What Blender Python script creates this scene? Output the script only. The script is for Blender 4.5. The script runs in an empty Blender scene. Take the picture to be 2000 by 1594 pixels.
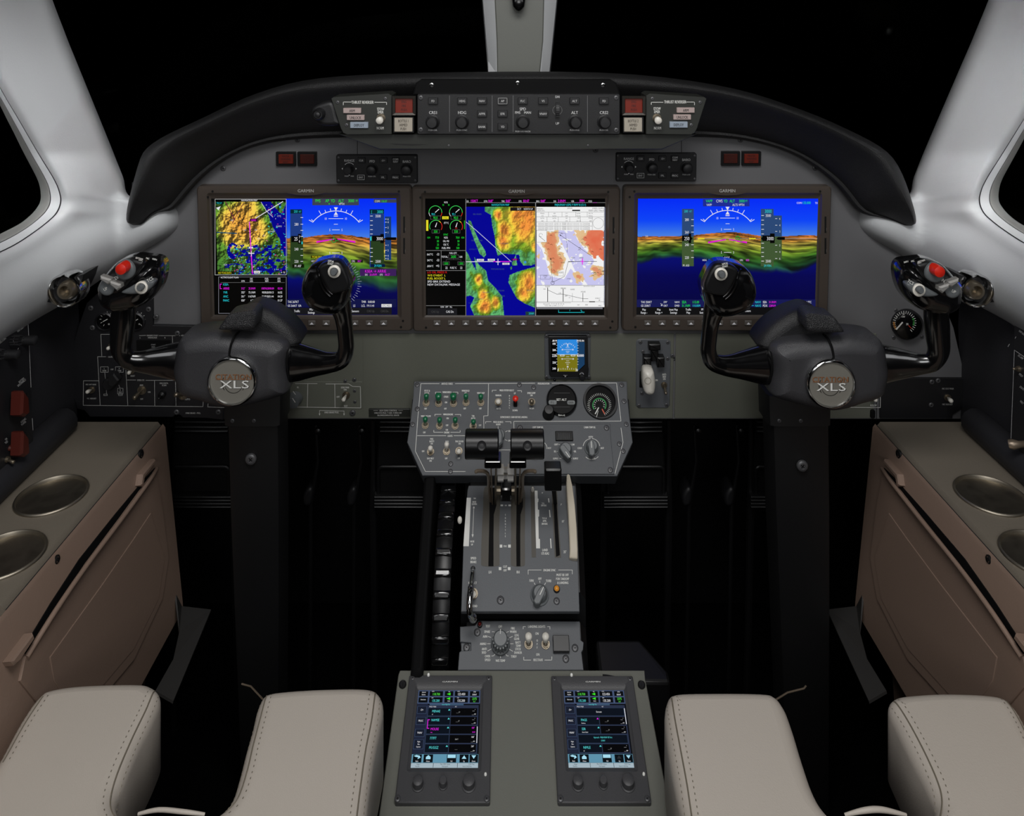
import bpy, bmesh, math, random
import numpy as np
from mathutils import Vector, Matrix
from mathutils.geometry import delaunay_2d_cdt
random.seed(4); R = math.radians
SC = bpy.context.scene; COL = SC.collection

# ---------------------------------------------------------------- camera (level, lens shifted down), world, exposure, lights
F_PX, PX0, PY0, CAMZ, CAMX = 1500.0, 990.0, 30.0, 1.3, -0.020
cam = bpy.data.objects.new('camera', bpy.data.cameras.new('camera')); COL.objects.link(cam)
cam.data.sensor_width = 36; cam.data.lens = 36 * F_PX / 2000
cam.location = (CAMX, 0, CAMZ); cam.rotation_euler = (R(90), 0, 0)
cam.data.shift_x = (1000 - PX0) / 2000; cam.data.shift_y = -(797 - PY0) / 2000
cam.data.clip_start = .02
SC.camera = cam
w_ = bpy.data.worlds.new('night'); SC.world = w_; w_.use_nodes = True
w_.node_tree.nodes['Background'].inputs[0].default_value = (0, 0, 0, 1)
vs = SC.view_settings; vs.view_transform = 'Standard'; vs.look = 'None'; vs.exposure = 0; vs.gamma = 1; vs.use_curve_mapping = False

def area(name, loc, target, sx, sy, power, col=(1, 1, 1), spread=180):
    l = bpy.data.lights.new(name, 'AREA'); l.shape = 'RECTANGLE'; l.size = sx; l.size_y = sy; l.energy = power; l.color = col; l.spread = R(spread)
    o = bpy.data.objects.new(name, l); COL.objects.link(o); o.location = loc
    o.rotation_euler = (Vector(target) - Vector(loc)).to_track_quat('-Z', 'Y').to_euler()
    return o
area('cabin_light', (0, .25, 1.9), (0, 1.05, .7), .6, .4, 9.5, (1, .985, .97))
area('left_light', (-.75, -.15, 1.75), (-.35, 1.15, .9), .35, .5, 1.8, (.97, .98, 1))
area('right_light', (.75, -.15, 1.75), (.35, 1.15, .9), .35, .5, 1.8, (.97, .98, 1))

area('aft_fill_light', (0, -.9, 1.45), (0, 1.2, .85), .7, .5, 7, (1, 1, 1))  # unseen frontal fill, added to lift the shadow on the upper panel
area('left_pillar_fill', (-.45, -.15, 2.1), (-.84, 1.08, 1.34), .3, .3, 4.2, (1, 1, 1), 20)  # unseen narrow lamp added to brighten the left pillar
area('right_pillar_fill', (.45, -.15, 2.1), (.84, 1.08, 1.34), .3, .3, 4.2, (1, 1, 1), 20)  # its added counterpart for the right pillar, also out of view

# ---------------------------------------------------------------- materials
def lin(c): 
    c = c / 255
    return c / 12.92 if c <= .04045 else ((c + .055) / 1.055) ** 2.4
def L(c): return (lin(c[0]), lin(c[1]), lin(c[2]), 1)
MATS = {}
def mat(name, c, rough=.5, metal=0, bump=None, spec=.5, coat=0, emit=0, var=0, brushed=0):
    m = bpy.data.materials.new(name); m.use_nodes = True; nt = m.node_tree; n = nt.nodes; k = nt.links
    b = n['Principled BSDF']; b.inputs['Base Color'].default_value = L(c); b.inputs['Roughness'].default_value = rough
    b.inputs['Metallic'].default_value = metal; b.inputs['Specular IOR Level'].default_value = spec
    b.inputs['Coat Weight'].default_value = coat; b.inputs['Coat Roughness'].default_value = .08
    if emit: b.inputs['Emission Color'].default_value = L(c); b.inputs['Emission Strength'].default_value = emit
    tc = n.new('ShaderNodeTexCoord')
    if var:
        no = n.new('ShaderNodeTexNoise'); no.inputs['Scale'].default_value = 9; no.inputs['Detail'].default_value = 4; k.new(tc.outputs['Object'], no.inputs['Vector'])
        mp = n.new('ShaderNodeMapRange'); mp.inputs['To Min'].default_value = 1 - var; mp.inputs['To Max'].default_value = 1 + var; k.new(no.outputs['Fac'], mp.inputs['Value'])
        mx = n.new('ShaderNodeMix'); mx.data_type = 'RGBA'; mx.blend_type = 'MULTIPLY'; mx.inputs['Factor'].default_value = 1
        mx.inputs['A'].default_value = L(c); k.new(mp.outputs['Result'], mx.inputs['B']); k.new(mx.outputs['Result'], b.inputs['Base Color'])
    if bump:
        sc, st = bump[:2]; kind = bump[2] if len(bump) > 2 else 'noise'
        if kind == 'leather':
            t = n.new('ShaderNodeTexVoronoi'); t.inputs['Scale'].default_value = sc; out = t.outputs['Distance']
        else:
            t = n.new('ShaderNodeTexNoise'); t.inputs['Scale'].default_value = sc; t.inputs['Detail'].default_value = 3; out = t.outputs['Fac']
        k.new(tc.outputs['Object'], t.inputs['Vector'])
        bp = n.new('ShaderNodeBump'); bp.inputs['Strength'].default_value = st; bp.inputs['Distance'].default_value = .001
        k.new(out, bp.inputs['Height']); k.new(bp.outputs['Normal'], b.inputs['Normal'])
    if brushed:
        pass
        t = n.new('ShaderNodeTexNoise'); t.inputs['Scale'].default_value = 60; mp = n.new('ShaderNodeMapping'); mp.inputs['Scale'].default_value = (1, 1, 40)
        k.new(tc.outputs['Object'], mp.inputs['Vector']); k.new(mp.outputs['Vector'], t.inputs['Vector'])
        r2 = n.new('ShaderNodeMapRange'); r2.inputs['To Min'].default_value = rough * .8; r2.inputs['To Max'].default_value = rough * 1.25
        k.new(t.outputs['Fac'], r2.inputs['Value']); k.new(r2.outputs['Result'], b.inputs['Roughness'])
    MATS[name] = m; return m
def attr_mat(name, glow):
    m = bpy.data.materials.new(name); m.use_nodes = True; nt = m.node_tree; n = nt.nodes; k = nt.links; b = n['Principled BSDF']
    a = n.new('ShaderNodeAttribute'); a.attribute_name = 'Col'
    if glow:
        b.inputs['Base Color'].default_value = (.004, .004, .004, 1); b.inputs['Roughness'].default_value = .25; b.inputs['Specular IOR Level'].default_value = .15
        k.new(a.outputs['Color'], b.inputs['Emission Color']); b.inputs['Emission Strength'].default_value = .92
    else:
        k.new(a.outputs['Color'], b.inputs['Base Color']); b.inputs['Roughness'].default_value = .55
    MATS[name] = m; return m
GLOW = attr_mat('lit_screen', True); INK = attr_mat('printed_paint', False)
OLIVE = mat('olive_grey_panel_paint', (100, 102, 92), .55, bump=(900, .15), var=.04)
PANEL = mat('grey_panel_paint', (100, 100, 102), .55, bump=(900, .15), var=.04)
PLATE = mat('control_plate_paint', (88, 91, 95), .5, bump=(1200, .15), var=.05)
SWP = mat('switch_panel_paint', (74, 77, 81), .5, bump=(1200, .15), var=.05)
DARKP = mat('charcoal_panel_paint', (24, 24, 26), .5, bump=(900, .15))
BLACKP = mat('black_panel_paint', (30, 30, 33), .45, bump=(900, .1))
GREENP = mat('olive_black_paint', (38, 40, 36), .5)
BEZEL = mat('bronze_grey_bezel', (72, 64, 58), .42, spec=.5)
HOOD = mat('black_hood_leather', (27, 27, 28), .55, bump=(1000, .6, 'leather'), spec=.4)
GLOSS = mat('gloss_black', (10, 10, 11), .2, coat=.8)
SATIN = mat('satin_black', (16, 16, 17), .38)
MATTE = mat('matte_black', (7, 7, 8), .8, spec=.2)
CARPET = mat('black_carpet', (5, 5, 6), .95, spec=.05, bump=(500, .5))
YOKEL = mat('yoke_leather', (54, 54, 57), .34, bump=(1300, .35, 'leather'), spec=.6)
YTEX = mat('coarse_black_grain', (44, 44, 46), .36, bump=(900, 1.0, 'leather'))
TRIM = mat('silver_grey_liner', (168, 170, 172), .5, spec=.4, bump=(700, .12), var=.02)
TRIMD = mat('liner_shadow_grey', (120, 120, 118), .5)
SEAL = mat('dark_seal', (34, 36, 38), .5)
CONSOLE = mat('taupe_leather', (120, 112, 100), .5, bump=(500, .25), var=.05)
POCKET = mat('brown_taupe_leather', (140, 118, 104), .5, bump=(500, .25), var=.04)
SIDEW = mat('charcoal_side_leather', (40, 40, 44), .6, bump=(600, .3))
SEAT = mat('ivory_leather', (198, 189, 178), .5, bump=(700, .1, 'leather'), var=.03)
STITCH = mat('stitch_thread', (120, 112, 98), .7)
STEEL = mat('brushed_steel', (158, 150, 136), .42, 1, brushed=1)
CHROME = mat('chrome', (200, 200, 200), .12, 1)
NICKEL = mat('satin_nickel', (136, 126, 110), .32, .8)
BRIGHT = mat('polished_metal', (188, 186, 182), .3, .55)
BRONZE = mat('aged_bronze_steel', (134, 120, 104), .36, .55)
WHITE = mat('ivory_plastic', (226, 222, 212), .35)
CREAM = mat('cream_plastic', (205, 195, 176), .3)
GREEN = mat('green_plastic', (18, 104, 66), .3, coat=.3)
REDP = mat('red_plastic', (214, 40, 24), .35, coat=.2)
REDG = mat('guard_red', (78, 26, 18), .45)
KNOB = mat('black_knob_rubber', (27, 27, 29), .5)
KGREY = mat('grey_knob', (98, 102, 104), .4)
SCREWM = mat('dark_screw', (96, 96, 98), .4, .5)
GLASSB = mat('black_gauge_face', (8, 8, 9), .2)
REDLIT = mat('dim_red_lens', (112, 30, 14), .35, emit=.12)
AMBER = mat('amber_lens', (196, 128, 40), .3, emit=.25)
PINKB = mat('pink_grey_legend', (178, 160, 156), .4)
BLUEB = mat('blue_grey_legend', (150, 162, 176), .4)
CREAMB = mat('cream_legend', (172, 164, 150), .4)
def glass(name):
    m = bpy.data.materials.new(name); m.use_nodes = True; n = m.node_tree.nodes; k = m.node_tree.links; n.clear()
    o = n.new('ShaderNodeOutputMaterial'); mx = n.new('ShaderNodeMixShader'); t = n.new('ShaderNodeBsdfTransparent'); g = n.new('ShaderNodeBsdfGlossy')
    t.inputs[0].default_value = (.9, .92, .92, 1); g.inputs['Roughness'].default_value = .02; mx.inputs[0].default_value = .002
    k.new(t.outputs[0], mx.inputs[1]); k.new(g.outputs[0], mx.inputs[2]); k.new(mx.outputs[0], o.inputs[0]); return m
GLASS = glass('window_glass')

# ---------------------------------------------------------------- frames: real planes measured on the photograph
ZM = [0.0, 0.0, 1.0]
def zoom(x=0, y=0, s=1): ZM[0], ZM[1], ZM[2] = x, y, s
CAM = Vector((CAMX, 0, CAMZ))
class Fr:
    def __init__(s, O, U, V):
        s.O = Vector(O); s.U = Vector(U).normalized(); s.V = Vector(V).normalized(); s.N = s.U.cross(s.V)
    def uv(s, px, py, w=0):
        px = ZM[0] + px * ZM[2]; py = ZM[1] + py * ZM[2]
        d = Vector(((px - PX0) / F_PX, 1, -(py - PY0) / F_PX))
        P = CAM + d * (((s.O + s.N * w - CAM).dot(s.N)) / d.dot(s.N)) - s.O
        return P.dot(s.U), P.dot(s.V)
    def p(s, px, py, w=0):
        a, b = s.uv(px, py, w); return (a, b, w)
    def m(s, px, py, w=0):          # metres per pixel across
        a, b = s.uv(px, py, w); P = s.O + s.U * a + s.V * b + s.N * w
        return P.y / F_PX * ZM[2]
    def world(s, a, b, w=0): return s.O + s.U * a + s.V * b + s.N * w
    def sub(s, px, py, w=0):
        a, b = s.uv(px, py, w); return Fr(s.world(a, b, w), s.U, s.V)
    def mat(s):
        M = Matrix.Identity(4)
        for i in range(3): M[i][0], M[i][1], M[i][2], M[i][3] = s.U[i], s.V[i], s.N[i], s.O[i]
        return M
def front(px, py, Y):               # upright frame facing aft, origin at that pixel's ray at distance Y
    x = ZM[0] + px * ZM[2]; y = ZM[1] + py * ZM[2]
    return Fr((CAMX + (x - PX0) / F_PX * Y, Y, CAMZ - (y - PY0) / F_PX * Y), (1, 0, 0), (0, 0, 1))

def catmull(P, k=6, closed=True):
    P = [Vector(p) for p in P]; n = len(P); out = []
    for i in range(n if closed else n - 1):
        g = (lambda j: P[j % n]) if closed else (lambda j: P[max(0, min(n - 1, j))])
        a, b, c, d = g(i - 1), g(i), g(i + 1), g(i + 2)
        for j in range(k):
            t = j / k
            out.append(.5 * ((2 * b) + (c - a) * t + (2 * a - 5 * b + 4 * c - d) * t * t + (3 * b - a - 3 * c + d) * t ** 3))
    if not closed: out.append(P[-1])
    return out
def rr(x0, y0, x1, y1, r, n=4):
    o = []
    for cx, cy, a0 in ((x1 - r, y1 - r, 0), (x0 + r, y1 - r, 90), (x0 + r, y0 + r, 180), (x1 - r, y0 + r, 270)):
        for i in range(n + 1):
            a = R(a0 + 90 * i / n); o.append((cx + r * math.cos(a), cy + r * math.sin(a)))
    return o
def area2(p): return sum(p[i][0] * p[(i + 1) % len(p)][1] - p[(i + 1) % len(p)][0] * p[i][1] for i in range(len(p))) / 2
def inset(pts, d):
    n = len(pts); o = []
    for i in range(n):
        a, b, c = Vector(pts[i - 1][:2]), Vector(pts[i][:2]), Vector(pts[(i + 1) % n][:2])
        e1 = (b - a); e2 = (c - b)
        if e1.length < 1e-9: e1 = e2
        if e2.length < 1e-9: e2 = e1
        e1.normalize(); e2.normalize()
        n1 = Vector((-e1.y, e1.x)); n2 = Vector((-e2.y, e2.x)); nn = n1 + n2
        if nn.length < 1e-6: nn = n1
        nn.normalize(); kk = max(.45, nn.dot(n1)); q = b + nn * d / kk; o.append((q.x, q.y))
    return o

def safe(pts, d):                     # inset that never folds over itself at tight corners
    q = np.array(inset(pts, d)); 
    if d == 0: return [tuple(p) for p in q]
    P = np.array([tuple(p[:2]) for p in pts]); Q = np.roll(P, -1, 0); e = Q - P; l2 = (e ** 2).sum(1) + 1e-18
    t = np.clip(((q[:, None, :] - P[None]) * e[None]).sum(2) / l2[None], 0, 1)
    dist = np.sqrt((((P[None] + t[..., None] * e[None]) - q[:, None, :]) ** 2).sum(2)).min(1)
    ok = dist > abs(d) * .93; n = len(q)
    if ok.all() or not ok.any(): return [tuple(p) for p in q]
    i = 0; idx = np.flatnonzero(ok)
    for a, b in zip(idx, np.roll(idx, -1)):
        g = (b - a) % n
        if g > 1:
            m = (q[a] + q[b]) / 2
            for k in range(1, g): q[(a + k) % n] = m
    return [tuple(p) for p in q]

_glyph = {}
def glyphs(s):
    if s not in _glyph:
        cu = bpy.data.curves.new('t', 'FONT'); cu.body = s; cu.size = 1; cu.resolution_u = 2; cu.fill_mode = 'FRONT'
        ob = bpy.data.objects.new('t', cu); COL.objects.link(ob)
        dg = bpy.context.evaluated_depsgraph_get(); me = bpy.data.meshes.new_from_object(ob.evaluated_get(dg))
        vs = [(v.co.x, v.co.y) for v in me.vertices]; fs = [tuple(p.vertices) for p in me.polygons]
        bpy.data.objects.remove(ob); bpy.data.curves.remove(cu); bpy.data.meshes.remove(me)
        xs = [v[0] for v in vs] or [0, 1]
        _glyph[s] = (vs, fs, min(xs), max(xs))
    return _glyph[s]

class MB:
    def __init__(s, F): s.F = F; s.v = []; s.f = []; s.c = []; s.mi = []; s.cc = (1, 1, 1, 1); s.m = 0
    def col(s, c, m=None):
        s.cc = L(c)
        if m is not None: s.m = m
        return s
    def add(s, vs, fs, flip=False):
        b = len(s.v); s.v += [tuple(v) for v in vs]
        for f in fs:
            s.f.append(tuple(b + i for i in (reversed(f) if flip else f))); s.c.append(s.cc); s.mi.append(s.m)
        return s
    def box(s, u0, u1, v0, v1, w0, w1):
        return s.add([(a, b, c) for c in (w0, w1) for b in (v0, v1) for a in (u0, u1)],
                     [(0, 2, 3, 1), (4, 5, 7, 6), (0, 1, 5, 4), (2, 6, 7, 3), (0, 4, 6, 2), (1, 3, 7, 5)])
    def pbox(s, x0, y0, x1, y1, w0, w1):
        a, b = s.F.uv(x0, y0, w1); c, d = s.F.uv(x1, y1, w1)
        return s.box(min(a, c), max(a, c), min(b, d), max(b, d), w0, w1)
    def rings(s, rs, close=(True, True)):
        n = len(rs[0]); vs = [p for r in rs for p in r]; fs = []
        for k in range(len(rs) - 1):
            for i in range(n): j = (i + 1) % n; fs.append((k * n + i, k * n + j, (k + 1) * n + j, (k + 1) * n + i))
        if close[0]: fs.append(tuple(reversed(range(n))))
        if close[1]: fs.append(tuple(range((len(rs) - 1) * n, len(rs) * n)))
        return s.add(vs, fs)
    def prism(s, pts, w0, w1, ch=0):
        pts = [tuple(p[:2]) for p in pts]
        if area2(pts) < 0: pts = pts[::-1]
        rs = [[(a, b, w0) for a, b in pts], [(a, b, w1 - ch) for a, b in pts]]
        if ch: rs.append([(a, b, w1) for a, b in inset(pts, ch)])
        return s.rings(rs)
    def pprism(s, pts, w0, w1, ch=0, smooth=0):
        q = [s.F.uv(x, y, w1) for x, y in pts]
        if smooth: q = [tuple(p) for p in catmull(q, smooth)]
        return s.prism(q, w0, w1, ch)
    def prr(s, x0, y0, x1, y1, r, w0, w1, ch=0):
        a, b = s.F.uv(x0, y1, w1); c, d = s.F.uv(x1, y0, w1); r = r * s.F.m((x0 + x1) / 2, (y0 + y1) / 2, w1)
        return s.prism(rr(a, b, c, d, min(r, (c - a) * .49, (d - b) * .49)), w0, w1, ch)
    def frame_ring(s, outer, inner, ws, n=0):    # slab with an opening: outer and inner outlines of equal count
        rs = []
        for (pts, w) in ((outer, ws[0]), (outer, ws[1]), (inner, ws[2]), (inner, ws[3])): rs.append([(a, b, w) for a, b in pts])
        return s.rings(rs, (False, False))
    def lathe(s, u, v, prof, n=20, a0=0, sq=1):
        rs = [[(u + r * math.cos(a0 + 2 * math.pi * i / n), v + r * sq * math.sin(a0 + 2 * math.pi * i / n), w) for i in range(n)] for r, w in prof]
        return s.rings(rs)
    def plathe(s, px, py, prof, n=20, w=0):      # radii in pixels, heights in metres
        u, v = s.F.uv(px, py, w); k = s.F.m(px, py, w)
        return s.lathe(u, v, [(r * k, h) for r, h in prof], n)
    def tube(s, path, rad, n=10, cap=True, flat=1):
        P = [Vector(p) for p in path]; rs = []; up = None
        if not hasattr(rad, '__len__'): rad = [rad] * len(P)
        for i, p in enumerate(P):
            t = (P[min(i + 1, len(P) - 1)] - P[max(i - 1, 0)]).normalized()
            if up is None: up = t.orthogonal().normalized()
            up = (up - t * up.dot(t)).normalized(); bn = t.cross(up)
            rs.append([tuple(p + (up * math.cos(2 * math.pi * j / n) + bn * math.sin(2 * math.pi * j / n) * flat) * rad[i]) for j in range(n)])
        return s.rings(rs, (cap, cap))
    def ptube(s, pts, n=12, k=5, cap=True):      # pts: (px, py, w, radius px), smoothed
        q = [s.F.p(x, y, w) + (r * s.F.m(x, y, w),) for x, y, w, r in pts]
        q = catmull([Vector(t) for t in q], k, False)
        return s.tube([t[:3] for t in q], [t[3] for t in q], n, cap)
    def ball(s, c, r, n=12, sz=(1, 1, 1)):
        rs = []
        for i in range(1, n // 2 + 3):
            a = math.pi * i / (n // 2 + 3)
            rs.append([(c[0] + sz[0] * r * math.sin(a) * math.cos(2 * math.pi * j / n), c[1] + sz[1] * r * math.sin(a) * math.sin(2 * math.pi * j / n), c[2] - sz[2] * r * math.cos(a)) for j in range(n)])
        return s.rings(rs)
    def puffy(s, pts, w0, w1, r, k=5, px=True, st=5, back=.4):
        q = [s.F.uv(x, y, w1 - r) for x, y in pts] if px else [tuple(p[:2]) for p in pts]
        if k > 1: q = [tuple(t) for t in catmull(q, k)]
        if area2(q) < 0: q = q[::-1]
        rs = [[(a, b, w0) for a, b in safe(q, r * back)], [(a, b, w0 + r * back) for a, b in q]]
        for i in range(st + 1):
            t = math.pi / 2 * i / st; rs.append([(a, b, w1 - r + r * math.sin(t)) for a, b in safe(q, r * (1 - math.cos(t)))])
        s.rings(rs, (True, False)); top = rs[-1]
        cv, _, cf = delaunay_2d_cdt([Vector(p[:2]) for p in top], [], [list(range(len(top)))], 1, 1e-7)[:3]
        return s.add([(v.x, v.y, w1) for v in cv], [tuple(f) for f in cf])
    def flat(s, pts, w):                          # flat polygon in pixels
        q = [s.F.uv(x, y, w) for x, y in pts]
        if area2(q) < 0: q = q[::-1]
        return s.add([(a, b, w) for a, b in q], [tuple(range(len(q)))])
    def rect(s, x0, y0, x1, y1, w): return s.flat([(x0, y0), (x1, y0), (x1, y1), (x0, y1)], w)
    def line(s, pts, wd, w, closed=False):
        if closed: pts = list(pts) + [pts[0]]
        for (x0, y0), (x1, y1) in zip(pts[:-1], pts[1:]):
            dx, dy = x1 - x0, y1 - y0; l = math.hypot(dx, dy) or 1; nx, ny = -dy / l * wd / 2, dx / l * wd / 2; ex, ey = dx / l * wd * .45, dy / l * wd * .45
            s.flat([(x0 + nx - ex, y0 + ny - ey), (x1 + nx + ex, y1 + ny + ey), (x1 - nx + ex, y1 - ny + ey), (x0 - nx - ex, y0 - ny - ey)], w)
        return s
    def boxl(s, x0, y0, x1, y1, wd, w): return s.line([(x0, y0), (x1, y0), (x1, y1), (x0, y1)], wd, w, True)
    def arc(s, cx, cy, r, a0, a1, wd, w, n=16):
        return s.line([(cx + r * math.cos(R(a0 + (a1 - a0) * i / n)), cy - r * math.sin(R(a0 + (a1 - a0) * i / n))) for i in range(n + 1)], wd, w)
    def disc(s, cx, cy, r, w, n=14): return s.flat([(cx + r * math.cos(2 * math.pi * i / n), cy + r * math.sin(2 * math.pi * i / n)) for i in range(n)], w)
    def text(s, t, x, y, h, w, xs=.8, al='c', rot=0, wid=None, fat=None, slant=0):   # x,y centre; h cap height px
        if fat is None: fat = .1 / ZM[2]
        if fat: h *= 1.14; fat = min(fat, .13 / ZM[2])
        vs, fs, a, b = glyphs(t); k = h / .73; kx = k * xs
        if wid: kx = wid / max(1e-6, b - a)
        off = {'c': (a + b) / 2, 'l': a, 'r': b}[al]; cr, sr = math.cos(R(rot)), math.sin(R(rot))
        for dx in ((-fat, fat) if fat else (0,)):
            w += 6e-5 if dx > 0 else 0
            q = []
            for gx, gy in vs:
                X = (gx - off) * kx + dx + slant * gy * k; Y = -(gy * k - h / 2)
                q.append(s.F.p(x + X * cr + Y * sr, y - X * sr + Y * cr, w))
            s.add(q, fs)
        return s
    def lines(s, T, x, y, h, w, dy=None, **kw):
        for i, t in enumerate(T): s.text(t, x, y + i * (dy or h * 1.45), h, w, **kw)
        return s

def mirmat(M):                       # the same frame on the other side of the cabin
    M = M.copy()
    for j in range(4): M[0][j] = -M[0][j]
    for i in range(3): M[i][0] = -M[i][0]
    return M
def cut(o, mb):                      # cut an opening, once, while building
    c = build('cutter', mb, MATTE, None, 0); bpy.context.view_layer.update()
    d = o.modifiers.new('cut', 'BOOLEAN'); d.object = c; d.solver = 'EXACT'; bpy.context.view_layer.update()
    me = bpy.data.meshes.new_from_object(o.evaluated_get(bpy.context.evaluated_depsgraph_get()))
    o.modifiers.clear(); o.data = me; bpy.data.objects.remove(c)
    me.set_sharp_from_angle(angle=R(40))
def build(name, mb, mats, root=None, smooth=40, mir=False, bevel=0, kind=None, label=None, seg=2):
    if not isinstance(mats, (list, tuple)): mats = [mats]
    me = bpy.data.meshes.new(name)
    vs = [(-a, b, c) for a, b, c in mb.v] if mir else mb.v; fs = [tuple(reversed(f)) for f in mb.f] if mir else mb.f
    me.from_pydata(vs, [], fs)
    for m in mats: me.materials.append(m)
    me.polygons.foreach_set('material_index', mb.mi)
    if any(m in (GLOW, INK) for m in mats):
        at = me.color_attributes.new('Col', 'FLOAT_COLOR', 'CORNER'); arr = np.repeat(np.array(mb.c, dtype=np.float32), [len(f) for f in fs], axis=0)
        at.data.foreach_set('color', arr.ravel())
    if smooth:
        me.polygons.foreach_set('use_smooth', [True] * len(fs)); me.set_sharp_from_angle(angle=R(smooth))
    me.update()
    o = bpy.data.objects.new(name, me); COL.objects.link(o)
    if root is not None: o.parent = root
    else:
        M = mb.F.mat()
        if mir: M = mirmat(M)
        o.matrix_world = M
    if bevel:
        b = o.modifiers.new('bevel', 'BEVEL'); b.width = bevel; b.segments = seg; b.limit_method = 'ANGLE'; b.angle_limit = R(40)
    if kind: o['kind'] = kind
    if label: o['label'] = label
    return o
def tag(o, label, cat, group=None, kind=None):
    o['label'] = label; o['category'] = cat
    if group: o['group'] = group
    if kind: o['kind'] = kind
    return o
def thing(name, label, cat, F, group=None, mir=False):
    o = bpy.data.objects.new(name, None); COL.objects.link(o); o.empty_display_size = .02
    M = F.mat()
    if mir: M = mirmat(M)
    o.matrix_world = M
    return tag(o, label, cat, group)

# ---- small parts used on many panels
_scr = {}
def screw(F, px, py, root, r=4.5, w=0, m=None):
    u, v = F.uv(px, py, w); k = F.m(px, py, w) * r; key = (m or SCREWM).name
    if key not in _scr:
        b = MB(F); b.lathe(0, 0, [(1, -.2), (1, .12), (.85, .3), (.5, .34), (.44, .2)], 14)
        b.m = 1; b.box(-.36, .36, -.07, .07, .2, .25); b.box(-.07, .07, -.36, .36, .2, .25)
        o = build('screw', b, [m or SCREWM, MATTE], root, 50); _scr[key] = o
    else: o = _scr[key].copy(); COL.objects.link(o); o.parent = root
    o.matrix_local = Matrix.Translation((u, v, w)) @ Matrix.Rotation(random.random() * 3, 4, 'Z') @ Matrix.Scale(k, 4)
    return o
def toggle(F, px, py, tx, ty, cap, root, r=8, h=.016, w=0, fat=1.0, name='toggle_switch'):
    b = MB(F); b.plathe(px, py, [(r * 1.25, w), (r * 1.25, w + .0015), (r, w + .0015), (r, w + .004), (r * .8, w + .004), (r * .75, w + .002)], 14, w)
    o = build(name, b, NICKEL, root)
    c = MB(F); k = F.m(px, py, w); a = Vector(F.p(px, py, w)); t = Vector(F.p(tx, ty, w + h)); d = t - a
    c.tube([a, a + d * .35, a + d * .5, a + d * .95, a + d, a + d * 1.05], [r * .3 * k, r * .36 * k, r * .58 * k * fat, r * .7 * k * fat, r * .55 * k * fat, r * .15 * k * fat], 12)
    build('lever', c, cap, o, 60); return o
def knob(F, px, py, r, h, root, m=None, w=0, skirt=1.2, name='knob', tick=None, grip=0, w2=None):
    b = MB(F); m = m or KNOB
    pr = [(r * skirt, w), (r * skirt, w + h * .12), (r * 1.02, w + h * .2), (r * .95, w + h * .93), (r * .8, w + h), (r * .1, w + h * 1.01)]
    b.plathe(px, py, pr, 24, w); mats = [m]
    if grip:
        u, v = F.uv(px, py, w); k = F.m(px, py, w) * r
        for i in range(grip):
            a = 2 * math.pi * i / grip; x, y = u + k * math.cos(a), v + k * math.sin(a); b.lathe(x, y, [(k * .12, w + h * .2), (k * .12, w + h * .9), (k * .05, w + h)], 6)
    if tick is not None:
        b.col((235, 235, 230), 1); mats.append(INK); ww = w + h * 1.03; u, v = F.uv(px, py, w); k = F.m(px, py, w) * r; a = R(90 - tick); c_, s_ = math.cos(a), math.sin(a)
        q = [(-.2, -.05), (.92, -.05), (.92, .05), (-.2, .05)]
        b.add([(u + k * (x * c_ - y * s_), v + k * (x * s_ + y * c_), ww) for x, y in q], [(0, 1, 2, 3)])
    return build(name, b, mats, root)
def button(F, x0, y0, x1, y1, root, m, h=.003, w=0, text=None, th=4, tc=(220, 220, 215), name='button', rim=None, xs=.8, dy=None, label=None):
    b = MB(F); b.prr(x0, y0, x1, y1, 1.2 / ZM[2] * .8, w, w + h, .0006); b.col(tc, 1)
    if rim: b.boxl(x0 + 1 / ZM[2] * .8, y0 + .8 / ZM[2], x1 - .8 / ZM[2], y1 - .8 / ZM[2], rim, w + h + .0002)
    if text:
        T = [text] if isinstance(text, str) else text; d = dy or th * 1.4
        for i, t in enumerate(T): b.text(t, (x0 + x1) / 2, (y0 + y1) / 2 + (i - (len(T) - 1) / 2) * d, th, w + h + .0002, xs=xs)
    return build(name, b, [m, INK], root, label=label)
WH = (225, 225, 220)
# ---------------------------------------------------------------- measured planes
a_ = R(4.2)
PF = Fr(front(1008, 500, 1.27).O, (1, 0, 0), (0, -math.sin(a_), math.cos(a_)))           # instrument panel
def slope(Y, z, t): return Fr((0, Y, z), (1, 0, 0), (0, 1, t))
_b = front(1010, 745, 1.25).O; _c = front(1010, 925, 1.15).O
TF = Fr(_b, (1, 0, 0), (0, _b.y - _c.y, _b.z - _c.z))                                    # tilted switch panel
QF = slope(1.15, .598, .7)                                                               # throttle quadrant plate
EF = slope(1.0, .448, .7)                                                                # test panel plate
PEDF = slope(1.0, .448, .233)                                                            # pedestal top
def wv(F, X, Y, Z): return (X - F.O.x, Z - F.O.z, F.O.y - Y)                             # world point in an upright frame

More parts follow.
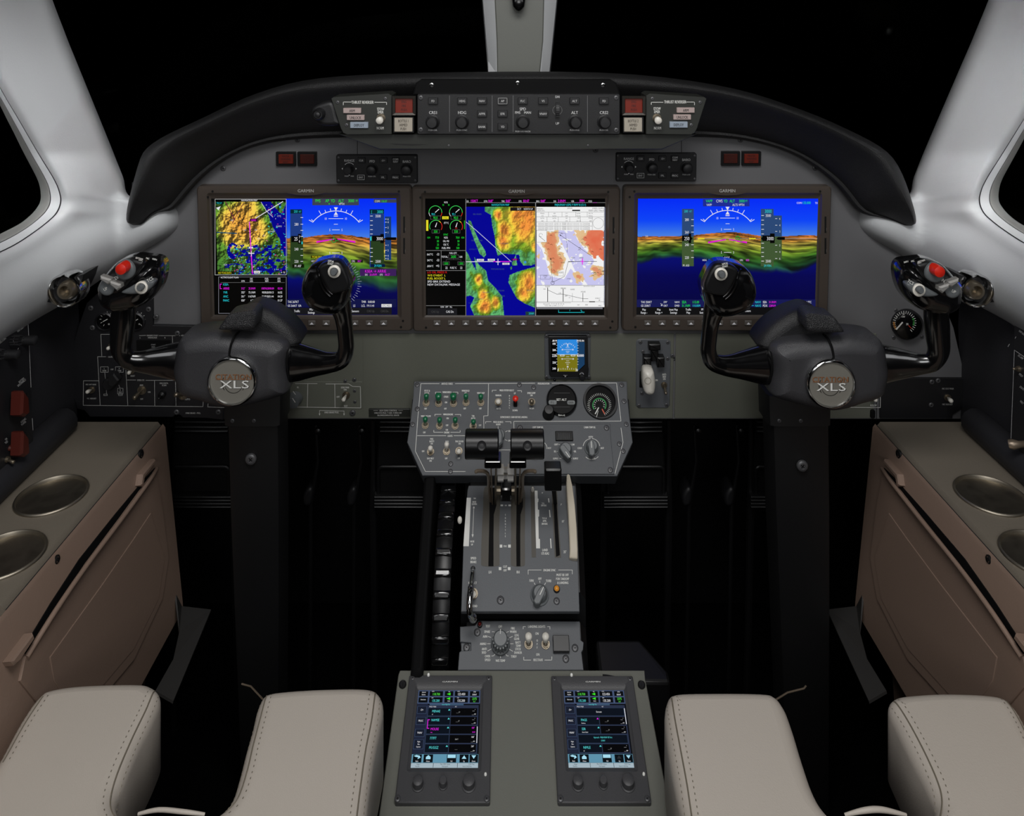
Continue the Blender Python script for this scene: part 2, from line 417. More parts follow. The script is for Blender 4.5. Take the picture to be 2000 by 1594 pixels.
# ---------------------------------------------------------------- setting: floor, front wall, side liners, windows
G = Fr((0, 1, 0), (1, 0, 0), (0, 0, 1))
b = MB(G); b.box(-.85, .85, -.02, 0, -.9, .9); build('floor', b, CARPET, kind='structure')
b = MB(G); b.box(-.85, .85, 0, .93, -.75, -.7); build('wall_front', b, MATTE, kind='structure')
def wallY(x, y):
    d = 1.05 + .00085 * x - max(0, 300 - y) * .0003
    return min(1.245, d)
inn = [(-180, -330), (-110, -60), (-55, 60), (0, 170), (36, 232), (74, 297), (106, 350), (117, 376), (119, 396), (111, 416), (94, 433), (68, 453), (35, 475), (0, 493), (-70, 525)]
out = [(0, -330), (82, -60), (126, 62), (150, 122), (185, 208), (217, 287), (240, 345), (256, 385), (335, 398), (350, 430), (333, 459), (263, 501), (150, 578), (58, 632), (-20, 690)]
def liner(mir):
    F = front(150, 350, 1.15); I = catmull([Vector(p) for p in inn], 6, False); O = catmull([Vector(p) for p in out], 6, False); n = len(I); N = 18; vs = []; fs = []
    for i in range(n):
        for j in range(N + 3):
            s = min(1, j / N); q = I[i].lerp(O[i], s); d = wallY(q.x, q.y)
            d += .016 * max(0, 1 - s / .14) ** 2 + .022 * max(0, (s - .86) / .14) ** 2 - .012 * math.sin(math.pi * s)
            t = i / n
            if t > .62: d += .012 * math.sin(min(1, (t - .62) * 6) * math.pi / 2) * math.sin(math.pi * 2 * (s ** .8))
            d += (0, .03, .06)[max(0, j - N)]
            vs.append(F.p(q.x, q.y, F.O.y - d))
    M_ = N + 3
    for i in range(n - 1):
        for j in range(M_ - 1): fs.append((i * M_ + j, (i + 1) * M_ + j, (i + 1) * M_ + j + 1, i * M_ + j + 1))
    b = MB(F); b.add(vs, fs); w = build('wall_right' if mir else 'wall_left', b, TRIM, None, 60, mir, kind='structure')
    # window surround: seam, moulded ring, deeper reveal
    cen = Vector((-120, 330))
    def ring(name, m, a, b0, da, db, k=8):
        b = MB(F); vs = []; fs = []
        for i in range(n):
            for j in range(k + 1):
                t = j / k; q = I[i].lerp(Iin[i], a + (b0 - a) * t); d = wallY(I[i].x, I[i].y) + .014 + da + (db - da) * t ** 1.6
                vs.append(F.p(q.x, q.y, F.O.y - d))
        for i in range(n - 1):
            for j in range(k): fs.append((i * (k + 1) + j, i * (k + 1) + j + 1, (i + 1) * (k + 1) + j + 1, (i + 1) * (k + 1) + j))
        b.add(vs, fs); return build(name, b, m, w, 60, mir)
    Iin = catmull([Vector(p) for p in [(-260, -200), (-150, 0), (-95, 100), (-20, 175), (16, 238), (46, 298), (72, 348), (79, 372), (79, 392), (72, 406), (60, 420), (40, 436), (14, 450), (-20, 466), (-80, 490)]], 6, False)
    ring('window_seal', SEAL, -.01, .06, .001, .006, 2)
    ring('window_surround', TRIM, .05, .5, .002, .004)
    ring('window_seal', SEAL, .5, .54, .005, .012, 2)
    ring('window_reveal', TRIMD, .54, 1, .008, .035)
    p = MB(F); q = [I[i].lerp(Iin[i], .9) for i in range(n)] + [Vector((-260, 500)), Vector((-260, -60))]
    vs = [F.p(t.x, t.y, F.O.y - 1.13 - .0006 * t.x) for t in q]; p.add(vs, [tuple(range(len(vs)))])
    build('window_4' if mir else 'window_3', p, GLASS, None, 0, mir, kind='structure')
    # charcoal lower side wall and padded roll along the console
    b = MB(G); X = -.742
    pts = [(X, .60), (X, .66), (X + .004, .78), (X - .002, .90), (X - .012, .95)]
    b.rings([[wv(G, x, y, z) for x, z in pts] + [wv(G, x - .03, y, z) for x, z in reversed(pts)] for y in (.4, .9, 1.29)])
    o = build('wall_left.001' if not mir else 'wall_right.001', b, SIDEW, None, 60, mir, kind='structure')
    b = MB(G); b.tube([wv(G, X + .016, y, .652) for y in (.4, 1.0, 1.225, 1.238)], [.024, .024, .022, .012], 12); build('padded_roll', b, SIDEW, o, 60, mir)
for mir in (False, True): liner(mir)

# windscreen centre post and windscreen panes
F = front(1015, 70, 1.42); b = MB(F)
def post(y, L_, l, r, R_):
    return [F.p(L_, y, -.03 + (y - 70) * .0006), F.p(L_ + 2, y, 0), F.p(l, y, .012), F.p(r, y, .012), F.p(R_ - 2, y, 0), F.p(R_, y, -.03)]
b.rings([post(-420, 905, 925, 1100, 1128), post(-80, 931, 951, 1073, 1099), post(0, 941, 966, 1062, 1089), post(70, 947, 970, 1062, 1082), post(150, 954, 968, 1057, 1074)])
cp = build('trim_1', b, TRIM, None, 30, kind='structure')
c = MB(F); c.puffy([(966, -40), (972, 6), (1000, 8), (1030, 8), (1058, 6), (1066, -40), (1064, 40), (1062, 100), (1056, 150), (970, 150), (969, 100), (968, 40)][:5] + [(1066, -40)], .011, .02, .004, 1)
c = MB(F); c.pprism([(950, -330), (1078, -330), (1063, 0), (1061, 80), (1054, 150), (971, 150), (970, 80), (966, 0)], .010, .0145, .002); build('post_face', c, mat('olive_grey_cover', (104, 106, 100), .5, bump=(700, .12)), cp)
t = thing('standby_compass', 'black rounded standby compass hanging at the top of the windscreen centre post', 'compass', F.sub(1013, -2, .02))
b = MB(F.sub(1013, -2, .02)); b.puffy([(999, -40), (1000, 5), (1004, 17), (1013, 24), (1022, 17), (1026, 5), (1027, -40)], -.006, .03, .012, 4); build('compass_body', b, GLOSS, t)
b = MB(F.sub(1013, -2, .02)); b.plathe(1013, 5, [(9, .028), (9, .032), (6, .033)], 16); build('lens', b, GLASSB, t)
F = front(600, 200, 1.5)
for nm, q in (('window_1', [(-60, -330, 1.05), (925, -400, 1.40), (960, 160, 1.5), (300, 300, 1.42), (240, 430, 1.32)]), ('window_2', [(1105, -400, 1.40), (2100, -330, 1.05), (1800, 430, 1.32), (1730, 300, 1.42), (1068, 160, 1.5)])):
    b = MB(F); b.add([F.p(x, y, 1.5 - Y) for x, y, Y in q], [tuple(range(5))]); build(nm, b, GLASS, None, 0, kind='structure')

# ---------------------------------------------------------------- side consoles, cup holders, pockets, vents
CT = Fr((-.66, 1.0, .633), (1, 0, 0), (0, 1, 0))
SF = Fr((-.5715, 1.0, .47), (0, 1, 0), (-.031, 0, .307))
KICK = mat('kick_trim_grey', (58, 57, 56), .5)
def side(mir):
    sd = 'right' if mir else 'left'; F = Fr((-.65, 1.07, .31), (1, 0, 0), (0, 0, 1))
    t = thing('side_console', 'long taupe leather side console with two cup holders on the %s' % sd, 'console', F, None, mir)
    b = MB(F)
    def sec(y): return [wv(F, x, y, z) for x, z in ((-.765, .60), (-.765, .633), (-.5925, .633), (-.588, .6275), (-.588, .60))]
    b.rings([sec(.868), sec(1.26)]); top = build('console_top', b, CONSOLE, t, 30, mir)
    top.parent = None; top.matrix_world = (mirmat(F.mat()) if mir else F.mat()); bpy.context.view_layer.update()
    for px, py in ((101, 969), (9, 1087)):
        u, v = CT.uv(px, py); sx = -1 if mir else 1
        c = MB(Fr((sx * (CT.O.x + u), CT.O.y + v, .6), (1, 0, 0), (0, 1, 0))); c.lathe(0, 0, [(.0445, -.06), (.0445, .08)], 40); cut(top, c)
    top.parent = t; top.matrix_parent_inverse = Matrix.Identity(4); top.matrix_basis = Matrix.Identity(4)
    b = MB(F)
    def sec(y, ins=0): return [wv(F, x, y, z) for x, z in ((-.76, .02), (-.76, .597), (-.60, .597), (-.588, .6255), (-.584, .62), (-.572, .50), (-.5555, .335), (-.5545, .32), (-.56, .315), (-.61, .30), (-.63, .02))]
    b.rings([sec(.60), sec(.9), sec(1.2), sec(1.268)]); sp = build('side_panel', b, POCKET, t, 50, mir)
    sp.parent = None; sp.matrix_world = (mirmat(F.mat()) if mir else F.mat()); bpy.context.view_layer.update()
    c = MB(F); c.box(-.3, .061, .2815, .5, .12, .9); cut(sp, c)
    for px, py in ((101, 969), (9, 1087)):
        u, v = CT.uv(px, py); sx = -1 if mir else 1
        c = MB(Fr((sx * (CT.O.x + u), CT.O.y + v, .6), (1, 0, 0), (0, 1, 0))); c.lathe(0, 0, [(.048, -.11), (.048, .08)], 32); cut(sp, c)
    sp.parent = t; sp.matrix_parent_inverse = Matrix.Identity(4); sp.matrix_basis = Matrix.Identity(4)
    b = MB(F); b.tube([wv(F, -.5885, y, .6262) for y in (.87, 1.262)], .0009, 6); build('seam', b, SEAL, t, 60, mir)
    b = MB(F); b.add([F.p(x, y, 1.07 - Y) for x, y, Y in ((340, 1140, 1.262), (353, 1186, 1.262), (412, 1193, 1.262), (338, 1372, 1.08), (303, 1352, 1.09), (338, 1290, 1.15), (350, 1235, 1.21))], [(1, 6, 0), (1, 2, 6), (2, 5, 6), (2, 3, 5), (3, 4, 5)])
    o = build('kick_trim', b, KICK, t, 0, mir); md = o.modifiers.new('s', 'SOLIDIFY'); md.thickness = .004; md.offset = 0
    # map pocket on the inward face
    c = MB(SF)
    def S(pts, w0, w1, ch=.002, m=POCKET, nm='map_pocket', lb=None):
        c = MB(SF); c.pprism(pts, w0, w1, ch)
        cw = F.mat().inverted() @ SF.mat(); c.v = [tuple(cw @ Vector(q)) for q in c.v]; return build(nm, c, m, t, 35, mir, label=lb)
    S([(305, 916), (288, 938), (234, 1012), (168, 1100), (108, 1190), (50, 1282), (40, 1330), (80, 1380), (170, 1400), (262, 1290), (318, 1170), (330, 1090), (318, 990)], .001, .0055, .001)
    S([(303, 914), (286, 932), (226, 1004), (156, 1092), (100, 1178), (46, 1268), (52, 1280), (110, 1190), (170, 1102), (238, 1013), (292, 940)], .0008, .0040, 0, MATTE, 'pocket_opening', 'black gap of the open pocket')
    c = MB(SF); c.tube(catmull([Vector(SF.p(x, y, w)) for x, y, w in ((306, 916, .004), (290, 942, .012), (236, 1016, .014), (169, 1105, .014), (108, 1194, .013), (52, 1284, .006))], 6, False), .0032, 8)
    cw = F.mat().inverted() @ SF.mat(); c.v = [tuple(cw @ Vector(q)) for q in c.v]; build('pocket_lip', c, POCKET, t, 60, mir)
    S([(304, 896), (306, 903), (284, 932), (281, 950), (276, 948), (279, 926)], .001, .012, .002, nm='pocket_gusset')
    S([(66, 1236), (70, 1246), (40, 1292), (30, 1300), (24, 1292)], .001, .014, .002, nm='pocket_gusset')
    S([(295, 1002), (262, 1052), (200, 1142), (98, 1284), (106, 1330), (150, 1400), (262, 1268), (310, 1170), (322, 1090)], .005, .0066, .0006, nm='pocket_panel')
    for px, py in ((273, 887), (108, 1093)):
        c = MB(SF); c.plathe(px, py, [(8, .0), (8, .003), (6, .004), (5, .002)], 16); c.plathe(px, py, [(3.4, .002), (3.4, .005)], 8)
        cw = F.mat().inverted() @ SF.mat(); c.v = [tuple(cw @ Vector(q)) for q in c.v]; build('snap_fastener', c, SATIN, t, 40, mir)
    # cup holders
    for i, (px, py) in enumerate(((101, 969), (9, 1087))):
        f = CT.sub(px, py); lab = ('steel cup holder in the %s console, ' % sd) + ('whole ring nearer the panel' if i == 0 else 'cut off by the picture edge')
        b = MB(f); r = .0455
        b.lathe(0, 0, [(r, -.001), (r * 1.02, .001), (r * 1.0, .003), (r * .96, .0035), (r * .93, .001), (r * .925, -.004), (r * .9, -.01), (r * .88, -.07), (r * .8, -.078), (.001, -.079)], 48)
        b.f.pop(); [x.pop() for x in (b.c, b.mi)]
        o = build('cup_holder', b, STEEL, None, 60, mir); tag(o, lab, 'cup holder', 'cup holders in the side consoles')
    # air vent in the liner
    f = front(125, 570, 1.135)
    t = thing('air_vent', 'round chrome air outlet in a black recess of the %s wall liner' % sd, 'air vent', f, 'air vents', mir)
    b = MB(f); b.pprism([(73, 589), (92, 571), (125, 552), (150, 540), (165, 535), (160, 552), (150, 573), (128, 590), (105, 592)], -.02, .018, .001); build('recess', b, SATIN, t, 40, mir)
    b = MB(f); b.plathe(130, 566, [(33, .0), (33, .024), (30, .027), (27, .024), (25, .01), (10, .008)], 28, .018); build('ring', b, CHROME, t, 40, mir)
    b = MB(f); b.plathe(137, 563, [(17, .008), (18, .028), (15, .034), (11, .034), (9, .024), (3, .026)], 24, .02); build('nozzle', b, NICKEL, t, 40, mir)
side(False); side(True)

# ---------------------------------------------------------------- glareshield
F = front(1010, 200, 1.2)
st = [((246, 438), (274, 443)), ((246, 420), (288, 428)), ((250, 395), (305, 413)), ((263, 345), (332, 412)), ((274, 306), (344, 402)), ((284, 290), (372, 366)), ((310, 271), (398, 340)), ((350, 251), (425, 318)), ((400, 229), (458, 299)), ((450, 203), (488, 286)), ((500, 182), (525, 276)), ((560, 163), (565, 270)), ((620, 152), (610, 267)), ((700, 146), (680, 265)), ((800, 142), (800, 264)), ((1000, 139), (1000, 264)), ((1180, 140), (1200, 264)), ((1300, 150), (1350, 264)), ((1400, 165), (1410, 266)), ((1470, 181), (1455, 271)), ((1540, 205), (1500, 281)), ((1600, 227), (1545, 296)), ((1650, 250), (1582, 316)), ((1700, 274), (1612, 338)), ((1735, 296), (1640, 362)), ((1755, 322), (1664, 394)), ((1771, 360), (1682, 418)), ((1782, 395), (1720, 424)), ((1790, 424), (1750, 432)), ((1790, 440), (1770, 443))]
b = MB(F); rs = []
for i, (o, n) in enumerate(st):
    o, n = Vector(o), Vector(n); e = min(1, min(i, len(st) - 1 - i) / 2.5); mid = 1 - min(1, abs((o.x - 1010) / 330)) ** 6; ring = []
    for s, Y in ((-.01, 1.262), (-.03, 1.25), (-.02, 1.236), (.03, 1.230), (.08, 1.236), (.12, 1.226), (.3, 1.212 + .01 * mid), (.6, 1.192 + .012 * mid), (.76, 1.178), (.86, 1.172), (.93, 1.178), (.975, 1.19), (1, 1.21), (1.0, 1.24), (.99, 1.30), (.97, 1.36)):
        if s < .1: s = s * e
        Y2 = Y if e >= 1 else 1.222 + (Y - 1.222) * (.35 + .65 * e) if Y < 1.25 else 1.2 + (Y - 1.2) * (.4 + .6 * e)
        q = n.lerp(o, s); ring.append(F.p(q.x, q.y, 1.2 - Y2))
    rs.append(ring)
b.rings(rs); t = thing('glareshield', 'black padded leather glareshield arching over the whole instrument panel', 'glareshield', F)
o = build('padded_hood', b, HOOD, t, 80); m_ = o.modifiers.new('s', 'SUBSURF'); m_.levels = m_.render_levels = 1
b = MB(F); b.pprism([(806, 186), (812, 162), (820, 157), (1196, 157), (1204, 162), (1212, 186)], -.03, .052, .002); build('centre_cover', b, MATTE, t)
for x, y in ((843, 166), (1011, 162), (1178, 166)): screw(F, x, y, t, 5, .052, CHROME)

# ---------------------------------------------------------------- instrument panel sheets
t = thing('instrument_panel', 'grey painted instrument panel carrying the three big displays', 'panel', PF)
b = MB(PF); b.pprism([(236, 500), (330, 385), (400, 322), (520, 262), (1500, 262), (1640, 340), (1720, 430), (1830, 560), (1862, 640), (1885, 740), (1888, 818), (436, 818), (436, 640), (236, 640)], -.012, 0)
b.col((24, 24, 24), 1)
for q in ([(698, 265), (698, 300)], [(1331, 265), (1331, 300)], [(1712, 735), (1712, 818)], [(1712, 738), (1888, 738)]): b.line(q, 1.4, .0003)
build('panel_sheet', b, [PANEL, INK], t)
for x0, x1 in ((558, 709), (710, 1316.5), (1317.5, 1712)):
    b = MB(PF); b.prr(x0, 652, x1, 817, 1, .0, .002, .0004); build('lower_sheet', b, OLIVE, t)
for x, y in ((436, 329), (581, 273), (1446, 273), (1592, 328), (1163, 293), (713, 693), (715, 711), (696, 748), (680, 748), (885, 737), (1015, 738), (1361, 806), (1316, 699), (796, 772)): screw(PF, x, y, t, 5.5)
# ---------------------------------------------------------------- seats
ST = Fr((0, .86, .522), (1, 0, 0), (0, 1, 0))
def inpoly_(p, q):
    r = False; n = len(q)
    for i in range(n):
        (x1, y1), (x2, y2) = q[i], q[(i + 1) % n]
        if (y1 > p[1]) != (y2 > p[1]) and p[0] < (x2 - x1) * (p[1] - y1) / (y2 - y1) + x1: r = not r
    return r
def seat(pts, lab, seams, lip, wire):
    t = thing('pilot_seat', lab, 'seat', ST.sub(pts[0][0], 1450), 'pilot seats')
    f = ST.sub(pts[0][0], 1450)
    q = [tuple(p) for p in catmull([f.uv(x, y) for x, y in pts], 5)]
    b = MB(f); b.puffy(q, -.10, .0, .018, 1, False, 7, .5); build('seat_cushion', b, SEAT, t, 70)
    A = np.array(q); B_ = np.roll(A, -1, 0); r = .018
    def surf(p):
        e = B_ - A; t_ = np.clip((((p[0], p[1]) - A) * e).sum(1) / ((e ** 2).sum(1) + 1e-12), 0, 1); d = float(np.sqrt(((A + t_[:, None] * e - (p[0], p[1])) ** 2).sum(1)).min())
        if not inpoly_(p, q): d = 0
        return -r + math.sqrt(max(0, r * r - (r - d) ** 2)) if d < r else 0
    for s in seams:
        P = catmull([Vector(f.p(x, y, 0)) for x, y in s], 10, False)
        for p in P: p.z = surf(p) - .0002
        b = MB(f); b.tube(P, .0009, 6); build('seam', b, STITCH, t)
        for sd in (-1, 1):
            c = MB(f); d = 0
            for i in range(len(P) - 1):
                seg = P[i + 1] - P[i]; L_ = seg.length; tn = seg / L_; nn = Vector((-tn.y, tn.x, 0))
                while d < L_:
                    p = P[i] + tn * d + nn * .006 * sd; p.z = surf(p) + .0002; e = p + tn * .0022; e.z = surf(e) + .0002
                    c.add([tuple(p + nn * .0005), tuple(e + nn * .0005), tuple(e - nn * .0005), tuple(p - nn * .0005)], [(0, 1, 2, 3)])
                    d += .0062
                d -= L_
            build('stitching', c, STITCH, t, 0)
    b = MB(f); b.ptube(lip, 10, 6); build('cushion_welt', b, SEAT, t, 70)
    b = MB(f); b.tube([f.p(*w_) for w_ in wire], .0011, 6); build('adjuster_wire', b, BRONZE, t)
    b = MB(f); x0 = min(p[0] for p in q) + .05; x1 = max(p[0] for p in q) - .05; b.box(x0, x1, min(p[1] for p in q) - .05, max(p[1] for p in q) - .16, -.5, -.095); build('seat_base', b, MATTE, t)
seat([(-70, 1640), (-30, 1520), (2, 1463), (38, 1397), (70, 1353), (98, 1335), (163, 1325), (266, 1322), (298, 1327), (314, 1345), (300, 1385), (272, 1440), (246, 1500), (229, 1540), (230, 1567), (248, 1584), (304, 1591), (390, 1588), (430, 1572), (452, 1545), (467, 1500), (480, 1450), (493, 1405), (503, 1365), (520, 1343), (570, 1335), (646, 1331), (714, 1331), (740, 1339), (749, 1360), (743, 1400), (731, 1460), (721, 1530), (713, 1600), (700, 1700), (-100, 1700)],
     'ivory leather pilot seat cushion with a U-shaped cut-out, left side of the cockpit',
     [[(302, 1340), (285, 1382), (258, 1437), (232, 1497), (217, 1542), (217, 1572), (236, 1594), (290, 1604)], [(733, 1346), (726, 1400), (714, 1460), (704, 1530), (696, 1594)], [(521, 1352), (508, 1400), (495, 1450), (482, 1505), (464, 1556), (440, 1580)], [(84, 1358), (48, 1412), (6, 1485)]],
     [(270, 1590, -.012, 3), (310, 1582, -.008, 4), (360, 1586, -.008, 4), (400, 1591, -.012, 3)], [(472, 1336, -.08), (490, 1341, -.08), (545, 1400, -.07)])
seat([(1301, 1355), (1315, 1342), (1371, 1339), (1482, 1340), (1515, 1348), (1534, 1370), (1549, 1409), (1565, 1461), (1588, 1527), (1612, 1568), (1640, 1588), (1700, 1594), (1780, 1590), (1818, 1578), (1824, 1555), (1806, 1512), (1776, 1455), (1750, 1402), (1734, 1365), (1745, 1349), (1780, 1343), (1852, 1340), (1944, 1346), (1982, 1368), (2008, 1410), (2060, 1520), (2100, 1640), (2120, 1700), (1352, 1700), (1338, 1600), (1320, 1530), (1306, 1455), (1298, 1390)],
     'ivory leather pilot seat cushion with a U-shaped cut-out, right side of the cockpit',
     [[(1746, 1362), (1772, 1404), (1804, 1464), (1830, 1520), (1840, 1556), (1836, 1594)], [(1312, 1356), (1318, 1400), (1329, 1460), (1342, 1530), (1352, 1594)], [(1965, 1362), (1990, 1400), (2012, 1445)]],
     [(1650, 1592, -.012, 3), (1690, 1583, -.006, 5), (1724, 1582, -.006, 5), (1770, 1592, -.012, 3)], [(1470, 1395, -.07), (1538, 1353, -.08), (1570, 1345, -.08), (1574, 1340, -.08)])
# ---------------------------------------------------------------- control columns and yokes
COLM = mat('column_black', (21, 21, 22), .5)
def column(l, r, top, dx, lab, sx, sy):
    F = front((l + r) / 2, 830, 1.14); t = thing('control_column', lab, 'control column', F, 'control columns')
    b = MB(F)
    def sec(y, L_, R_, w, d=.045): 
        a = F.uv(L_, y, w)[0]; c = F.uv(R_, y, w)[0]; v = F.uv(L_, y, w)[1]; k = .01
        return [(a, v, w - k), (a + k * .3, v, w - k * .3), (a + k, v, w), (c - k, v, w), (c - k * .3, v, w - k * .3), (c, v, w - k), (c, v, w - d), (a, v, w - d)]
    b.rings([sec(top, l - 2, r + 2, .012), sec(833, l, r + 1, .012)]); build('column_head', b, COLM, t, 30)
    b = MB(F); b.rings([sec(828, l + 7, r - 3, .008), sec(1000, l + 12, r - 1, -.01), sec(1200, l + 20 + dx, r - 1, -.04), sec(1700, l + 40 + dx, r - 4, -.12)]); build('column_shaft', b, COLM, t, 30)
    screw(F, sx, sy, t, 11, .004); 
    for x in (l + 20, l + 62): screw(F, x, 822, t, 4, .0125)
column(434, 548, 775, 0, 'dark control column under the left yoke', 490, 897)
column(1502, 1626, 775, 0, 'dark control column under the right yoke', 1567, 910)

BACKL = mat('back_housing_leather', (27, 27, 29), .5, bump=(950, .4, 'leather'))
def yoke(right):
    sd = 'right' if right else 'left'; BX = 1621 if right else 455; BY = 748 if right else 743
    def X(x):
        if not right: return x
        d = x - 455; return BX - d * (.972 if d < 0 else 1.075)
    def T(pts): return [(X(180 + p[0] * .27), 480 + p[1] * .27 + (5 if right else 0)) + tuple(p[2:]) for p in pts]
    def TR(pts):     # tube points with radius
        return [(X(180 + x * .27), 480 + y * .27 + (5 if right else 0), w, r * .27) for x, y, w, r in pts]
    zoom(); F = front(BX, BY, 1.05)
    t = thing('control_yoke', 'black leather and gloss control yoke with a silver badge, %s of the two' % sd, 'yoke', F, 'control yokes')
    b = MB(F); b.puffy(T([(900, 640), (950, 570), (1040, 500), (1120, 440), (1180, 418), (1240, 430), (1330, 470), (1440, 555), (1512, 650), (1512, 700), (1430, 760), (1200, 760), (950, 740)]), -.075, -.028, .016, 4, back=.2); build('yoke_back_housing', b, BACKL, t, 70)
    hub = [(608, 820), (622, 730), (655, 655), (720, 622), (850, 606), (960, 603), (1080, 618), (1200, 630), (1320, 645), (1400, 680), (1428, 740), (1416, 860), (1428, 980), (1420, 1050), (1340, 1085), (1200, 1125), (1080, 1150), (1000, 1158), (900, 1140), (800, 1108), (700, 1080), (640, 1040), (612, 960), (600, 890)]
    b = MB(F); b.puffy(T(hub), -.06, -.002, .022, 4, st=8, back=.3); build('yoke_hub', b, YOKEL, t, 80)
    b = MB(F); b.tube(catmull([Vector(F.p(x, y, w)) for x, y, w in T([(1062, 622, -.020), (1035, 650, -.008), (1010, 700, -.0022), (995, 760, -.0018), (992, 800, -.0018)])], 5, False), .0016, 6); build('hub_seam', b, MATTE, t)
    b = MB(F); b.tube(catmull([Vector(F.p(x, y, w)) for x, y, w in T([(1430, 705, -.034), (1412, 770, -.016), (1408, 860, -.014), (1420, 960, -.02), (1428, 1000, -.03)])], 5, False), .0014, 6); build('hub_seam', b, MATTE, t)
    b = MB(F); b.puffy(T([(922, 588), (950, 545), (985, 500), (1020, 482), (1100, 468), (1165, 462), (1192, 490), (1188, 540), (1172, 592), (1080, 602), (940, 604)]), -.026, .012, .009, 3); build('chart_clip', b, YTEX, t, 70)
    # arms, grips
    b = MB(F); b.ptube(TR([(680, 850, -.03, 150), (590, 841, -.028, 132), (470, 835, -.025, 104), (350, 830, -.02, 74), (262, 812, -.016, 68), (216, 740, -.012, 76), (216, 640, -.008, 84), (220, 540, -.004, 88), (222, 440, 0, 84), (225, 380, .002, 80)]), 20, 6); b.v = [(x, y, z * .7 - .017 + .015 * min(1, max(0, (abs(x) - .07) / .07))) for x, y, z in b.v]; build('outer_arm', b, GLOSS, t, 80)
    b = MB(F); b.ptube(TR([(1380, 858, -.03, 152), (1470, 853, -.028, 140), (1590, 848, -.024, 106), (1710, 842, -.02, 76), (1808, 815, -.016, 62), (1838, 740, -.012, 58), (1832, 640, -.008, 58), (1818, 540, -.004, 62), (1798, 460, 0, 76), (1780, 400, .002, 90)]), 20, 6); b.v = [(x, y, z * .7 - .017 + .015 * min(1, max(0, (abs(x) - .07) / .07))) for x, y, z in b.v]; build('inner_arm', b, GLOSS, t, 80)
    # outer head with the red button
    b = MB(F); b.puffy(T([(58, 300), (66, 262), (105, 205), (160, 140), (210, 102), (300, 76), (400, 84), (480, 98), (513, 145), (510, 230), (480, 320), (430, 385), (370, 430), (290, 452), (190, 468), (110, 440), (72, 390)]), -.03, .030, .026, 4, st=7, back=.6); h = build('outer_grip_head', b, GLOSS, t, 80)
    b = MB(F); b.puffy(T([(75, 275), (115, 205), (200, 118), (290, 88), (350, 100), (382, 122), (345, 185), (290, 250), (225, 318), (170, 345), (110, 335), (72, 310)]), .020, .0345, .005, 3); build('switch_plate', b, SATIN, h, 70)
    b = MB(F); b.puffy(T([(215, 332), (270, 300), (340, 262), (400, 248), (452, 250), (446, 285), (405, 325), (340, 345), (260, 348)]), .02, .0335, .004, 3); build('button_plate', b, KGREY, h, 70)
    def PL(o, x, y, prof, m, w, n=20): 
        b = MB(F); (x, y), = T([(x, y)]); b.plathe(x, y, [(r * .27, q) for r, q in prof], n, w); return build(o, b, m, h, 50)
    PL('button_flange', 243, 172, [(72, .033), (72, .037), (62, .039), (40, .039)], KGREY, .035, 28)
    PL('red_button', 236, 152, [(42, .036), (42, .047), (38, .051), (10, .053)], REDP, .04, 24)
    PL('button_ring', 357, 302, [(46, .032), (46, .035), (36, .036), (28, .034)], WHITE, .034, 24)
    PL('push_button', 359, 296, [(25, .033), (25, .039), (18, .041), (4, .041)], KGREY, .034, 18)
    PL('trim_disc', 112, 300, [(58, .030), (58, .034), (48, .036), (30, .036)], KGREY, .032, 24)
    for i, (x, y) in enumerate(((100, 232), (170, 268))):
        b = MB(F); q = T([(x - 46, y - 12), (x + 34, y + 14), (x + 34, y + 40), (x + 6, y + 62 if i else y + 52), (x - 46, y + 18)]); b.pprism(q, .034, .044, .002); build('trim_switch', b, BRIGHT, h, 30)
    b = MB(F); b.col((230, 230, 225), 0)
    rt = 14 if right else -14
    for tx, x, y, sz in (('DN', 182, 228, 22), ('UP', 96, 312, 20), ('TCS', 418, 244, 22)):
        (q, r_), = T([(x, y)]); b.text(tx, q, r_, sz * .27, .0366 if tx != 'TCS' else .0342, rot=rt * -2 if tx != 'TCS' else rt * -2.2)
    for k, (tx, x, y) in enumerate((('AP/TRIM', 340, 92), ('DISC', 352, 104), ('MIC', 402, 92), ('INPH', 452, 98))):
        (q, r_), = T([(x, y)]); b.text(tx, q, r_, 3.2, .0348 if k < 2 else .0302, rot=rt)
    build('lettering', b, INK, h, 0)
    # inner head
    b = MB(F); b.puffy(T([(1520, 290), (1535, 220), (1575, 150), (1630, 118), (1720, 100), (1785, 108), (1830, 150), (1862, 215), (1882, 275), (1872, 340), (1845, 420), (1780, 480), (1700, 485), (1610, 455), (1560, 415), (1526, 350)]), -.03, .028, .022, 4, st=7, back=.6); h2 = build('inner_grip_head', b, GLOSS, t, 80)
    b = MB(F); b.puffy(T([(1640, 150), (1700, 116), (1782, 112), (1822, 150), (1850, 205), (1868, 262), (1856, 312), (1800, 335), (1732, 342), (1706, 318), (1672, 250), (1645, 195)]), .015, .032, .004, 3); build('switch_plate', b, SATIN, h2, 70)
    b = MB(F)
    for q in ([(1640, 160), (1668, 255), (1705, 322), (1738, 352)], [(1618, 150), (1646, 255), (1684, 330), (1722, 368)]):
        b.tube(catmull([Vector(F.p(x, y, .0305)) for x, y in T(q)], 5, False), .0012, 6)
    build('ridge', b, GLOSS, h2, 70)
    (q, r_), = T([(1752, 186)])
    b = MB(F); b.plathe(q, r_, [(12.5, .031), (12.5, .034), (9, .0355), (7.5, .033)], 24, .033); build('button_ring', b, WHITE, h2, 50)
    b = MB(F); b.plathe(q, r_ - .5, [(7, .032), (7, .039), (5, .041), (1, .041)], 18, .034); build('push_button', b, KGREY, h2, 50)
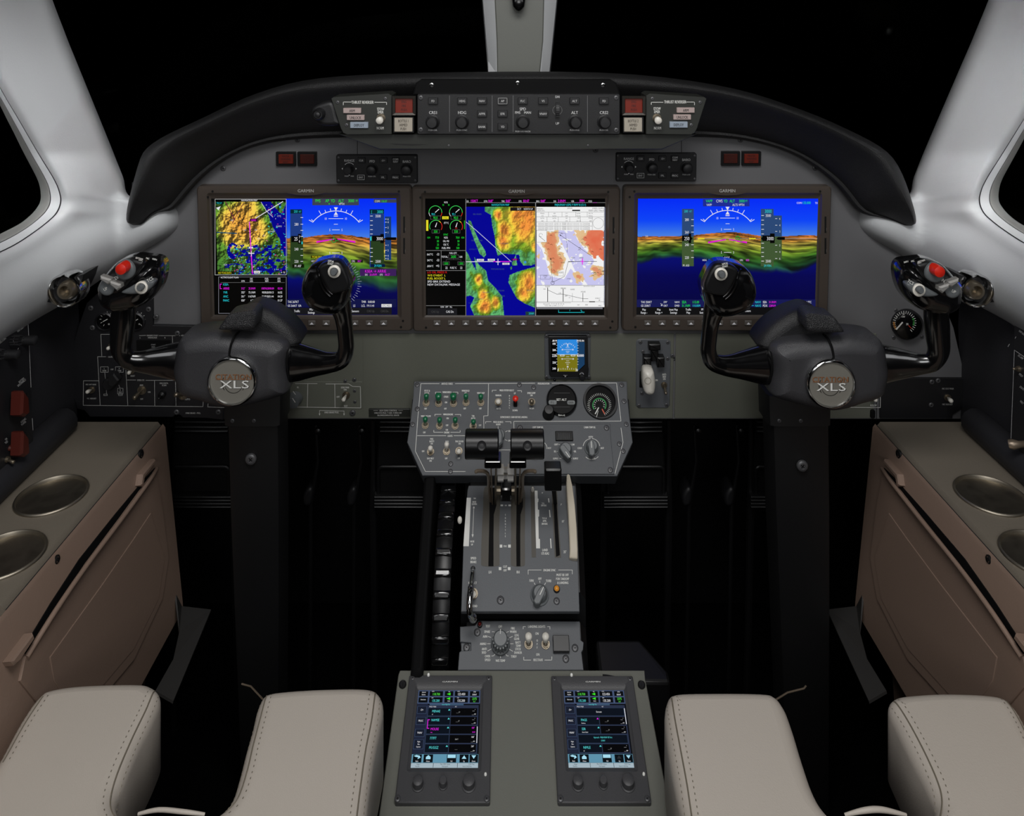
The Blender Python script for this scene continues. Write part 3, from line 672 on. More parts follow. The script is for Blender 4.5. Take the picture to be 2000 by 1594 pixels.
    b = MB(F); b.col((230, 230, 225)); (q, r_), = T([(1726, 112)]); b.text('XPDR', q, r_, 3.8, .0345, rot=rt * .9, fat=.25); b.text('IDNT', q + (.8 if right else -.5), r_ + 5, 3.8, .0345, rot=rt * .9, fat=.25)
    build('lettering', b, INK, h2, 0)
    # badge
    b = MB(F); b.plathe(BX, BY, [(48.5, -.004), (48.5, .003), (46.5, .0062), (44, .0066), (42.5, .005), (42, .0035)], 48); b.f.pop(); b.c.pop(); b.mi.pop(); o = build('badge_ring', b, CHROME, t, 60)
    b = MB(F); b.plathe(BX, BY, [(43, .0), (43, .0038)], 48); build('badge_face', b, BADGE, o, 40)
    b = MB(F); b.col((60, 58, 54)); b.arc(BX + 1, BY + 6, 22, 150, 215, 1.4, .0041); b.arc(BX + 1, BY + 6, 22, -35, 30, 1.4, .0041); b.arc(BX + 1, BY + 8, 17, 200, 340, 1.2, .0041)
    b.col((40, 34, 28)); b.text('CITATION', BX + 1.4, BY - 6.6, 9.2, .0041, wid=71, fat=.5); b.text('XLS', BX + 3.2, BY + 8.4, 14, .0041, wid=58, fat=.5)  # dark offset copies paint a shadow behind the badge letters
    b.col((142, 96, 62)); b.text('CITATION', BX + .8, BY - 7.2, 9.2, .0045, wid=70, fat=.35); b.rect(BX - 34, BY - 1.8, BX + 35, BY - 1.0, .0045)
    b.col((232, 232, 228)); b.text('XLS', BX + 2.4, BY + 7.6, 14, .0045, wid=57, fat=.6)
    build('badge_lettering', b, INK, o, 0)
BADGE = mat('satin_silver_badge', (138, 136, 128), .36, .3)
yoke(False); yoke(True)

# ---------------------------------------------------------------- rudder pedals
def pedal(x0, x1, F0, lab, grp='rudder pedals', y0=820):
    F = front((x0 + x1) / 2, 900, F0); t = thing('rudder_pedal', lab, 'pedal', F, grp)
    b = MB(F)
    for y in (822, 832, 840): b.prr(x0 + 8, y, x1 - 8, y + 9, 3, .0, .018 - (y - 822) * .0003, .003)
    build('toe_pad', b, SATIN, t, 50)
    b = MB(F); b.pprism([(x0 + 8, 836), (x1 - 8, 836), (x1 - 2, 980), (x0 + 2, 980)], -.02, .0, .003); build('pedal_plate', b, MATTE, t)
    b = MB(F); q = rr(x0 + 8, 912, x1 - 8, 972, 8); b.tube([F.p(x, y, .006) for x, y in q] + [F.p(*q[0], .006)], .003, 8); build('opening_rim', b, SATIN, t)
    b = MB(F)
    for i in range(4): b.prr(x0 - 2, 970 + i * 6.5, x1 + 2, 975 + i * 6.5, 2, .0, .016, .002)
    build('heel_ribs', b, SATIN, t, 50)
    for x in (x0 - 2, x1 + 2):
        b = MB(F); q = F.p(x, 995, -.005); b.tube([F.p(x, y, -.005) for y in (820, 900, 960, 995)] + [(q[0], -F.O.z, -.03)], [.004, .004, .006, .007, .006], 8)
        build('pedal_arm', b, SATIN, t)
pedal(731, 852, 1.36, 'black ribbed rudder pedal beside the left edge of the switch panel')
pedal(1180, 1304, 1.36, 'black ribbed rudder pedal beside the right edge of the switch panel')
pedal(330, 455, 1.36, 'black rudder pedal half hidden behind the left control column')
pedal(1468, 1580, 1.36, 'black rudder pedal half hidden behind the right control column')
def linkage(x, lab):
    F = front(x, 960, 1.42); t = thing('brake_linkage', lab, 'brake linkage', F, 'brake linkages behind the columns')
    b = MB(F); b.tube([F.p(x + 14, 830, -.01), F.p(x + 18, 900, 0), F.p(x + 8, 960, 0), F.p(x + 4, 985, 0), (F.p(x, 985, 0)[0], -F.O.z, -.01)], [.003, .003, .004, .004, .004], 8); build('rod', b, SATIN, t)
    b = MB(F); b.puffy([(x - 10, 965), (x, 950), (x + 9, 955), (x + 6, 982), (x - 8, 985)], -.03, .01, .006, 3); build('cylinder_boot', b, DARKP, t, 60)
    b = MB(F); b.plathe(x + 20, 838, [(6, 0), (6, .01), (2, .012)], 12); build('clevis', b, SATIN, t)
for x, l in ((603, 'black brake rod and boot just right of the left control column'), (688, 'black brake rod and boot beside the left inner rudder pedal'), (1342, 'black brake rod and boot beside the right inner rudder pedal'), (1425, 'black brake rod and boot just left of the right control column')): linkage(x, l)
# ---------------------------------------------------------------- generated screen pictures (numpy, computed here)
def vnoise(X, Y, seed):
    g = np.random.RandomState(seed).rand(64, 64); xi = np.floor(X).astype(int); yi = np.floor(Y).astype(int); fx = X - xi; fy = Y - yi
    fx = fx * fx * (3 - 2 * fx); fy = fy * fy * (3 - 2 * fy); g_ = lambda a, b: g[b % 64, a % 64]
    return (g_(xi, yi) * (1 - fx) + g_(xi + 1, yi) * fx) * (1 - fy) + (g_(xi, yi + 1) * (1 - fx) + g_(xi + 1, yi + 1) * fx) * fy
def fbm(X, Y, seed, o=4): return sum(vnoise(X * 2 ** i, Y * 2 ** i, seed + i) * .5 ** i for i in range(o)) / (2 - .5 ** (o - 1))
def ramp(t, stops):
    ks = [s[0] for s in stops]; return np.stack([np.interp(t, ks, [s[1][i] for s in stops]) for i in range(3)], -1)
def inpoly(X, Y, P):
    r = np.zeros(X.shape, bool); n = len(P)
    for i in range(n):
        (x1, y1), (x2, y2) = P[i], P[(i + 1) % n]
        if y1 == y2: continue
        r ^= ((y1 > Y) != (y2 > Y)) & (X < (x2 - x1) * (Y - y1) / (y2 - y1) + x1)
    return r
def pdist(X, Y, P):
    d = np.full(X.shape, 1e9); n = len(P)
    for i in range(n):
        (x1, y1), (x2, y2) = P[i], P[(i + 1) % n]; dx, dy = x2 - x1, y2 - y1
        t = np.clip(((X - x1) * dx + (Y - y1) * dy) / (dx * dx + dy * dy + 1e-9), 0, 1); d = np.minimum(d, np.hypot(X - x1 - t * dx, Y - y1 - t * dy))
    return d
def linA(im):
    c = np.clip(im, 0, 255) / 255; return np.where(c <= .04045, c / 12.92, ((c + .055) / 1.055) ** 2.4)
def picture(b, x0, y0, x1, y1, im, w):      # one tiny face per picture element of the glass
    h, wd = im.shape[:2]; a0, b0 = b.F.uv(x0, y0, w); a1, _ = b.F.uv(x1, y0, w); _, b1 = b.F.uv(x0, y1, w)
    base = len(b.v); us = np.linspace(a0, a1, wd + 1); vv = np.linspace(b0, b1, h + 1); lc = linA(im)
    b.v += [(float(u), float(v), w) for v in vv for u in us]
    for j in range(h):
        r = base + j * (wd + 1)
        for i in range(wd):
            b.f.append((r + i, r + wd + 1 + i, r + wd + 2 + i, r + 1 + i)); c = lc[j, i]; b.c.append((c[0], c[1], c[2], 1)); b.mi.append(0)
def grid(x0, y0, x1, y1): return np.meshgrid(np.arange(x0, x1) + .5, np.arange(y0, y1) + .5)
def vista(x0, y0, x1, y1, hy, wy, seed, cx):
    X, Y = grid(x0, y0, x1, y1)
    H = hy - 9 * np.exp(-((X - cx) / 55) ** 2) + 7 * (fbm(X / 45, X * 0 + 3, seed) - .5) + 3; Wt = wy + 16 * (fbm(X / 40, X * 0 + 9, seed + 5) - .5) + 12 * np.sin((X - cx) / 60)
    t = (Y - H) / (Wt - H)
    sky = ramp((Y - y0) / (hy - y0), [(0, (0, 44, 255)), (.6, (10, 70, 255)), (1, (70, 128, 235))])
    ter = ramp(t, [(0, (176, 98, 40)), (.12, (186, 120, 48)), (.26, (186, 168, 70)), (.45, (126, 146, 44)), (.7, (62, 112, 34)), (.9, (40, 96, 50)), (1, (30, 70, 60))])
    dep = np.clip(t, .02, 1.2); u = (X - cx) / (34 + 60 * dep); v = 3.0 / (dep + .3)
    f = lambda a, c: fbm(a * .9 + c * .35, c * 1.1, seed + 20, 3)
    sh = np.clip(.84 + 6.5 * (f(u, v) - f(u + .10, v + .04)), .3, 1.25); ter = ter * sh[..., None]
    sea = ramp((Y - wy) / (y1 - wy), [(0, (4, 8, 108)), (.3, (2, 2, 82)), (1, (0, 0, 62))])
    k = np.clip((t - 1) * 7, 0, 1)[..., None]; g = ter * (1 - k) + sea * k
    return np.where((t < 0)[..., None], sky, g)
def navmap(x0, y0, x1, y1):
    X, Y = grid(x0, y0, x1, y1); u = X / 30.; v = Y / 30.
    P = [(423, 420), (450, 398), (470, 388), (500, 388), (508, 420), (520, 440), (522, 462), (508, 478), (480, 482), (445, 480), (424, 455)]
    d = np.where(inpoly(X, Y, P), 1, -1) * pdist(X, Y, P) + 14 * (fbm(u, v, 3) - .5)
    h = fbm(u * 2.2, v * 2.2, 40, 5); hs = (fbm(u * 2.2 + .12, v * 2.2 + .1, 40, 5) - h) * 9
    land = ramp(d, [(-40, (58, 104, 40)), (-6, (84, 128, 42)), (2, (178, 168, 60)), (14, (214, 164, 66)), (40, (196, 136, 54))]) * np.clip(.9 - hs, .4, 1.3)[..., None]
    W = [(506, 388), (520, 410), (532, 446), (545, 470), (552, 500), (562, 500), (562, 388)]
    wat = inpoly(X + 6 * (fbm(u * 2, v * 2, 9) - .5), Y, W) & (pdist(X, Y, [(532, 392), (556, 392), (548, 412)]) > 4)
    wat |= (Y > 478) & (np.abs(fbm(u * 1.5 + v * .8, v * 2.3, 70, 4) - .5) < .055 + .02 * (X > 500)) & (X > 436)
    wat |= (np.hypot((X - 452), (Y - 490) * .7) < 11) & (np.hypot(X - 455, (Y - 488)) > 8)
    im = np.where(wat[..., None], np.array((0, 0, 140.)), land)
    rs = np.random.RandomState(5)
    for _ in range(330):
        px = rs.uniform(440, 559); py = rs.uniform(395, 536)
        if (py < 478 and px < 518): continue
        c = [(30, 190, 200), (200, 60, 150), (70, 130, 230), (40, 200, 210), (190, 190, 190)][rs.randint(5)]; xi, yi = int(px - x0), int(py - y0)
        im[yi:yi + rs.randint(1, 3), xi:xi + rs.randint(1, 4)] = c
    return im
def islands(x0, y0, x1, y1):
    z = lambda P: [(800 + a * .21, 350 + b_ * .21) for a, b_ in P]; X, Y = grid(x0, y0, x1, y1)
    PP = [z([(700, 250), (1180, 250), (1180, 780), (1130, 800), (1060, 800), (1030, 760), (1020, 700), (870, 690), (820, 710), (800, 640), (790, 520), (770, 440), (755, 330), (700, 300)]),
          z([(545, 380), (570, 390), (600, 470), (650, 580), (700, 660), (712, 700), (690, 725), (650, 690), (610, 590), (570, 480), (548, 420)]),
          z([(520, 660), (545, 700), (590, 800), (620, 850), (600, 720), (640, 790), (710, 850), (730, 940), (790, 1000), (860, 1090), (880, 1275), (600, 1275), (560, 1180), (600, 1100), (560, 1080), (520, 1090)]),
          z([(1180, 810), (1100, 830), (1000, 860), (930, 890), (920, 960), (960, 1040), (1000, 1110), (1080, 1160), (1180, 1200)]),
          z([(950, 780), (990, 700), (1000, 800), (960, 800)]), z([(935, 820), (950, 808), (955, 830), (940, 840)])]
    col = np.zeros(X.shape + (3,)) + np.array((0, 0, 150.)); n = fbm(X / 14, Y / 14, 31, 4) - .5; D = np.full(X.shape, -99.)
    for i, P in enumerate(PP): D = np.maximum(D, np.where(inpoly(X, Y, P), 1, -1) * pdist(X, Y, P))
    hi = np.zeros(X.shape)
    for cx, cy, r in ((1110, 330, 260), (1010, 330, 170), (1060, 430, 160), (890, 480, 110), (870, 560, 100), (700, 1180, 90), (680, 1080, 60), (1120, 960, 130), (1060, 1060, 90), (640, 930, 50), (800, 1150, 60), (820, 330, 60), (1170, 620, 60)):
        hi = np.maximum(hi, 1 - np.hypot(X - 800 - cx * .21, (Y - 350 - cy * .21) * .75) / (r * .21))
    e = np.clip(D / 26, 0, .5) * .5 + hi * .95 + n * .42
    land = ramp(e, [(-.1, (84, 158, 104)), (.16, (84, 158, 92)), (.26, (96, 140, 34)), (.42, (140, 160, 44)), (.55, (206, 186, 58)), (.75, (236, 178, 60)), (1.0, (214, 130, 54))])
    sh = np.clip(1 + (fbm(X / 14 + .1, Y / 14 + .06, 31, 4) - .5 - n) * 4, .75, 1.2)
    return np.where((D > 0)[..., None], land * sh[..., None], col)
def chart(x0, y0, x1, y1):
    z = lambda P: [(800 + a * .21, 350 + b_ * .21) for a, b_ in P]; X, Y = grid(x0, y0, x1, y1); col = np.zeros(X.shape + (3,)) + 250.
    n = fbm(X / 9, Y / 9, 77, 3) - .5
    W = [z([(1355, 478), (1530, 478), (1560, 560), (1620, 640), (1680, 700), (1720, 760), (1700, 800), (1800, 850), (1812, 985), (1660, 985), (1600, 900), (1540, 850), (1500, 760), (1440, 640)]), z([(1180, 590), (1230, 650), (1280, 800), (1300, 900), (1440, 930), (1500, 830), (1560, 900), (1620, 985), (1180, 985)])]
    for P in W: col[inpoly(X, Y, P) & (n > -.22)] = (206, 204, 246)
    Ls = [z([(1275, 478), (1355, 478), (1390, 560), (1400, 640), (1430, 760), (1420, 860), (1380, 900), (1330, 890), (1280, 780), (1250, 660), (1230, 600)]), z([(1530, 478), (1812, 478), (1812, 760), (1740, 720), (1660, 660), (1610, 600), (1560, 530)]),
          z([(1670, 820), (1760, 800), (1812, 830), (1812, 900), (1740, 910), (1690, 880)]), z([(1540, 890), (1590, 860), (1620, 930), (1600, 985), (1560, 970)]), z([(1185, 660), (1220, 690), (1210, 740), (1185, 730)])]
    for i, P in enumerate(Ls):
        d = np.where(inpoly(X, Y, P), 1, -1) * pdist(X, Y, P) + n * 22; k = d > 0
        c = ramp(d, [(0, (232, 200, 150)), (5, (232, 190, 140)), (6, (226, 152, 110)), (14, (226, 140, 100))]) if i != 1 else ramp(d + (X - 1150) * .35, [(-9, (236, 204, 156)), (4, (232, 190, 140)), (5, (232, 130, 96)), (30, (230, 104, 74))])
        col[k] = c[k]
    return col

# ---------------------------------------------------------------- the three big displays
CY, MG, GR, YE, W2 = (40, 210, 220), (235, 30, 235), (30, 225, 60), (235, 225, 40), (235, 235, 240)
def display(x0, y0, x1, y1, scr, lab, fn, keys):
    zoom(); cx = (x0 + x1) / 2; f = PF.sub(cx, 508); t = thing('display_unit', lab, 'display', f, 'big display units')
    b = MB(f); r = .006
    def q(xa, ya, xb, yb, rad, w):
        a, c = f.uv(xa, yb, w); d, e = f.uv(xb, ya, w); return rr(a, c, d, e, rad)
    rs = []
    for pts, w in ((q(x0, y0, x1, y1, r, .016), 0), (q(x0, y0, x1, y1, r, .016), .012), (q(x0 + 3, y0 + 3, x1 - 3, y1 - 3, r * .8, .016), .0155), (q(x0 + 13, y0 + 8, x1 - 13, y1 - 13, .012, .016), .016), (q(scr[0] - 8, scr[1] - 11, scr[2] + 8, scr[3] + 8, .004, .016), .016), (q(scr[0] - 4, scr[1] - 6, scr[2] + 4, scr[3] + 4, .002, .012), .0115), (q(*scr, .0005, .0105), .0102)):
        rs.append([(a, c, w) for a, c in pts])
    b.rings(rs, (True, False))
    b.pprism([(cx - 44, scr[1] - 14), (cx + 44, scr[1] - 14), (cx + 34, scr[1] - 10), (cx + 18, scr[1] - 7), (cx, scr[1] - 6), (cx - 18, scr[1] - 7), (cx - 34, scr[1] - 10)], .012, .0163, .0003)
    b.col((190, 188, 184), 1); b.text('GARMIN', cx, y0 + 7.5, 5.6, .0168, wid=31, fat=.3)
    b.col((5, 5, 5)); 
    for x, y in ((x0 + 24, y0 + 9), (x0 + 15, y0 + 20), (x1 - 24, y0 + 9), (x0 + 26, y1 - 9), (x1 - 20, y1 - 9), (x1 - 16, y1 - 21)): b.disc(x, y, 2.3, .0164)
    for ya, yb in ((58, 90), (100, 131)): b.rect(x1 - 15.5, y0 + ya, x1 - 12, y0 + yb, .0164)
    b.col((110, 105, 100)); b.rect(x1 - 12, y0 + 80, x1 - 11.3, y0 + 86, .0165); b.rect(x1 - 12, y0 + 122, x1 - 11.3, y0 + 128, .0165)
    build('bezel', b, [BEZEL, INK], t, 30)
    kx = scr[0] + 21.5; k0 = None
    for i in range(12):
        x = kx + i * 28.05
        if i in keys: continue
        if k0 is None: k0 = (x, button(f, x - 7, 627, x + 7, 636, t, mat('softkey_grey', (92, 88, 84), .4) if 'softkey_grey' not in MATS else MATS['softkey_grey'], .0022, .0158, name='softkey'))
        else: o = k0[1].copy(); COL.objects.link(o); o.parent = t; o.location.x = f.uv(x, 632, .018)[0] - f.uv(k0[0], 632, .018)[0]
        o = k0[1] if x == k0[0] else o
        if x == k0[0]:
            c = MB(f); c.col(W2); c.flat([(x - 4, 634), (x, 629.6), (x + 4, 634)], .0183); k1 = build('key_arrow', c, INK, o, 0)
        else: c = k1.copy(); COL.objects.link(c); c.parent = o
    b = MB(f); b.col((0, 0, 0)); b.rect(scr[0] - 1, scr[1] - 1, scr[2] + 1, scr[3] + 1, .0101); fn(b); build('screen', b, GLOW, t, 0)
W1 = .0104; WA, WB, WC = .0106, .0108, .0110
def box_(b, x0, y0, x1, y1, c, w=WA): b.col(c); b.rect(x0, y0, x1, y1, w)
def tx(b, t, x, y, h, c=W2, al='l', xs=.72, w=WC, **k): b.col(c); k.setdefault('fat', 0); b.text(t, x, y, h, w, xs=xs, al=al, **k)
def attitude(b, ax, ay, big):
    b.col(W2); s = 1
    b.arc(ax, ay + 57, 57, 38, 142, 1.3, WB, 22)
    for a in (40, 60, 70, 80, 100, 110, 120, 140):
        l = 9 if a in (60, 120) else 5
        r0 = 57; b.line([(ax + r0 * math.cos(R(a)), ay + 57 - r0 * math.sin(R(a))), (ax + (r0 + l) * math.cos(R(a)), ay + 57 - (r0 + l) * math.sin(R(a)))], 1.1, WB)
    for s_ in (-1, 1): b.line([(ax + s_ * 45, ay + 22), (ax + s_ * 52, ay + 18)], 1.2, WB)
    b.flat([(ax - 4, ay - 7), (ax + 4, ay - 7), (ax, ay)], WB); b.flat([(ax, ay + 1), (ax + 4, ay + 8), (ax - 4, ay + 8)], WB); b.rect(ax - 4, ay + 9.5, ax + 4, ay + 11, WB)
    for dy, w, n in ((15, 14, '10'), (26, 3.5, ''), (37, 7, '5'), (82, 7, '5')):
        b.col(W2); b.line([(ax - w, ay + dy), (ax + w, ay + dy)], .9, WB)
        if n: tx(b, n, ax - w - 4, ay + dy, 4.6, al='r'); tx(b, n, ax + w + 4, ay + dy, 4.6)
    y = ay + (58 if not big else 60)
    for s_ in (-1, 1): b.col((230, 20, 210)); b.flat([(ax + s_ * 3, y - 4), (ax + s_ * 38, y - 2 + 3), (ax + s_ * 38, y + 4.5), (ax + s_ * 3, y - 2)], WB)
    b.col((20, 150, 50)); g = ax - 4 if not big else ax + 20; b.arc(g, y + (0 if not big else -6), 4, 0, 360, 1.4, WC, 12); b.line([(g - 9, y), (g - 4, y)], 1.3, WC); b.line([(g + 4, y), (g + 9, y)], 1.3, WC); b.line([(g, y - 4), (g, y - 9)], 1.3, WC)
def tape(b, x0, x1, y0, y1, nums, side, ticks):
    for n, y in nums: tx(b, n, (x0 + x1) / 2 - side * 2, y, 5.4, al='c')
    b.col(W2)
    for y in ticks: b.rect(x1 - 5 if side > 0 else x0, y - .5, x1 if side > 0 else x0 + 5, y + .5, WB)
def pfd_left(b):
    picture(b, 558, 388, 774, 615, vista(558, 388, 774, 615, 462, 544, 11, 655), W1)
    picture(b, 421, 394, 559, 536, navmap(421, 394, 559, 536), W1)
    b.col((190, 190, 190)); b.boxl(420, 389, 559, 537, .8, WA); tx(b, 'NAVIGATION MAP', 487, 391.2, 3.8, W2, 'c')
    box_(b, 422, 394, 437, 399, (0, 30, 30), WA); tx(b, 'TRK UP', 423, 396.5, 3, CY)
    b.col((20, 24, 20))
    for q in ([(424, 412), (470, 436), (530, 480)], [(486, 394), (484, 430), (491, 536)], [(430, 480), (462, 394)], [(450, 395), (500, 470)], [(424, 460), (520, 418)]): b.line(q, .8, WA)
    b.col((110, 30, 60)); b.line([(440, 394), (458, 428), (454, 436)], 1.6, WA); b.line([(475, 398), (458, 428)], 1.1, WA)
    b.col((225, 220, 230)); b.line([(500, 426), (552, 394)], 1.6, WB); b.line([(510, 395), (520, 412), (533, 424)], .8, WB)
    b.col((0, 70, 110)); b.line([(424, 454), (462, 456)], 2, WA)
    b.col(MG); b.line([(487, 434), (493, 534)], 1.8, WB); box_(b, 488, 427, 503, 432.5, (60, 0, 60)); tx(b, 'ARRIE', 495, 430, 3.6, MG, 'c')
    for t, x, y in (('268', 453, 430), ('3161', 478, 449), ('866', 500, 449), ('310', 516, 460), ('360', 505, 466), ('CYYJ', 545, 422), ('KAWO', 545, 442), ('KNUW', 532, 452), ('OLM', 440, 517), ('KTIW', 470, 522)): tx(b, t, x, y, 3.4, (200, 200, 205), 'c')
    box_(b, 486, 482, 494, 485.5, (230, 230, 230)); b.col(W2); b.line([(486, 495), (496, 495)], 1.4, WC); b.line([(491, 491), (491, 500)], 1.2, WC)
    box_(b, 425, 530, 457, 535.5, (20, 20, 0)); tx(b, 'NO TCAS DATA', 426.5, 533, 3.6, YE); box_(b, 496, 529, 508, 534.5, (225, 225, 225), WB); tx(b, 'KSEA', 502, 532, 4, (10, 10, 10), 'c'); box_(b, 551, 528, 559, 535, (0, 0, 0), WB); tx(b, 'N', 555, 532, 4.5, al='c')
    b.col(W2); b.flat([(422, 406), (431, 403), (427, 411)], WB)
    box_(b, 426, 539, 560, 613, (0, 0, 0), W1); b.col((130, 130, 140)); b.boxl(427, 541, 559, 612, .8, WA)
    tx(b, 'ACTIVE FLIGHT PLAN', 431, 541.8, 3.7); 
    for t, x, y in (('DTK', 475, 549), ('DIS', 491, 544.5), ('LEG', 491, 549), ('FUEL', 521, 544.5), ('REM', 521, 549), ('ETE', 545, 544.5), ('LEG', 545, 549)): tx(b, t, x, y, 3.5, al='c')
    b.col((120, 120, 120)); b.line([(431, 551.8), (556, 551.8)], .5, WA)
    for i, (n, a, c, d, e) in enumerate((('KSEA', '', '', '', ''), ('ARRIE', '312\u00b0', '25.0NM', '10876LB/00:00', '02:34'), ('YVR', '353\u00b0', '73.1NM', '9030LB/00:13', '16:52'), ('ANC', '301\u00b0', '1167NM', '3140LB/01:44', '04:29'), ('PANC', '050\u00b0', '6.7', '3040LB/01:42', '01:27'))):
        y = 555.5 + i * 7.8; c_ = MG if i == 1 else W2
        tx(b, n, 436, y, 4.6, MG if i == 1 else CY)
        if a: tx(b, a, 475, y, 4.2, c_, 'c'); tx(b, c, 492, y, 4.2, c_, 'c'); tx(b, d, 523, y, 4.2, c_, 'c'); tx(b, e, 547, y, 4.2, c_, 'c')
    b.col(MG); b.line([(433, 555), (430, 555), (430, 564), (433, 564)], 1, WB)
    box_(b, 610, 388, 701, 401, (60, 66, 84)); 
    for t, x in (('FMS', 621), ('AP', 639), ('YD', 650), ('ALT', 666), ('3000', 686)): tx(b, t, x, 392, 6.2, GR, 'c')
    tx(b, 'FT', 697, 392.4, 4, GR, 'c'); tx(b, 'VPTH', 667, 398.2, 4.6, al='c'); tx(b, '\u2022', 643, 398, 8, GR, 'c')
    box_(b, 730, 389, 774, 396, (60, 66, 84)); tx(b, 'COM1', 732, 393, 4); tx(b, '136.07', 745, 393, 4.4, GR)
    attitude(b, 656, 412, False)
    for q in ((567, 409, 590, 522), (722, 409, 750, 522)): box_(b, *q, (44, 62, 90) if 0 else (30, 60, 130), W1 + .0001)
    for q in ((567, 462, 592, 522), (724, 462, 750, 522)): box_(b, *q, (40, 62, 30), W1 + .00012)
    box_(b, 567, 409, 590, 417, (0, 40, 50)); tx(b, '250', 574, 413, 5, CY); tx(b, 'KT', 584, 413.4, 3.6, CY)
    tape(b, 570, 592, 0, 0, [('280', 438), ('240', 486.5), ('220', 510.5)], 1, [425, 438, 450, 462, 486.5, 499, 510.5])
    box_(b, 569, 461, 584, 473, (0, 0, 0), WB); box_(b, 582, 457, 588, 476, (0, 0, 0), WB); tx(b, '25', 578, 466.5, 7, al='c'); tx(b, '7', 585, 463, 5.5, al='c'); tx(b, '6', 585, 471, 5.5, al='c')
    box_(b, 571, 516, 594, 523, (10, 20, 0), WB); tx(b, 'M .407', 582, 519.5, 4.8, al='c'); box_(b, 589, 472, 591, 477, CY, WC)
    box_(b, 722, 409, 750, 417, (0, 40, 50)); tx(b, '3000', 748, 413.5, 6, CY, 'r'); tx(b, '[', 726, 413.5, 5, CY, 'c')
    tape(b, 723, 750, 0, 0, [('3500', 422), ('2500', 510.5)], -1, [422, 431, 440, 448.5, 457, 485, 493, 501, 510.5])
    box_(b, 727, 460, 750, 471, (0, 0, 0), WB); box_(b, 743, 457, 750, 475, (0, 0, 0), WB); tx(b, '3000', 748, 466, 6.6, al='r'); box_(b, 723, 462, 725.5, 470, CY, WC)
    box_(b, 724, 516, 752, 522, (0, 20, 60), WB); tx(b, '29.92IN', 738, 519, 4.6, CY, 'c')
    box_(b, 752, 423, 764, 508, (24, 60, 120), W1 + .0001); b.col((0, 0, 0)); b.flat([(750, 466), (756, 463.5), (774, 463.5), (774, 469), (756, 469)], WB)
    for t, y in (('6', 428), ('4', 434), ('2', 444.5), ('1', 454), ('1', 479), ('2', 489), ('4', 499.5), ('6', 505)): tx(b, t, 758, y, 4, al='c'); b.col(W2); b.rect(752, y - .4, 755.5, y + .4, WB)
    box_(b, 607, 499, 632, 504.5, (60, 60, 0)); tx(b, 'TCAS FAIL', 619.5, 502, 4.4, YE, 'c'); box_(b, 607, 507, 632, 513, (30, 44, 20)); tx(b, 'HDG', 612, 510, 3.8, al='c'); tx(b, '287\u00b0', 625, 510, 4.2, CY, 'c')
    box_(b, 648, 500, 667, 508, (0, 0, 0), WB); tx(b, '304\u00b0', 657.5, 504, 6.6, al='c'); box_(b, 685, 507, 709, 513, (30, 30, 20)); tx(b, 'CRS', 690, 510, 3.8, al='c'); tx(b, '302\u00b0', 702, 510, 4.2, MG, 'c')
    for a in range(-62, 62, 6):
        r0, r1 = 43, 47 if (a // 6) % 2 else 50
        if 1: b.col((160, 160, 190)); b.line([(656 + r0 * math.cos(R(a)), 553 - r0 * math.sin(R(a))), (656 + r1 * math.cos(R(a)), 553 - r1 * math.sin(R(a)))], .7, WB)
    tx(b, 'N', 689, 544, 6, al='c', rot=-70); box_(b, 703, 525, 774, 539, (60, 30, 90)); tx(b, 'KSEA \u2192 ARRIE', 713, 529.6, 5.6, MG, xs=.85); tx(b, 'DIS', 713, 536.5, 3.6); tx(b, '26.6NM', 722, 536.2, 4.4, MG); tx(b, 'ETE', 742, 536.5, 3.6); tx(b, '06:27', 752, 536.2, 4.4, MG)
    box_(b, 560, 584, 774, 600, (14, 18, 70)); tx(b, 'TAS 267KT', 562, 589.5, 4.6); tx(b, 'GS 266KT  ISA', 562, 597, 4.4); tx(b, 'TMR   0:00:00', 706, 589.5, 4.6); tx(b, 'LCL  19:11:41', 706, 597, 4.6); box_(b, 745, 594, 765, 600, (230, 230, 230), WB); tx(b, 'ETC MSG', 755, 597, 4, (0, 0, 0), 'c'); tx(b, 'LS', 692, 597, 4.6, al='c')
    box_(b, 564, 601, 765, 614, (22, 22, 26)); 
    for t, x, c in (('Traffic', 580, W2), ('Sensors', 694, W2), ('CAS Up', 724, (70, 70, 70)), ('CAS Dn', 751, (70, 70, 70))): tx(b, t, x, 607.5, 4.6, c, 'c')
    tx(b, 'PFD', 608, 604.5, 4.2, al='c'); tx(b, 'Settings', 608, 610.5, 4.4, al='c')
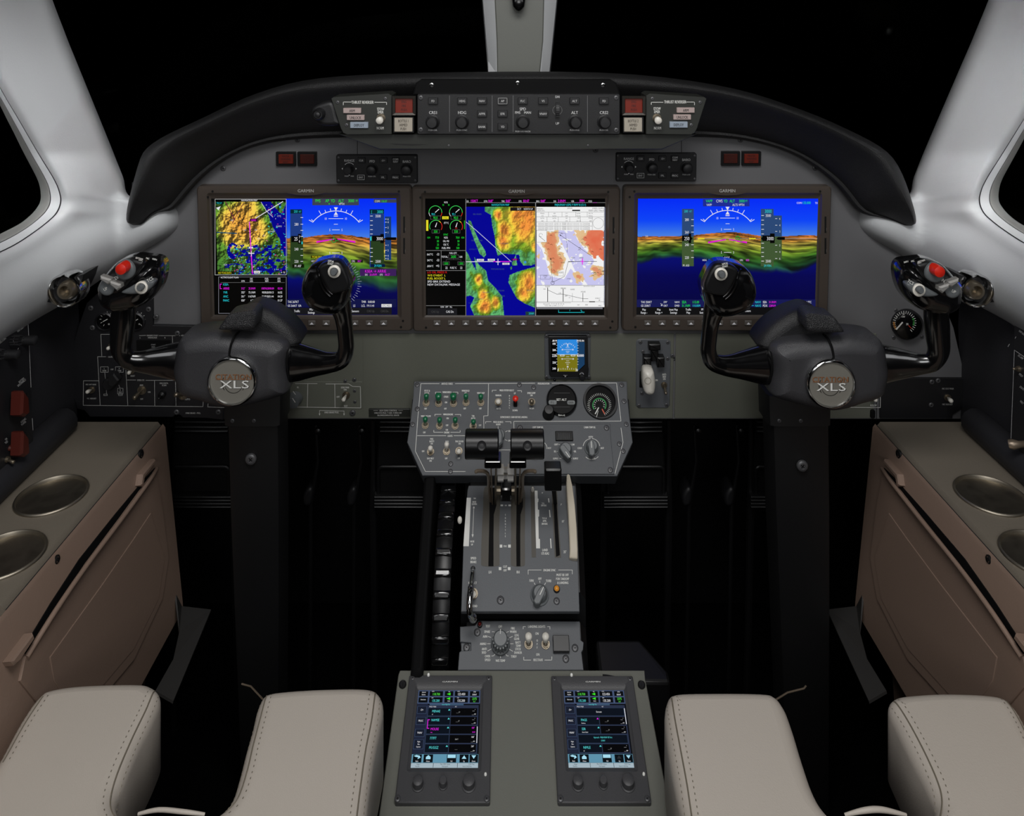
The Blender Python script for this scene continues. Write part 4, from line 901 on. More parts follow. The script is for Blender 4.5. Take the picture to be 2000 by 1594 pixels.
def pfd_right(b):
    picture(b, 1244, 388, 1598, 600, vista(1244, 388, 1598, 600, 458, 512, 23, 1425), W1)
    Z = lambda x, y: (1210 + x * .215, 350 + y * .215)
    box_(b, 1373, 389, 1464, 403, (30, 44, 150))
    for t, x, y, c, h in (('VAPP', 1385, 392.5, GR, 5.8), ('CWS', 1405, 392.5, W2, 5.8), ('YD', 1417, 392.5, GR, 5.8), ('ALT', 1430, 392.5, GR, 5.8), ('3000', 1449, 392.5, GR, 5.8), ('VAPP', 1385, 400, W2, 4.6), ('ALTS VPTH', 1442, 400, W2, 4.8)): tx(b, t, x, y, h, c, 'c')
    tx(b, 'FT', 1458, 392.5, 4, GR, 'c'); tx(b, 'COM1', 1556, 396.3, 4); tx(b, '133.000', 1568, 396, 5.2, GR); tx(b, 'TX', 1592, 396.5, 4)
    attitude(b, 1421, 411, True)
    for q in ((1332, 408, 1355, 520), (1486, 408, 1511, 520), (1511, 421, 1527, 508)): box_(b, *q, (50, 80, 140) if 0 else (44, 74, 120), W1 + .0001)
    for q in ((1332, 462, 1355, 520), (1486, 462, 1511, 520), (1511, 462, 1527, 508)): box_(b, *q, (66, 88, 52), W1 + .00012)
    tx(b, '200', 1340, 412.5, 5, CY, 'c'); tx(b, 'KT', 1349, 413, 3.6, CY, 'c')
    tape(b, 1332, 1355, 0, 0, [('280', 429), ('260', 453.5), ('240', 478), ('220', 503)], 1, [429, 441, 453.5, 478, 490, 503])
    box_(b, 1332, 460, 1350, 471, (0, 0, 0), WB); b.flat([(1350, 463), (1353, 466), (1350, 469)], WB); tx(b, '250', 1341.5, 465.8, 7, al='c'); box_(b, 1345, 456, 1350, 475, (0, 0, 0), WA); tx(b, 'M .410', 1340, 518.5, 4.6, al='c')
    tx(b, '3000', 1494, 412.5, 7, CY, 'l'); tape(b, 1487, 1510, 0, 0, [('3500', 421), ('2500', 510)], -1, [421, 430, 439, 448, 457, 475, 484, 493, 501, 510])
    box_(b, 1489, 460, 1513, 471, (0, 0, 0), WB); b.flat([(1489, 463), (1486, 466), (1489, 469)], WB); box_(b, 1504, 456, 1513, 475, (0, 0, 0), WA); tx(b, '3000', 1511, 465.8, 7, al='r'); tx(b, '29.97IN', 1499, 519, 4.6, CY, 'c')
    b.col((0, 0, 0)); b.flat([(1516, 466), (1520, 463), (1533, 463), (1533, 468.5), (1520, 468.5)], WB)
    for t, y in (('6', 427), ('4', 440), ('2', 452), ('2', 479), ('4', 492), ('6', 505)): tx(b, t, 1523, y, 4, al='c'); b.col(W2); b.rect(1514, y - .4, 1518, y + .4, WB)
    b.col((170, 165, 150)); b.line([(1360, 466), (1486, 466)], .6, WA); b.line([(1533, 466), (1598, 466)], .8, WA); tx(b, '240', 1263, 461.5, 3.8, (210, 200, 180), 'c')
    b.col(YE); b.rect(1363, 465, 1376, 467.3, WB); b.rect(1463, 465, 1476, 467.3, WB)
    tx(b, 'HDG', 1376, 508, 3.8, al='c'); tx(b, '300', 1387, 508, 4.4, CY, 'c'); box_(b, 1412, 500, 1428, 508, (0, 0, 0), WB); tx(b, '302\u00b0', 1420, 504, 6, al='c'); tx(b, 'CRS', 1448, 508, 3.8, al='c'); tx(b, '003', 1460, 508, 4.4, MG, 'c')
    box_(b, 1244, 585, 1596, 600, (20, 24, 84)); tx(b, 'TAS 250KT', 1252, 590, 4.5); tx(b, 'GS 250KT', 1252, 597, 4.5); tx(b, '\u2198', 1290, 594, 7); tx(b, '270\u00b0', 1296, 590, 4); tx(b, '15KT', 1296, 597, 4)
    tx(b, 'NAV1', 1318, 590, 4); tx(b, 'SEA', 1332, 590, 5.4, GR); tx(b, '115.00', 1353, 590, 5, GR); tx(b, 'DME1', 1318, 597, 4); tx(b, '31.1NM', 1332, 597, 5, GR); tx(b, '110.00M', 1353, 597, 4.6, CY)
    for y, n, s_, d in ((590, 'NAV1', 'SEA', '31.0NM'), (597, 'NAV2', 'PDX', '228NM')): tx(b, n, 1475, y, 4.8, CY); tx(b, s_, 1490, y, 4.8); tx(b, d, 1502, y, 4.4, MG); b.col(CY); b.line([(1466, y), (1472, y)], .8, WB)
    tx(b, 'UTC', 1576, 590, 4.6); box_(b, 1243, 600.5, 1596, 615, (12, 12, 14))
    for i, (p, q, c) in enumerate((('Map', 'Range -', W2), ('Map', 'Range +', W2), ('Inset Map', 'Settings', W2), ('Traffic', 'Map', W2), ('PFD', 'Settings', W2), ('', '', W2), ('', 'GPS', CY), ('', 'Sensors', W2))):
        x = 1258 + i * 28.8; tx(b, p, x, 604.5, 4.3, c, 'c'); tx(b, q, x, 610.5 if p or c == CY else 607, 4.4, c, 'c')
def mfd(b):
    zoom(800, 350, .21); T = lambda t, x, y, h, c=W2, al='c', **k: tx(b, t, x, y, h, c, al, **k)
    zoom(); picture(b, 910, 404, 1045, 616, islands(910, 404, 1045, 616), W1); picture(b, 1048, 449, 1181, 557, chart(1048, 449, 1181, 557), W1); zoom(800, 350, .21)
    box_(b, 1180, 258, 1812, 474, (248, 248, 248)); box_(b, 1180, 985, 1812, 1190, (248, 248, 248))
    b.col((150, 150, 150)); b.line([(523, 185), (523, 1268)], 4, WB); b.line([(1172, 218), (1172, 1268)], 6, WB); b.line([(523, 218), (1820, 218)], 3, WB); b.line([(155, 664), (523, 664)], 3, WB); b.line([(155, 850), (523, 850)], 3, WB); b.line([(293, 664), (293, 850)], 3, WB); b.line([(155, 1177), (523, 1177)], 3, WB)
    for i, (k, v) in enumerate((('GS', '150KT'), ('DTK', '068\u00b0'), ('TRK', '068\u00b0'), ('ETE', '00:47'), ('BRG', '068\u00b0'), ('DIS', '2.0NM'), ('VSR', '___FPM'), ('FOD', '___'))):
        x = 530 + i * 162; T(k, x, 205, 17, W2, 'l'); T(v, x + 40, 202, 26, MG, 'l')
    T('NAVIGATION MAP', 845, 238, 20, CY); T('PAJN-RNAV (GPS) Y RWY 8 (12-1)', 1495, 238, 20, CY)
    T('N1%', 338, 215, 18); T('70', 312, 240, 16, GR); T('70', 364, 240, 16, GR)
    for cx, n in ((240, '90.0'), (430, '93.1')):
        b.col((60, 210, 90)); b.arc(cx, 308, 60, -5, 185, 5, WB); b.col(W2); b.arc(cx, 308, 60, 185, 215, 4, WB); b.col((220, 40, 30)); b.arc(cx, 308, 60, -35, -5, 5, WB)
        b.col(W2); b.line([(cx, 308), (cx + 32, 280)], 6, WC); b.col(CY); T(n, cx - 20, 325, 20, CY); b.col((90, 90, 90)); b.boxl(cx - 45, 342, cx + 48, 374, 3, WB); T('90.0', cx, 358, 24, GR)
        b.col((60, 210, 90)); b.arc(cx + 4, 440, 58, 60, 205, 5, WB); b.col((220, 40, 30)); b.arc(cx + 4, 440, 58, -30, 40, 5, WB); b.col(YE); b.arc(cx + 4, 440, 58, 40, 60, 5, WB)
        b.col(W2); b.flat([(cx - 4, 445), (cx + 4, 447), (cx + 16, 405), (cx + 12, 403)], WC); b.col((90, 90, 90)); b.boxl(cx - 32, 470, cx + 38, 502, 3, WB); T('550', cx + 2, 486, 24, GR)
    T('LO', 434, 455, 15, (220, 40, 30)); box_(b, 303, 346, 363, 372, YE, WB); T('SYNC', 333, 359, 18, (0, 0, 0)); T('ITT\u00b0C', 342, 407, 18); box_(b, 154, 380, 174, 480, YE, WB); b.col(GR); b.rect(508, 385, 512, 465, WB)
    T('SYNC', 336, 515, 17, GR)
    for y, l, m_, r_ in ((543, '77.0', 'N2%', '70.0'), (576, '50', 'OIL PSI', '50'), (608, '25', 'OIL\u00b0C', '25'), (640, '550', 'FUEL PPH', '500')):
        T(l, 272, y, 20, GR, 'r'); T(m_, 338, y, 19); T(r_, 463, y, 20, GR, 'r')
    T('IGN', 178, 543, 16, GR); T('IGN', 495, 543, 16, GR)
    for i, (k, v) in enumerate((('RAT\u00b0C', '-22'), ('SAT\u00b0C', '-22'), ('\u2206ISA\u00b0C', '+92'))): T(k, 163, 700 + i * 54, 19, W2, 'l'); T(v, 276, 698 + i * 54, 21, W2, 'r')
    T('FUEL QTY', 405, 687, 16); T('TOTAL', 326, 722, 19); T('2600', 408, 720, 24, GR); T('LBS', 478, 722, 18); b.col((90, 90, 90)); b.boxl(362, 704, 455, 736, 3, WB); b.line([(340, 768), (340, 748), (478, 748), (478, 768)], 2, WB); b.line([(408, 736), (408, 748)], 2, WB)
    for x in (340, 478): b.boxl(x - 30, 768, x + 30, 798, 3, WB); T('1300', x, 784, 22, GR); b.col((90, 90, 90))
    T('22', 343, 824, 22); T('FUEL\u00b0C', 407, 824, 19); T('22', 480, 824, 22)
    for i, (t, c) in enumerate((('LO OIL PRESS R', (220, 30, 24)), ('W/S O\u2019HEAT  L', YE), ('FUEL BOOST L', YE), ('SPD BRK EXTEND', W2), ('NEW DATALINK MESSAGE', W2))): T(t, 166, 866 + i * 28.5, 20, c, 'l', wid=(182, 168, 168, 212, 302)[i])
    T('CON   DFT   RLL', 342, 1188, 15); box_(b, 166, 1202, 441, 1262, (26, 26, 30)); T('CAS Up', 238, 1232, 22, (66, 66, 66)); T('CAS Dn', 374, 1232, 22)
    b.col(W2); b.line([(525, 768), (780, 766)], 6, WB); b.col((205, 205, 240)); b.line([(525, 398), (610, 468), (945, 768)], 5, WB); b.col(MG); b.line([(780, 766), (930, 766)], 7, WB)
    b.col(W2); b.line([(805, 770), (840, 770)], 6, WC); b.line([(822, 742), (822, 796)], 6, WC)
    for t, x, y in (('OLAMY', 658, 751), ('MENAE', 760, 750), ('MOLRE', 896, 787)): box_(b, x - 33, y - 9, x + 33, y + 9, (230, 230, 230), WB); T(t, x, y, 14, (20, 20, 60))
    box_(b, 945, 738, 1012, 756, (60, 0, 60), WB); T('AMIKE', 978, 747, 14, MG); b.col((60, 150, 220)); b.disc(1075, 772, 12, WB)
    for t, x, y in (('BELL ISLAND', 630, 325), ('SHELTER ISLAND', 626, 570), ('ADMIRALTY', 590, 652), ('FAY DOUGLAS', 872, 598), ('OUTER POINT', 1005, 672), ('PORTLAND ISLAND', 820, 836), ('COLT ISLAND', 838, 1036), ('HORSE ISLAND', 840, 1086), ('MANSFIELD', 715, 1052), ('GAMBIER BAY', 645, 1115), ('YOUNG BAY', 585, 1152), ('DOUGLAS', 1125, 1035)): T(t, x, y, 14, (60, 80, 110) if x > 600 else (40, 60, 130))
    box_(b, 936, 260, 1165, 294, (20, 20, 24), WB); T('DCT', 1020, 277, 18); T('NORTH UP', 1104, 277, 17); box_(b, 1078, 1232, 1163, 1266, (30, 60, 60), WB); T('20NM', 1132, 1249, 20, CY)
    K = (20, 20, 20); T('PAJN/JNU', 1185, 275, 14, K, 'l'); T('JUNEAU INTL', 1185, 293, 12, K, 'l'); T('JUNEAU, ALASKA', 1806, 270, 14, K, 'r'); T('RNAV (GPS) Y Rwy 8', 1806, 291, 16, K, 'r'); T('JEPPESEN', 1490, 270, 12, K); box_(b, 1512, 285, 1586, 297, K, WB)
    b.col(K)
    for y in (306, 350, 398, 436): b.line([(1180, y), (1806 if y < 360 else 1700, y)], 2, WB)
    for x in (1292, 1418, 1546, 1652): b.line([(x, 306), (x, 350)], 2, WB)
    for x in (1278, 1382, 1490, 1588, 1700): b.line([(x, 350), (x, 398)], 2, WB)
    b.line([(1700, 350), (1700, 474)], 2, WB); b.arc(1754, 410, 50, 0, 360, 2, WB, 24)
    rs = random.Random(3)
    for y, n in ((318, 5), (341, 5), (362, 5), (388, 5)):
        for i in range(n): T(rs.choice(['ATIS', 'JNU 118', '3000', 'MDA(H)', '2640', '119.9', '068', 'Apt Elev']), 1235 + i * 112, y, 11, K)
    for y in (410, 424, 444, 456, 468): T('missed approach climb to 3000 direct course on heading', 1435, y, 9, K, wid=480)
    b.col(K); b.line([(1400, 520), (1700, 720)], 3, WB); b.line([(1465, 600), (1465, 680)], 3, WB); b.line([(1313, 735), (1328, 960)], 3, WB); b.line([(1330, 960), (1440, 905), (1475, 770), (1560, 765)], 3, WB); b.line([(1475, 765), (1740, 765)], 4, WB); b.arc(1330, 965, 16, 0, 360, 3, WB, 12); b.line([(1280, 482), (1450, 505), (1460, 590)], 2, WB)
    b.flat([(1393, 514), (1412, 520), (1404, 530)], WB); b.flat([(1306, 748), (1320, 748), (1313, 728)], WB)
    for t, x, y in (('OLAMY', 1426, 775), ('MENAE', 1520, 730), ('NAMSE', 1598, 730), ('SISTERS', 1262, 900), ('SSR', 1262, 916), ('COGHLAN', 1395, 870), ('MOLRE', 1680, 785), ('LYNNS', 1480, 925)): T(t, x, y, 12, K)
    b.boxl(1215, 892, 1308, 930, 2, WB); b.boxl(1342, 862, 1430, 900, 2, WB); box_(b, 1180, 476, 1275, 586, (250, 250, 250), WB); b.col(K); b.boxl(1180, 476, 1275, 586, 2, WC); b.line([(1205, 530), (1260, 575)], 3, WC); b.arc(1220, 520, 16, 0, 300, 2, WC, 10)
    for i in range(34):
        x, y = rs.choice([(rs.uniform(1250, 1410), rs.uniform(500, 850)), (rs.uniform(1560, 1800), rs.uniform(490, 700)), (rs.uniform(1680, 1800), rs.uniform(820, 900))]); b.col((70, 40, 30)); b.line([(x, y), (x + 12, y - 6), (x + 20, y + 3)], 3, WB)
    b.col(MG); b.line([(1592, 765), (1622, 765)], 7, WC); b.line([(1607, 740), (1607, 792)], 8, WC)
    b.col(K); b.line([(1180, 987), (1812, 987)], 3, WB); b.line([(1284, 1010), (1284, 1140)], 6, WB); b.line([(1284, 1030), (1370, 1070), (1428, 1070), (1612, 1112), (1660, 1112)], 3, WB); b.line([(1428, 1025), (1428, 1138)], 6, WB); b.line([(1514, 1060), (1514, 1138)], 2, WB); b.line([(1612, 1060), (1612, 1138)], 4, WB); b.line([(1180, 1140), (1812, 1140)], 2, WB); b.line([(1180, 1150), (1500, 1150)], 2, WB); b.rect(1670, 1136, 1724, 1144, WB)
    for t, x, y, h in (('OLAMY', 1284, 998, 14), ('MENAE', 1430, 1015, 15), ('NAMSE', 1515, 1025, 13), ('MOLRE', 1615, 1047, 14), ('3000', 1255, 1022, 11), ('2100', 1398, 1060, 12), ('1800', 1455, 1085, 13), ('777', 1487, 1103, 11), ('RW08 27', 1750, 1108, 12), ('68', 1765, 1126, 14), ('Gnd speed-Kts   70   90  100  120  140  160', 1340, 1160, 11), ('TCH 50  MAP  at  RW08   3.2  4.1  5.0', 1340, 1176, 11), ('PAPI', 1570, 1170, 11), ('3000', 1645, 1168, 13), ('HIALS', 1770, 1176, 12), ('Descent limit as published', 1670, 996, 10)): T(t, x, y, h, K)
    box_(b, 1182, 1194, 1795, 1208, (130, 130, 136)); box_(b, 1806, 262, 1822, 1170, (96, 100, 120)); b.col(CY); b.line([(1386, 1228), (1386, 1240), (1602, 1240), (1602, 1228)], 4, WB)
    for t, x in (('0', 1386), ('5', 1490), ('10', 1596), ('NM', 1617)): T(t, x, 1221 if t != 'NM' else 1238, 13, CY)
    zoom()
display(391, 365, 803, 648, (419, 388, 774, 615), 'left of the three big displays, showing a map inset, flight plan and synthetic horizon', pfd_left, (0, 1, 2, 3, 4, 8) if 0 else (0, 1, 2, 3))
display(806, 366, 1212, 649, (832, 388, 1182, 616), 'middle of the three big displays, showing engine gauges, island map and white approach chart', mfd, ())
display(1215, 365, 1626, 648, (1244, 388, 1598, 615), 'right of the three big displays, showing a wide synthetic view of hills and water', pfd_right, (9, 10, 11))
# ---------------------------------------------------------------- autopilot mode panel under the glareshield
def plate(f, pts, m, root, w0=-.01, w1=.003, ch=.0006, name='faceplate', ink=None, **k):
    b = MB(f); b.pprism(pts, w0, w1, ch); b.col(WH, 1)
    if ink: ink(b)
    return build(name, b, [m, INK], root, **k)
zoom(600, 0, .41)
MF = front(1000, 545, 1.13)
t = thing('autopilot_panel', 'wide black autopilot mode panel with knobs and buttons under the glareshield', 'control panel', MF)
def ink(b):
    b.col((120, 120, 122))
    for x in (678, 881, 981, 1335): b.line([(x, 456), (x, 628)], 1.6, .0033)
    b.col((205, 205, 205)); w = .0033
    for s_, x, y, h in (('CRS1', 599, 536, 13), ('HDG', 738, 536, 13), ('SPD', 1027, 519, 13), ('FMS', 1003, 536, 11), ('MAN', 1050, 536, 11), ('ALT', 1274, 536, 13), ('CRS2', 1414, 536, 13), ('DN', 1192, 461, 10), ('UP', 1192, 588, 10), ('PUSH DIR', 598, 620, 7), ('PUSH SYNC', 737, 620, 7), ('PUSH IAS-MACH', 1027, 626, 7), ('PUSH-FINE', 1274, 620, 7), ('PUSH DIR', 1414, 620, 7)): b.text(s_, x, y, h, w, xs=.9)
    b.col((140, 140, 140)); b.arc(1192, 525, 22, -60, 60, 1.5, w, 10); b.arc(1192, 525, 22, 120, 240, 1.5, w, 10)
b = MB(MF); b.prr(524, 448, 1490, 640, 8, -.03, .003, .0008); b.col(WH, 1); ink(b); build('faceplate', b, [DARKP, INK], t)
for s_, x, y in (('FD', 599, 481), ('HDG', 738, 481), ('NAV', 833, 481), ('APPR', 833, 542), ('BANK', 833, 604), ('AP', 931, 481), ('EFR', 931, 542), ('YD', 931, 604), ('FLC', 1027, 481), ('VS', 1124, 481), ('VNAV', 1124, 542), ('ALT', 1274, 481), ('FD', 1414, 481)):
    button(MF, x - 23, y - 16, x + 23, y + 16, t, KNOB, .0045, .003, s_, 10, (190, 190, 190), rim=1.6 if s_ == 'AP' else None, xs=.85)
for x in (598, 738, 1027, 1276, 1414): knob(MF, x, 580, 27, .016, t, w=.003, skirt=1.25)
b = MB(MF); u, v = MF.uv(1192, 525, .003); k = MF.m(1192, 525)
b.tube([(u - 8 * k, v, -.002), (u + 8 * k, v, -.002)], 44 * k, 28)
for i in range(28):
    a = 2 * math.pi * i / 28; b.tube([(u - 8 * k, v + 44 * k * math.cos(a), -.002 + 44 * k * math.sin(a)), (u + 8 * k, v + 44 * k * math.cos(a), -.002 + 44 * k * math.sin(a))], 1.6 * k, 5)
build('thumb_wheel', b, KNOB, t)
for x, y in ((541, 466), (541, 618), (1472, 466), (1472, 620)): screw(MF, x, y, t, 12, .003)
f = MF; t2 = thing('glareshield_housing', 'dark tapered housing box below the autopilot panel', 'housing', MF.sub(1000, 680))
f = MF.sub(1000, 680); b = MB(f); b.pprism([(150, 640), (1856, 640), (1690, 712), (345, 712)], -.10, -.006, .001); b.col((10, 10, 10), 1); b.flat([(390, 684), (580, 688), (500, 694), (420, 690)], -.0058); build('housing_box', b, [GREENP, INK], t2)
for x in (674, 1338): screw(f, x, 694, t2, 6, -.006)

def reverser(mir):
    sd = 'right' if mir else 'left'; X = (lambda x: 2017 - x) if mir else (lambda x: x); dy = -2 if mir else 0
    f = MF.sub(X(260), 550); t = thing('reverser_panel', 'thrust reverser switch panel with three legend lights, %s end of the glareshield row' % sd, 'control panel', f, 'thrust reverser panels')
    P = lambda q: [(X(x), y) for x, y in q]
    plate(f, P([(114, 470), (125, 462), (385, 446), (403, 456), (403, 640), (190, 642), (172, 634), (160, 612)]), GREENP, t, -.04, .004)
    b = MB(f); b.col(WH); w = .0043
    b.text('THRUST REVERSER', X(264), 487 + dy, 13, w, xs=.62, fat=.6)
    for q in ([(172, 500), (172, 486), (210, 486)], [(322, 487), (378, 487), (378, 498)]): b.line(P(q), 2.5, w)
    b.text('STOW', X(350), 519 + dy, 12, w, xs=.62, fat=.6); b.text('EMER', X(350), 534 + dy, 12, w, xs=.62, fat=.6); b.text('NORM', X(348), 610, 12, w, xs=.62, fat=.6); build('lettering', b, INK, t, 0)
    for s_, x0, x1, y0, y1, m in (('ARM', 171, 256, 515, 540, PINKB), ('UNLOCK', 188, 272, 548, 573, PINKB), ('DEPLOY', 204, 290, 582, 611, BLUEB)):
        a, c = sorted((X(x0), X(x1))); button(f, a, y0 + dy, c, y1 + dy, t, m, .004, .004, s_, 12, (20, 20, 20), xs=.7, name='legend_light')
    for x, y in ((145, 488), (372, 470), (187, 596)): screw(f, X(x), y, t, 9, .004)
    toggle(f, X(352), 562, X(344), 576, WHITE, t, 17, .02, .004, 1.5)
    f = MF.sub(X(460), 505); t = thing('fire_light', 'dim red square fire light button in a metal bezel, %s side of the autopilot panel' % sd, 'warning light', f, 'red fire lights')
    a, c = sorted((X(405), X(517)))
    b = MB(f); o_ = [(a, 549), (c, 549), (c, 457), (a, 457)]; i_ = [(a + 14, 538), (c - 14, 538), (c - 14, 470), (a + 14, 470)]; g = lambda q, w: [f.uv(x, y, w) + (w,) for x, y in q]
    b.rings([g(o_, -.03), g(o_, .010), g(i_, .008), g(i_, .0)], (True, False)); build('metal_bezel', b, NICKEL if 0 else SATINM, t, 30)
    button(f, a + 14, 470, c - 14, 538, t, REDLIT, .004, .0, ['ENG', 'FIRE', 'PUSH'], 11, (60, 14, 8), xs=.7, name='red_lens', dy=19)
    f = MF.sub(X(460), 595); t = thing('bottle_light', 'cream square extinguisher button reading BOTTLE %s below the %s red fire light' % (('2', 'right') if mir else ('1', 'left')), 'push button', f)
    b = MB(f); b.prr(a + 4, 556, c - 8, 634, 4, -.03, .005, .0006); build('button_frame', b, SATIN, t)
    button(f, a + 10, 562, c - 16, 628, t, CREAMB, .005, .004, ['BOTTLE ' + ('2' if mir else '1'), 'ARMED', 'PUSH'], 12, (60, 54, 46), xs=.62, name='button_cap', dy=19)
SATINM = mat('dark_metal_bezel', (96, 92, 88), .3, .8)
reverser(False); reverser(True)
f = MF.sub(75, 540); t = thing('goose_light', 'round black swivel fitting sticking out left of the glareshield panels', 'fitting', f)
b = MB(f); b.puffy([(22, 540), (30, 510), (60, 492), (110, 480), (135, 500), (150, 560), (160, 590), (110, 600), (60, 592), (30, 570)], -.02, .004, .006, 3); build('bracket', b, DARKP, t, 60)
b = MB(f); b.plathe(62, 540, [(30, .0), (28, .012), (22, .016), (20, .013), (14, .013), (12, .018), (3, .019)], 24); build('swivel', b, KNOB, t, 40)

# ---------------------------------------------------------------- display controllers and master lights on the grey panel
def controller(x0, y0, x1, lab):
    zoom(); f = PF.sub((x0 + x1) / 2, y0 + 25); t = thing('display_controller', lab, 'control panel', f, 'display controllers'); dx = x0 - 657; dy = y0 - 303
    b = MB(f); b.prr(x0, y0, x1, y0 + 55, 3, -.01, .008, .001); b.col((190, 190, 190), 1); w = .0083
    for s_, x, y, h in (('RANGE', 682.5, 313.5, 4.4), ('PFD', 727, 315, 4.4), ('BARO', 794.5, 315.5, 4.4), ('PUSH', 677, 344, 2.3), ('PAN', 688, 344, 2.3), ('PUSH CRS', 726.5, 344.5, 2.4), ('PUSH STD', 794.5, 344.5, 2.4)): b.text(s_, x + dx, y + dy, h, w, xs=.9)
    b.col((225, 225, 225)); b.arc(682 + dx, 329.5 + dy, 11.5, 45, 135, .9, w, 8)
    for x, y, e in ((669.5, 329.5, -1), (694.5, 329.5, 1)): b.flat([(x + dx, y + dy - 2), (x + dx, y + dy + 2), (x + dx + 2.2 * e, y + dy)], w)
    b.flat([(680.5 + dx, 341.5 + dy), (684 + dx, 341.5 + dy), (682 + dx, 343.5 + dy)], w); b.flat([(680 + dx, 318.6 + dy), (684 + dx, 318.6 + dy), (682 + dx, 316.8 + dy)], w)
    build('faceplate', b, [DARKP, INK], t)
    for s_, x, y, r in (('CLR', 705.5, 313.5, None), ('D', 748.5, 313.5, None), ('COM', 772.5, 313.5, None), ('ENT', 705, 346.5, .7), ('FPL', 748, 346.5, None), ('PROC', 772.5, 346.5, None)):
        button(f, x + dx - 7.6, y + dy - 5.4, x + dx + 7.6, y + dy + 5.4, t, KNOB, .003, .008, ['COM', 'NAV'] if s_ == 'COM' else s_ if s_ != 'D' else '-D>', 3.4, (190, 190, 190), rim=r, xs=.85)
    for x, y, r in ((682, 329.5, 8), (727, 330, 9.5), (794.5, 330, 10)): knob(f, x + dx, y + dy, r, .014, t, w=.008, skirt=1.2)
    b = MB(f); b.plathe(761 + dx, 330 + dy, [(2.4, .008), (2.4, .009), (.5, .0096)], 10, .008); build('light_sensor', b, KGREY, t)
    for x, y in ((661, 308), (661, 353), (811, 308), (811, 353)): screw(f, x + dx, y + dy, t, 2.4, .008)
controller(657, 303, 815, 'small black controller with RANGE, PFD and BARO knobs above the left and middle displays')
controller(1203, 299.5, 1361, 'small black controller with RANGE, PFD and BARO knobs above the right display')
for x0, x1, br, lab in ((539, 577, 1, 'brighter dim red master warning light on the left of its pair, left end'), (581, 618, 0, 'darker dim red master light on the right of its pair, left end'), (1409, 1446, 0, 'darker dim red master light on the left of its pair, right end'), (1449, 1487, 1, 'brighter dim red master warning light on the right of its pair, right end')):
    y = 297 if x0 < 1000 else 296; f = PF.sub((x0 + x1) / 2, y + 14); t = thing('master_light', lab, 'warning light', f, 'master warning lights')
    b = MB(f); b.prr(x0, y, x1, y + 28, 1.5, -.005, .005, .0006); build('black_frame', b, SATIN, t)
    button(f, x0 + 5, y + 5, x1 - 5, y + 23, t, (MATS.get('mid_red_lens') or mat('mid_red_lens', (92, 30, 20), .35, emit=.08)) if br else MATS.get('dark_red_lens') or mat('dark_red_lens', (60, 22, 16), .35, emit=.08), .0025, .005, ['MASTER', 'WARNING' if br else 'CAUTION', 'RESET'], 3.6, (48, 12, 8), xs=.7, name='red_lens', dy=5.8)

# ---------------------------------------------------------------- standby display and gear handle panel
zoom(780, 640, .28)
f = PF.sub(1170, 200); t = thing('standby_display', 'small square standby attitude display below the middle screen', 'display', f)
b = MB(f); b.pprism([(1012, 60), (1022, 45), (1325, 45), (1335, 60), (1330, 345), (1315, 360), (1030, 360), (1015, 345)], -.01, .005, .001); build('back_flange', b, KGREY if 0 else PLATE, t)
b = MB(f); b.pprism([(1040, 62), (1306, 62), (1314, 72), (1318, 275), (1322, 290), (1316, 346), (1060, 346), (1046, 330)], .004, .011, .001); build('front_bezel', b, DARKP, t)
b = MB(f); wS = .0113; b.col((0, 0, 0)); b.flat([(1058, 83), (1292, 83), (1294, 262), (1246, 308), (1056, 308)], wS)
b.col((46, 140, 226)); b.rect(1102, 83, 1243, 187, wS + .0002); b.col((122, 116, 22)); b.rect(1102, 189, 1243, 306, wS + .0002); b.col((24, 60, 96)); b.rect(1243, 100, 1292, 258, wS + .0001); b.flat([(1243, 258), (1292, 258), (1243, 304)], wS + .0001)
b.col(W2); w = wS + .0004
for s_, x, y, h in (('.80 M', 1082, 91, 12), ('180', 1080, 112, 13), ('200', 1080, 156, 13), ('220', 1081, 194, 17), ('220', 1080, 243, 13), ('240', 1080, 285, 13), ('29.92 IN', 1262, 91, 12), ('45000', 1262, 194, 16), ('10', 1138, 153, 10), ('10', 1210, 153, 10), ('10', 1136, 218, 10), ('10', 1212, 218, 10), ('N', 1174, 272, 12), ('3', 1106, 296, 14), ('33', 1237, 296, 14)): b.text(s_, x, y, h, w, xs=.8, fat=.5)
b.line([(1102, 188), (1243, 188)], 2, w); b.flat([(1166, 113), (1182, 113), (1174, 122)], w); b.flat([(1166, 131), (1182, 131), (1174, 122)], w)
for a in (30, 45, 60, 70, 80, 100, 110, 120, 135, 150): b.line([(1174 + 52 * math.cos(R(a)), 160 - 46 * math.sin(R(a))), (1174 + 60 * math.cos(R(a)), 160 - 54 * math.sin(R(a)))], 2.5, w)
for y, l in ((140, 12), (153, 26), (165, 12), (175, 8), (203, 10), (218, 28), (232, 10), (245, 16), (256, 8)): b.line([(1174 - l, y), (1174 + l, y)], 2, w)
for sx in (-1, 1): b.boxl(1174 + sx * 24, 190, 1174 + sx * 52, 198, 3, w)
for i in range(9): b.line([(1112 + i * 15, 282 + (i % 2) * 4), (1112 + i * 15, 292)], 2, w); b.rect(1240, 104 + i * 19, 1250, 106 + i * 19, w); b.rect(1095, 104 + i * 19, 1102, 106 + i * 19, w)
build('screen', b, GLOW, t, 0)
for x, y in ((1026, 60), (1321, 58), (1027, 345), (1323, 345)): screw(f, x, y, t, 13, .005)
knob(f, 1272, 328, 19, .012, t, w=.011); b = MB(f); b.col(W2); b.arc(1272, 330, 14, 20, 160, 3, .0237, 8); build('knob_mark', b, INK, t, 0)
button(f, 1140, 332, 1175, 348, t, SATIN, .002, .011, 'M', 9, WH); b = MB(f); b.plathe(1080, 339, [(9, .011), (9, .013), (3, .014)], 12); build('photocell', b, GLASSB, t)

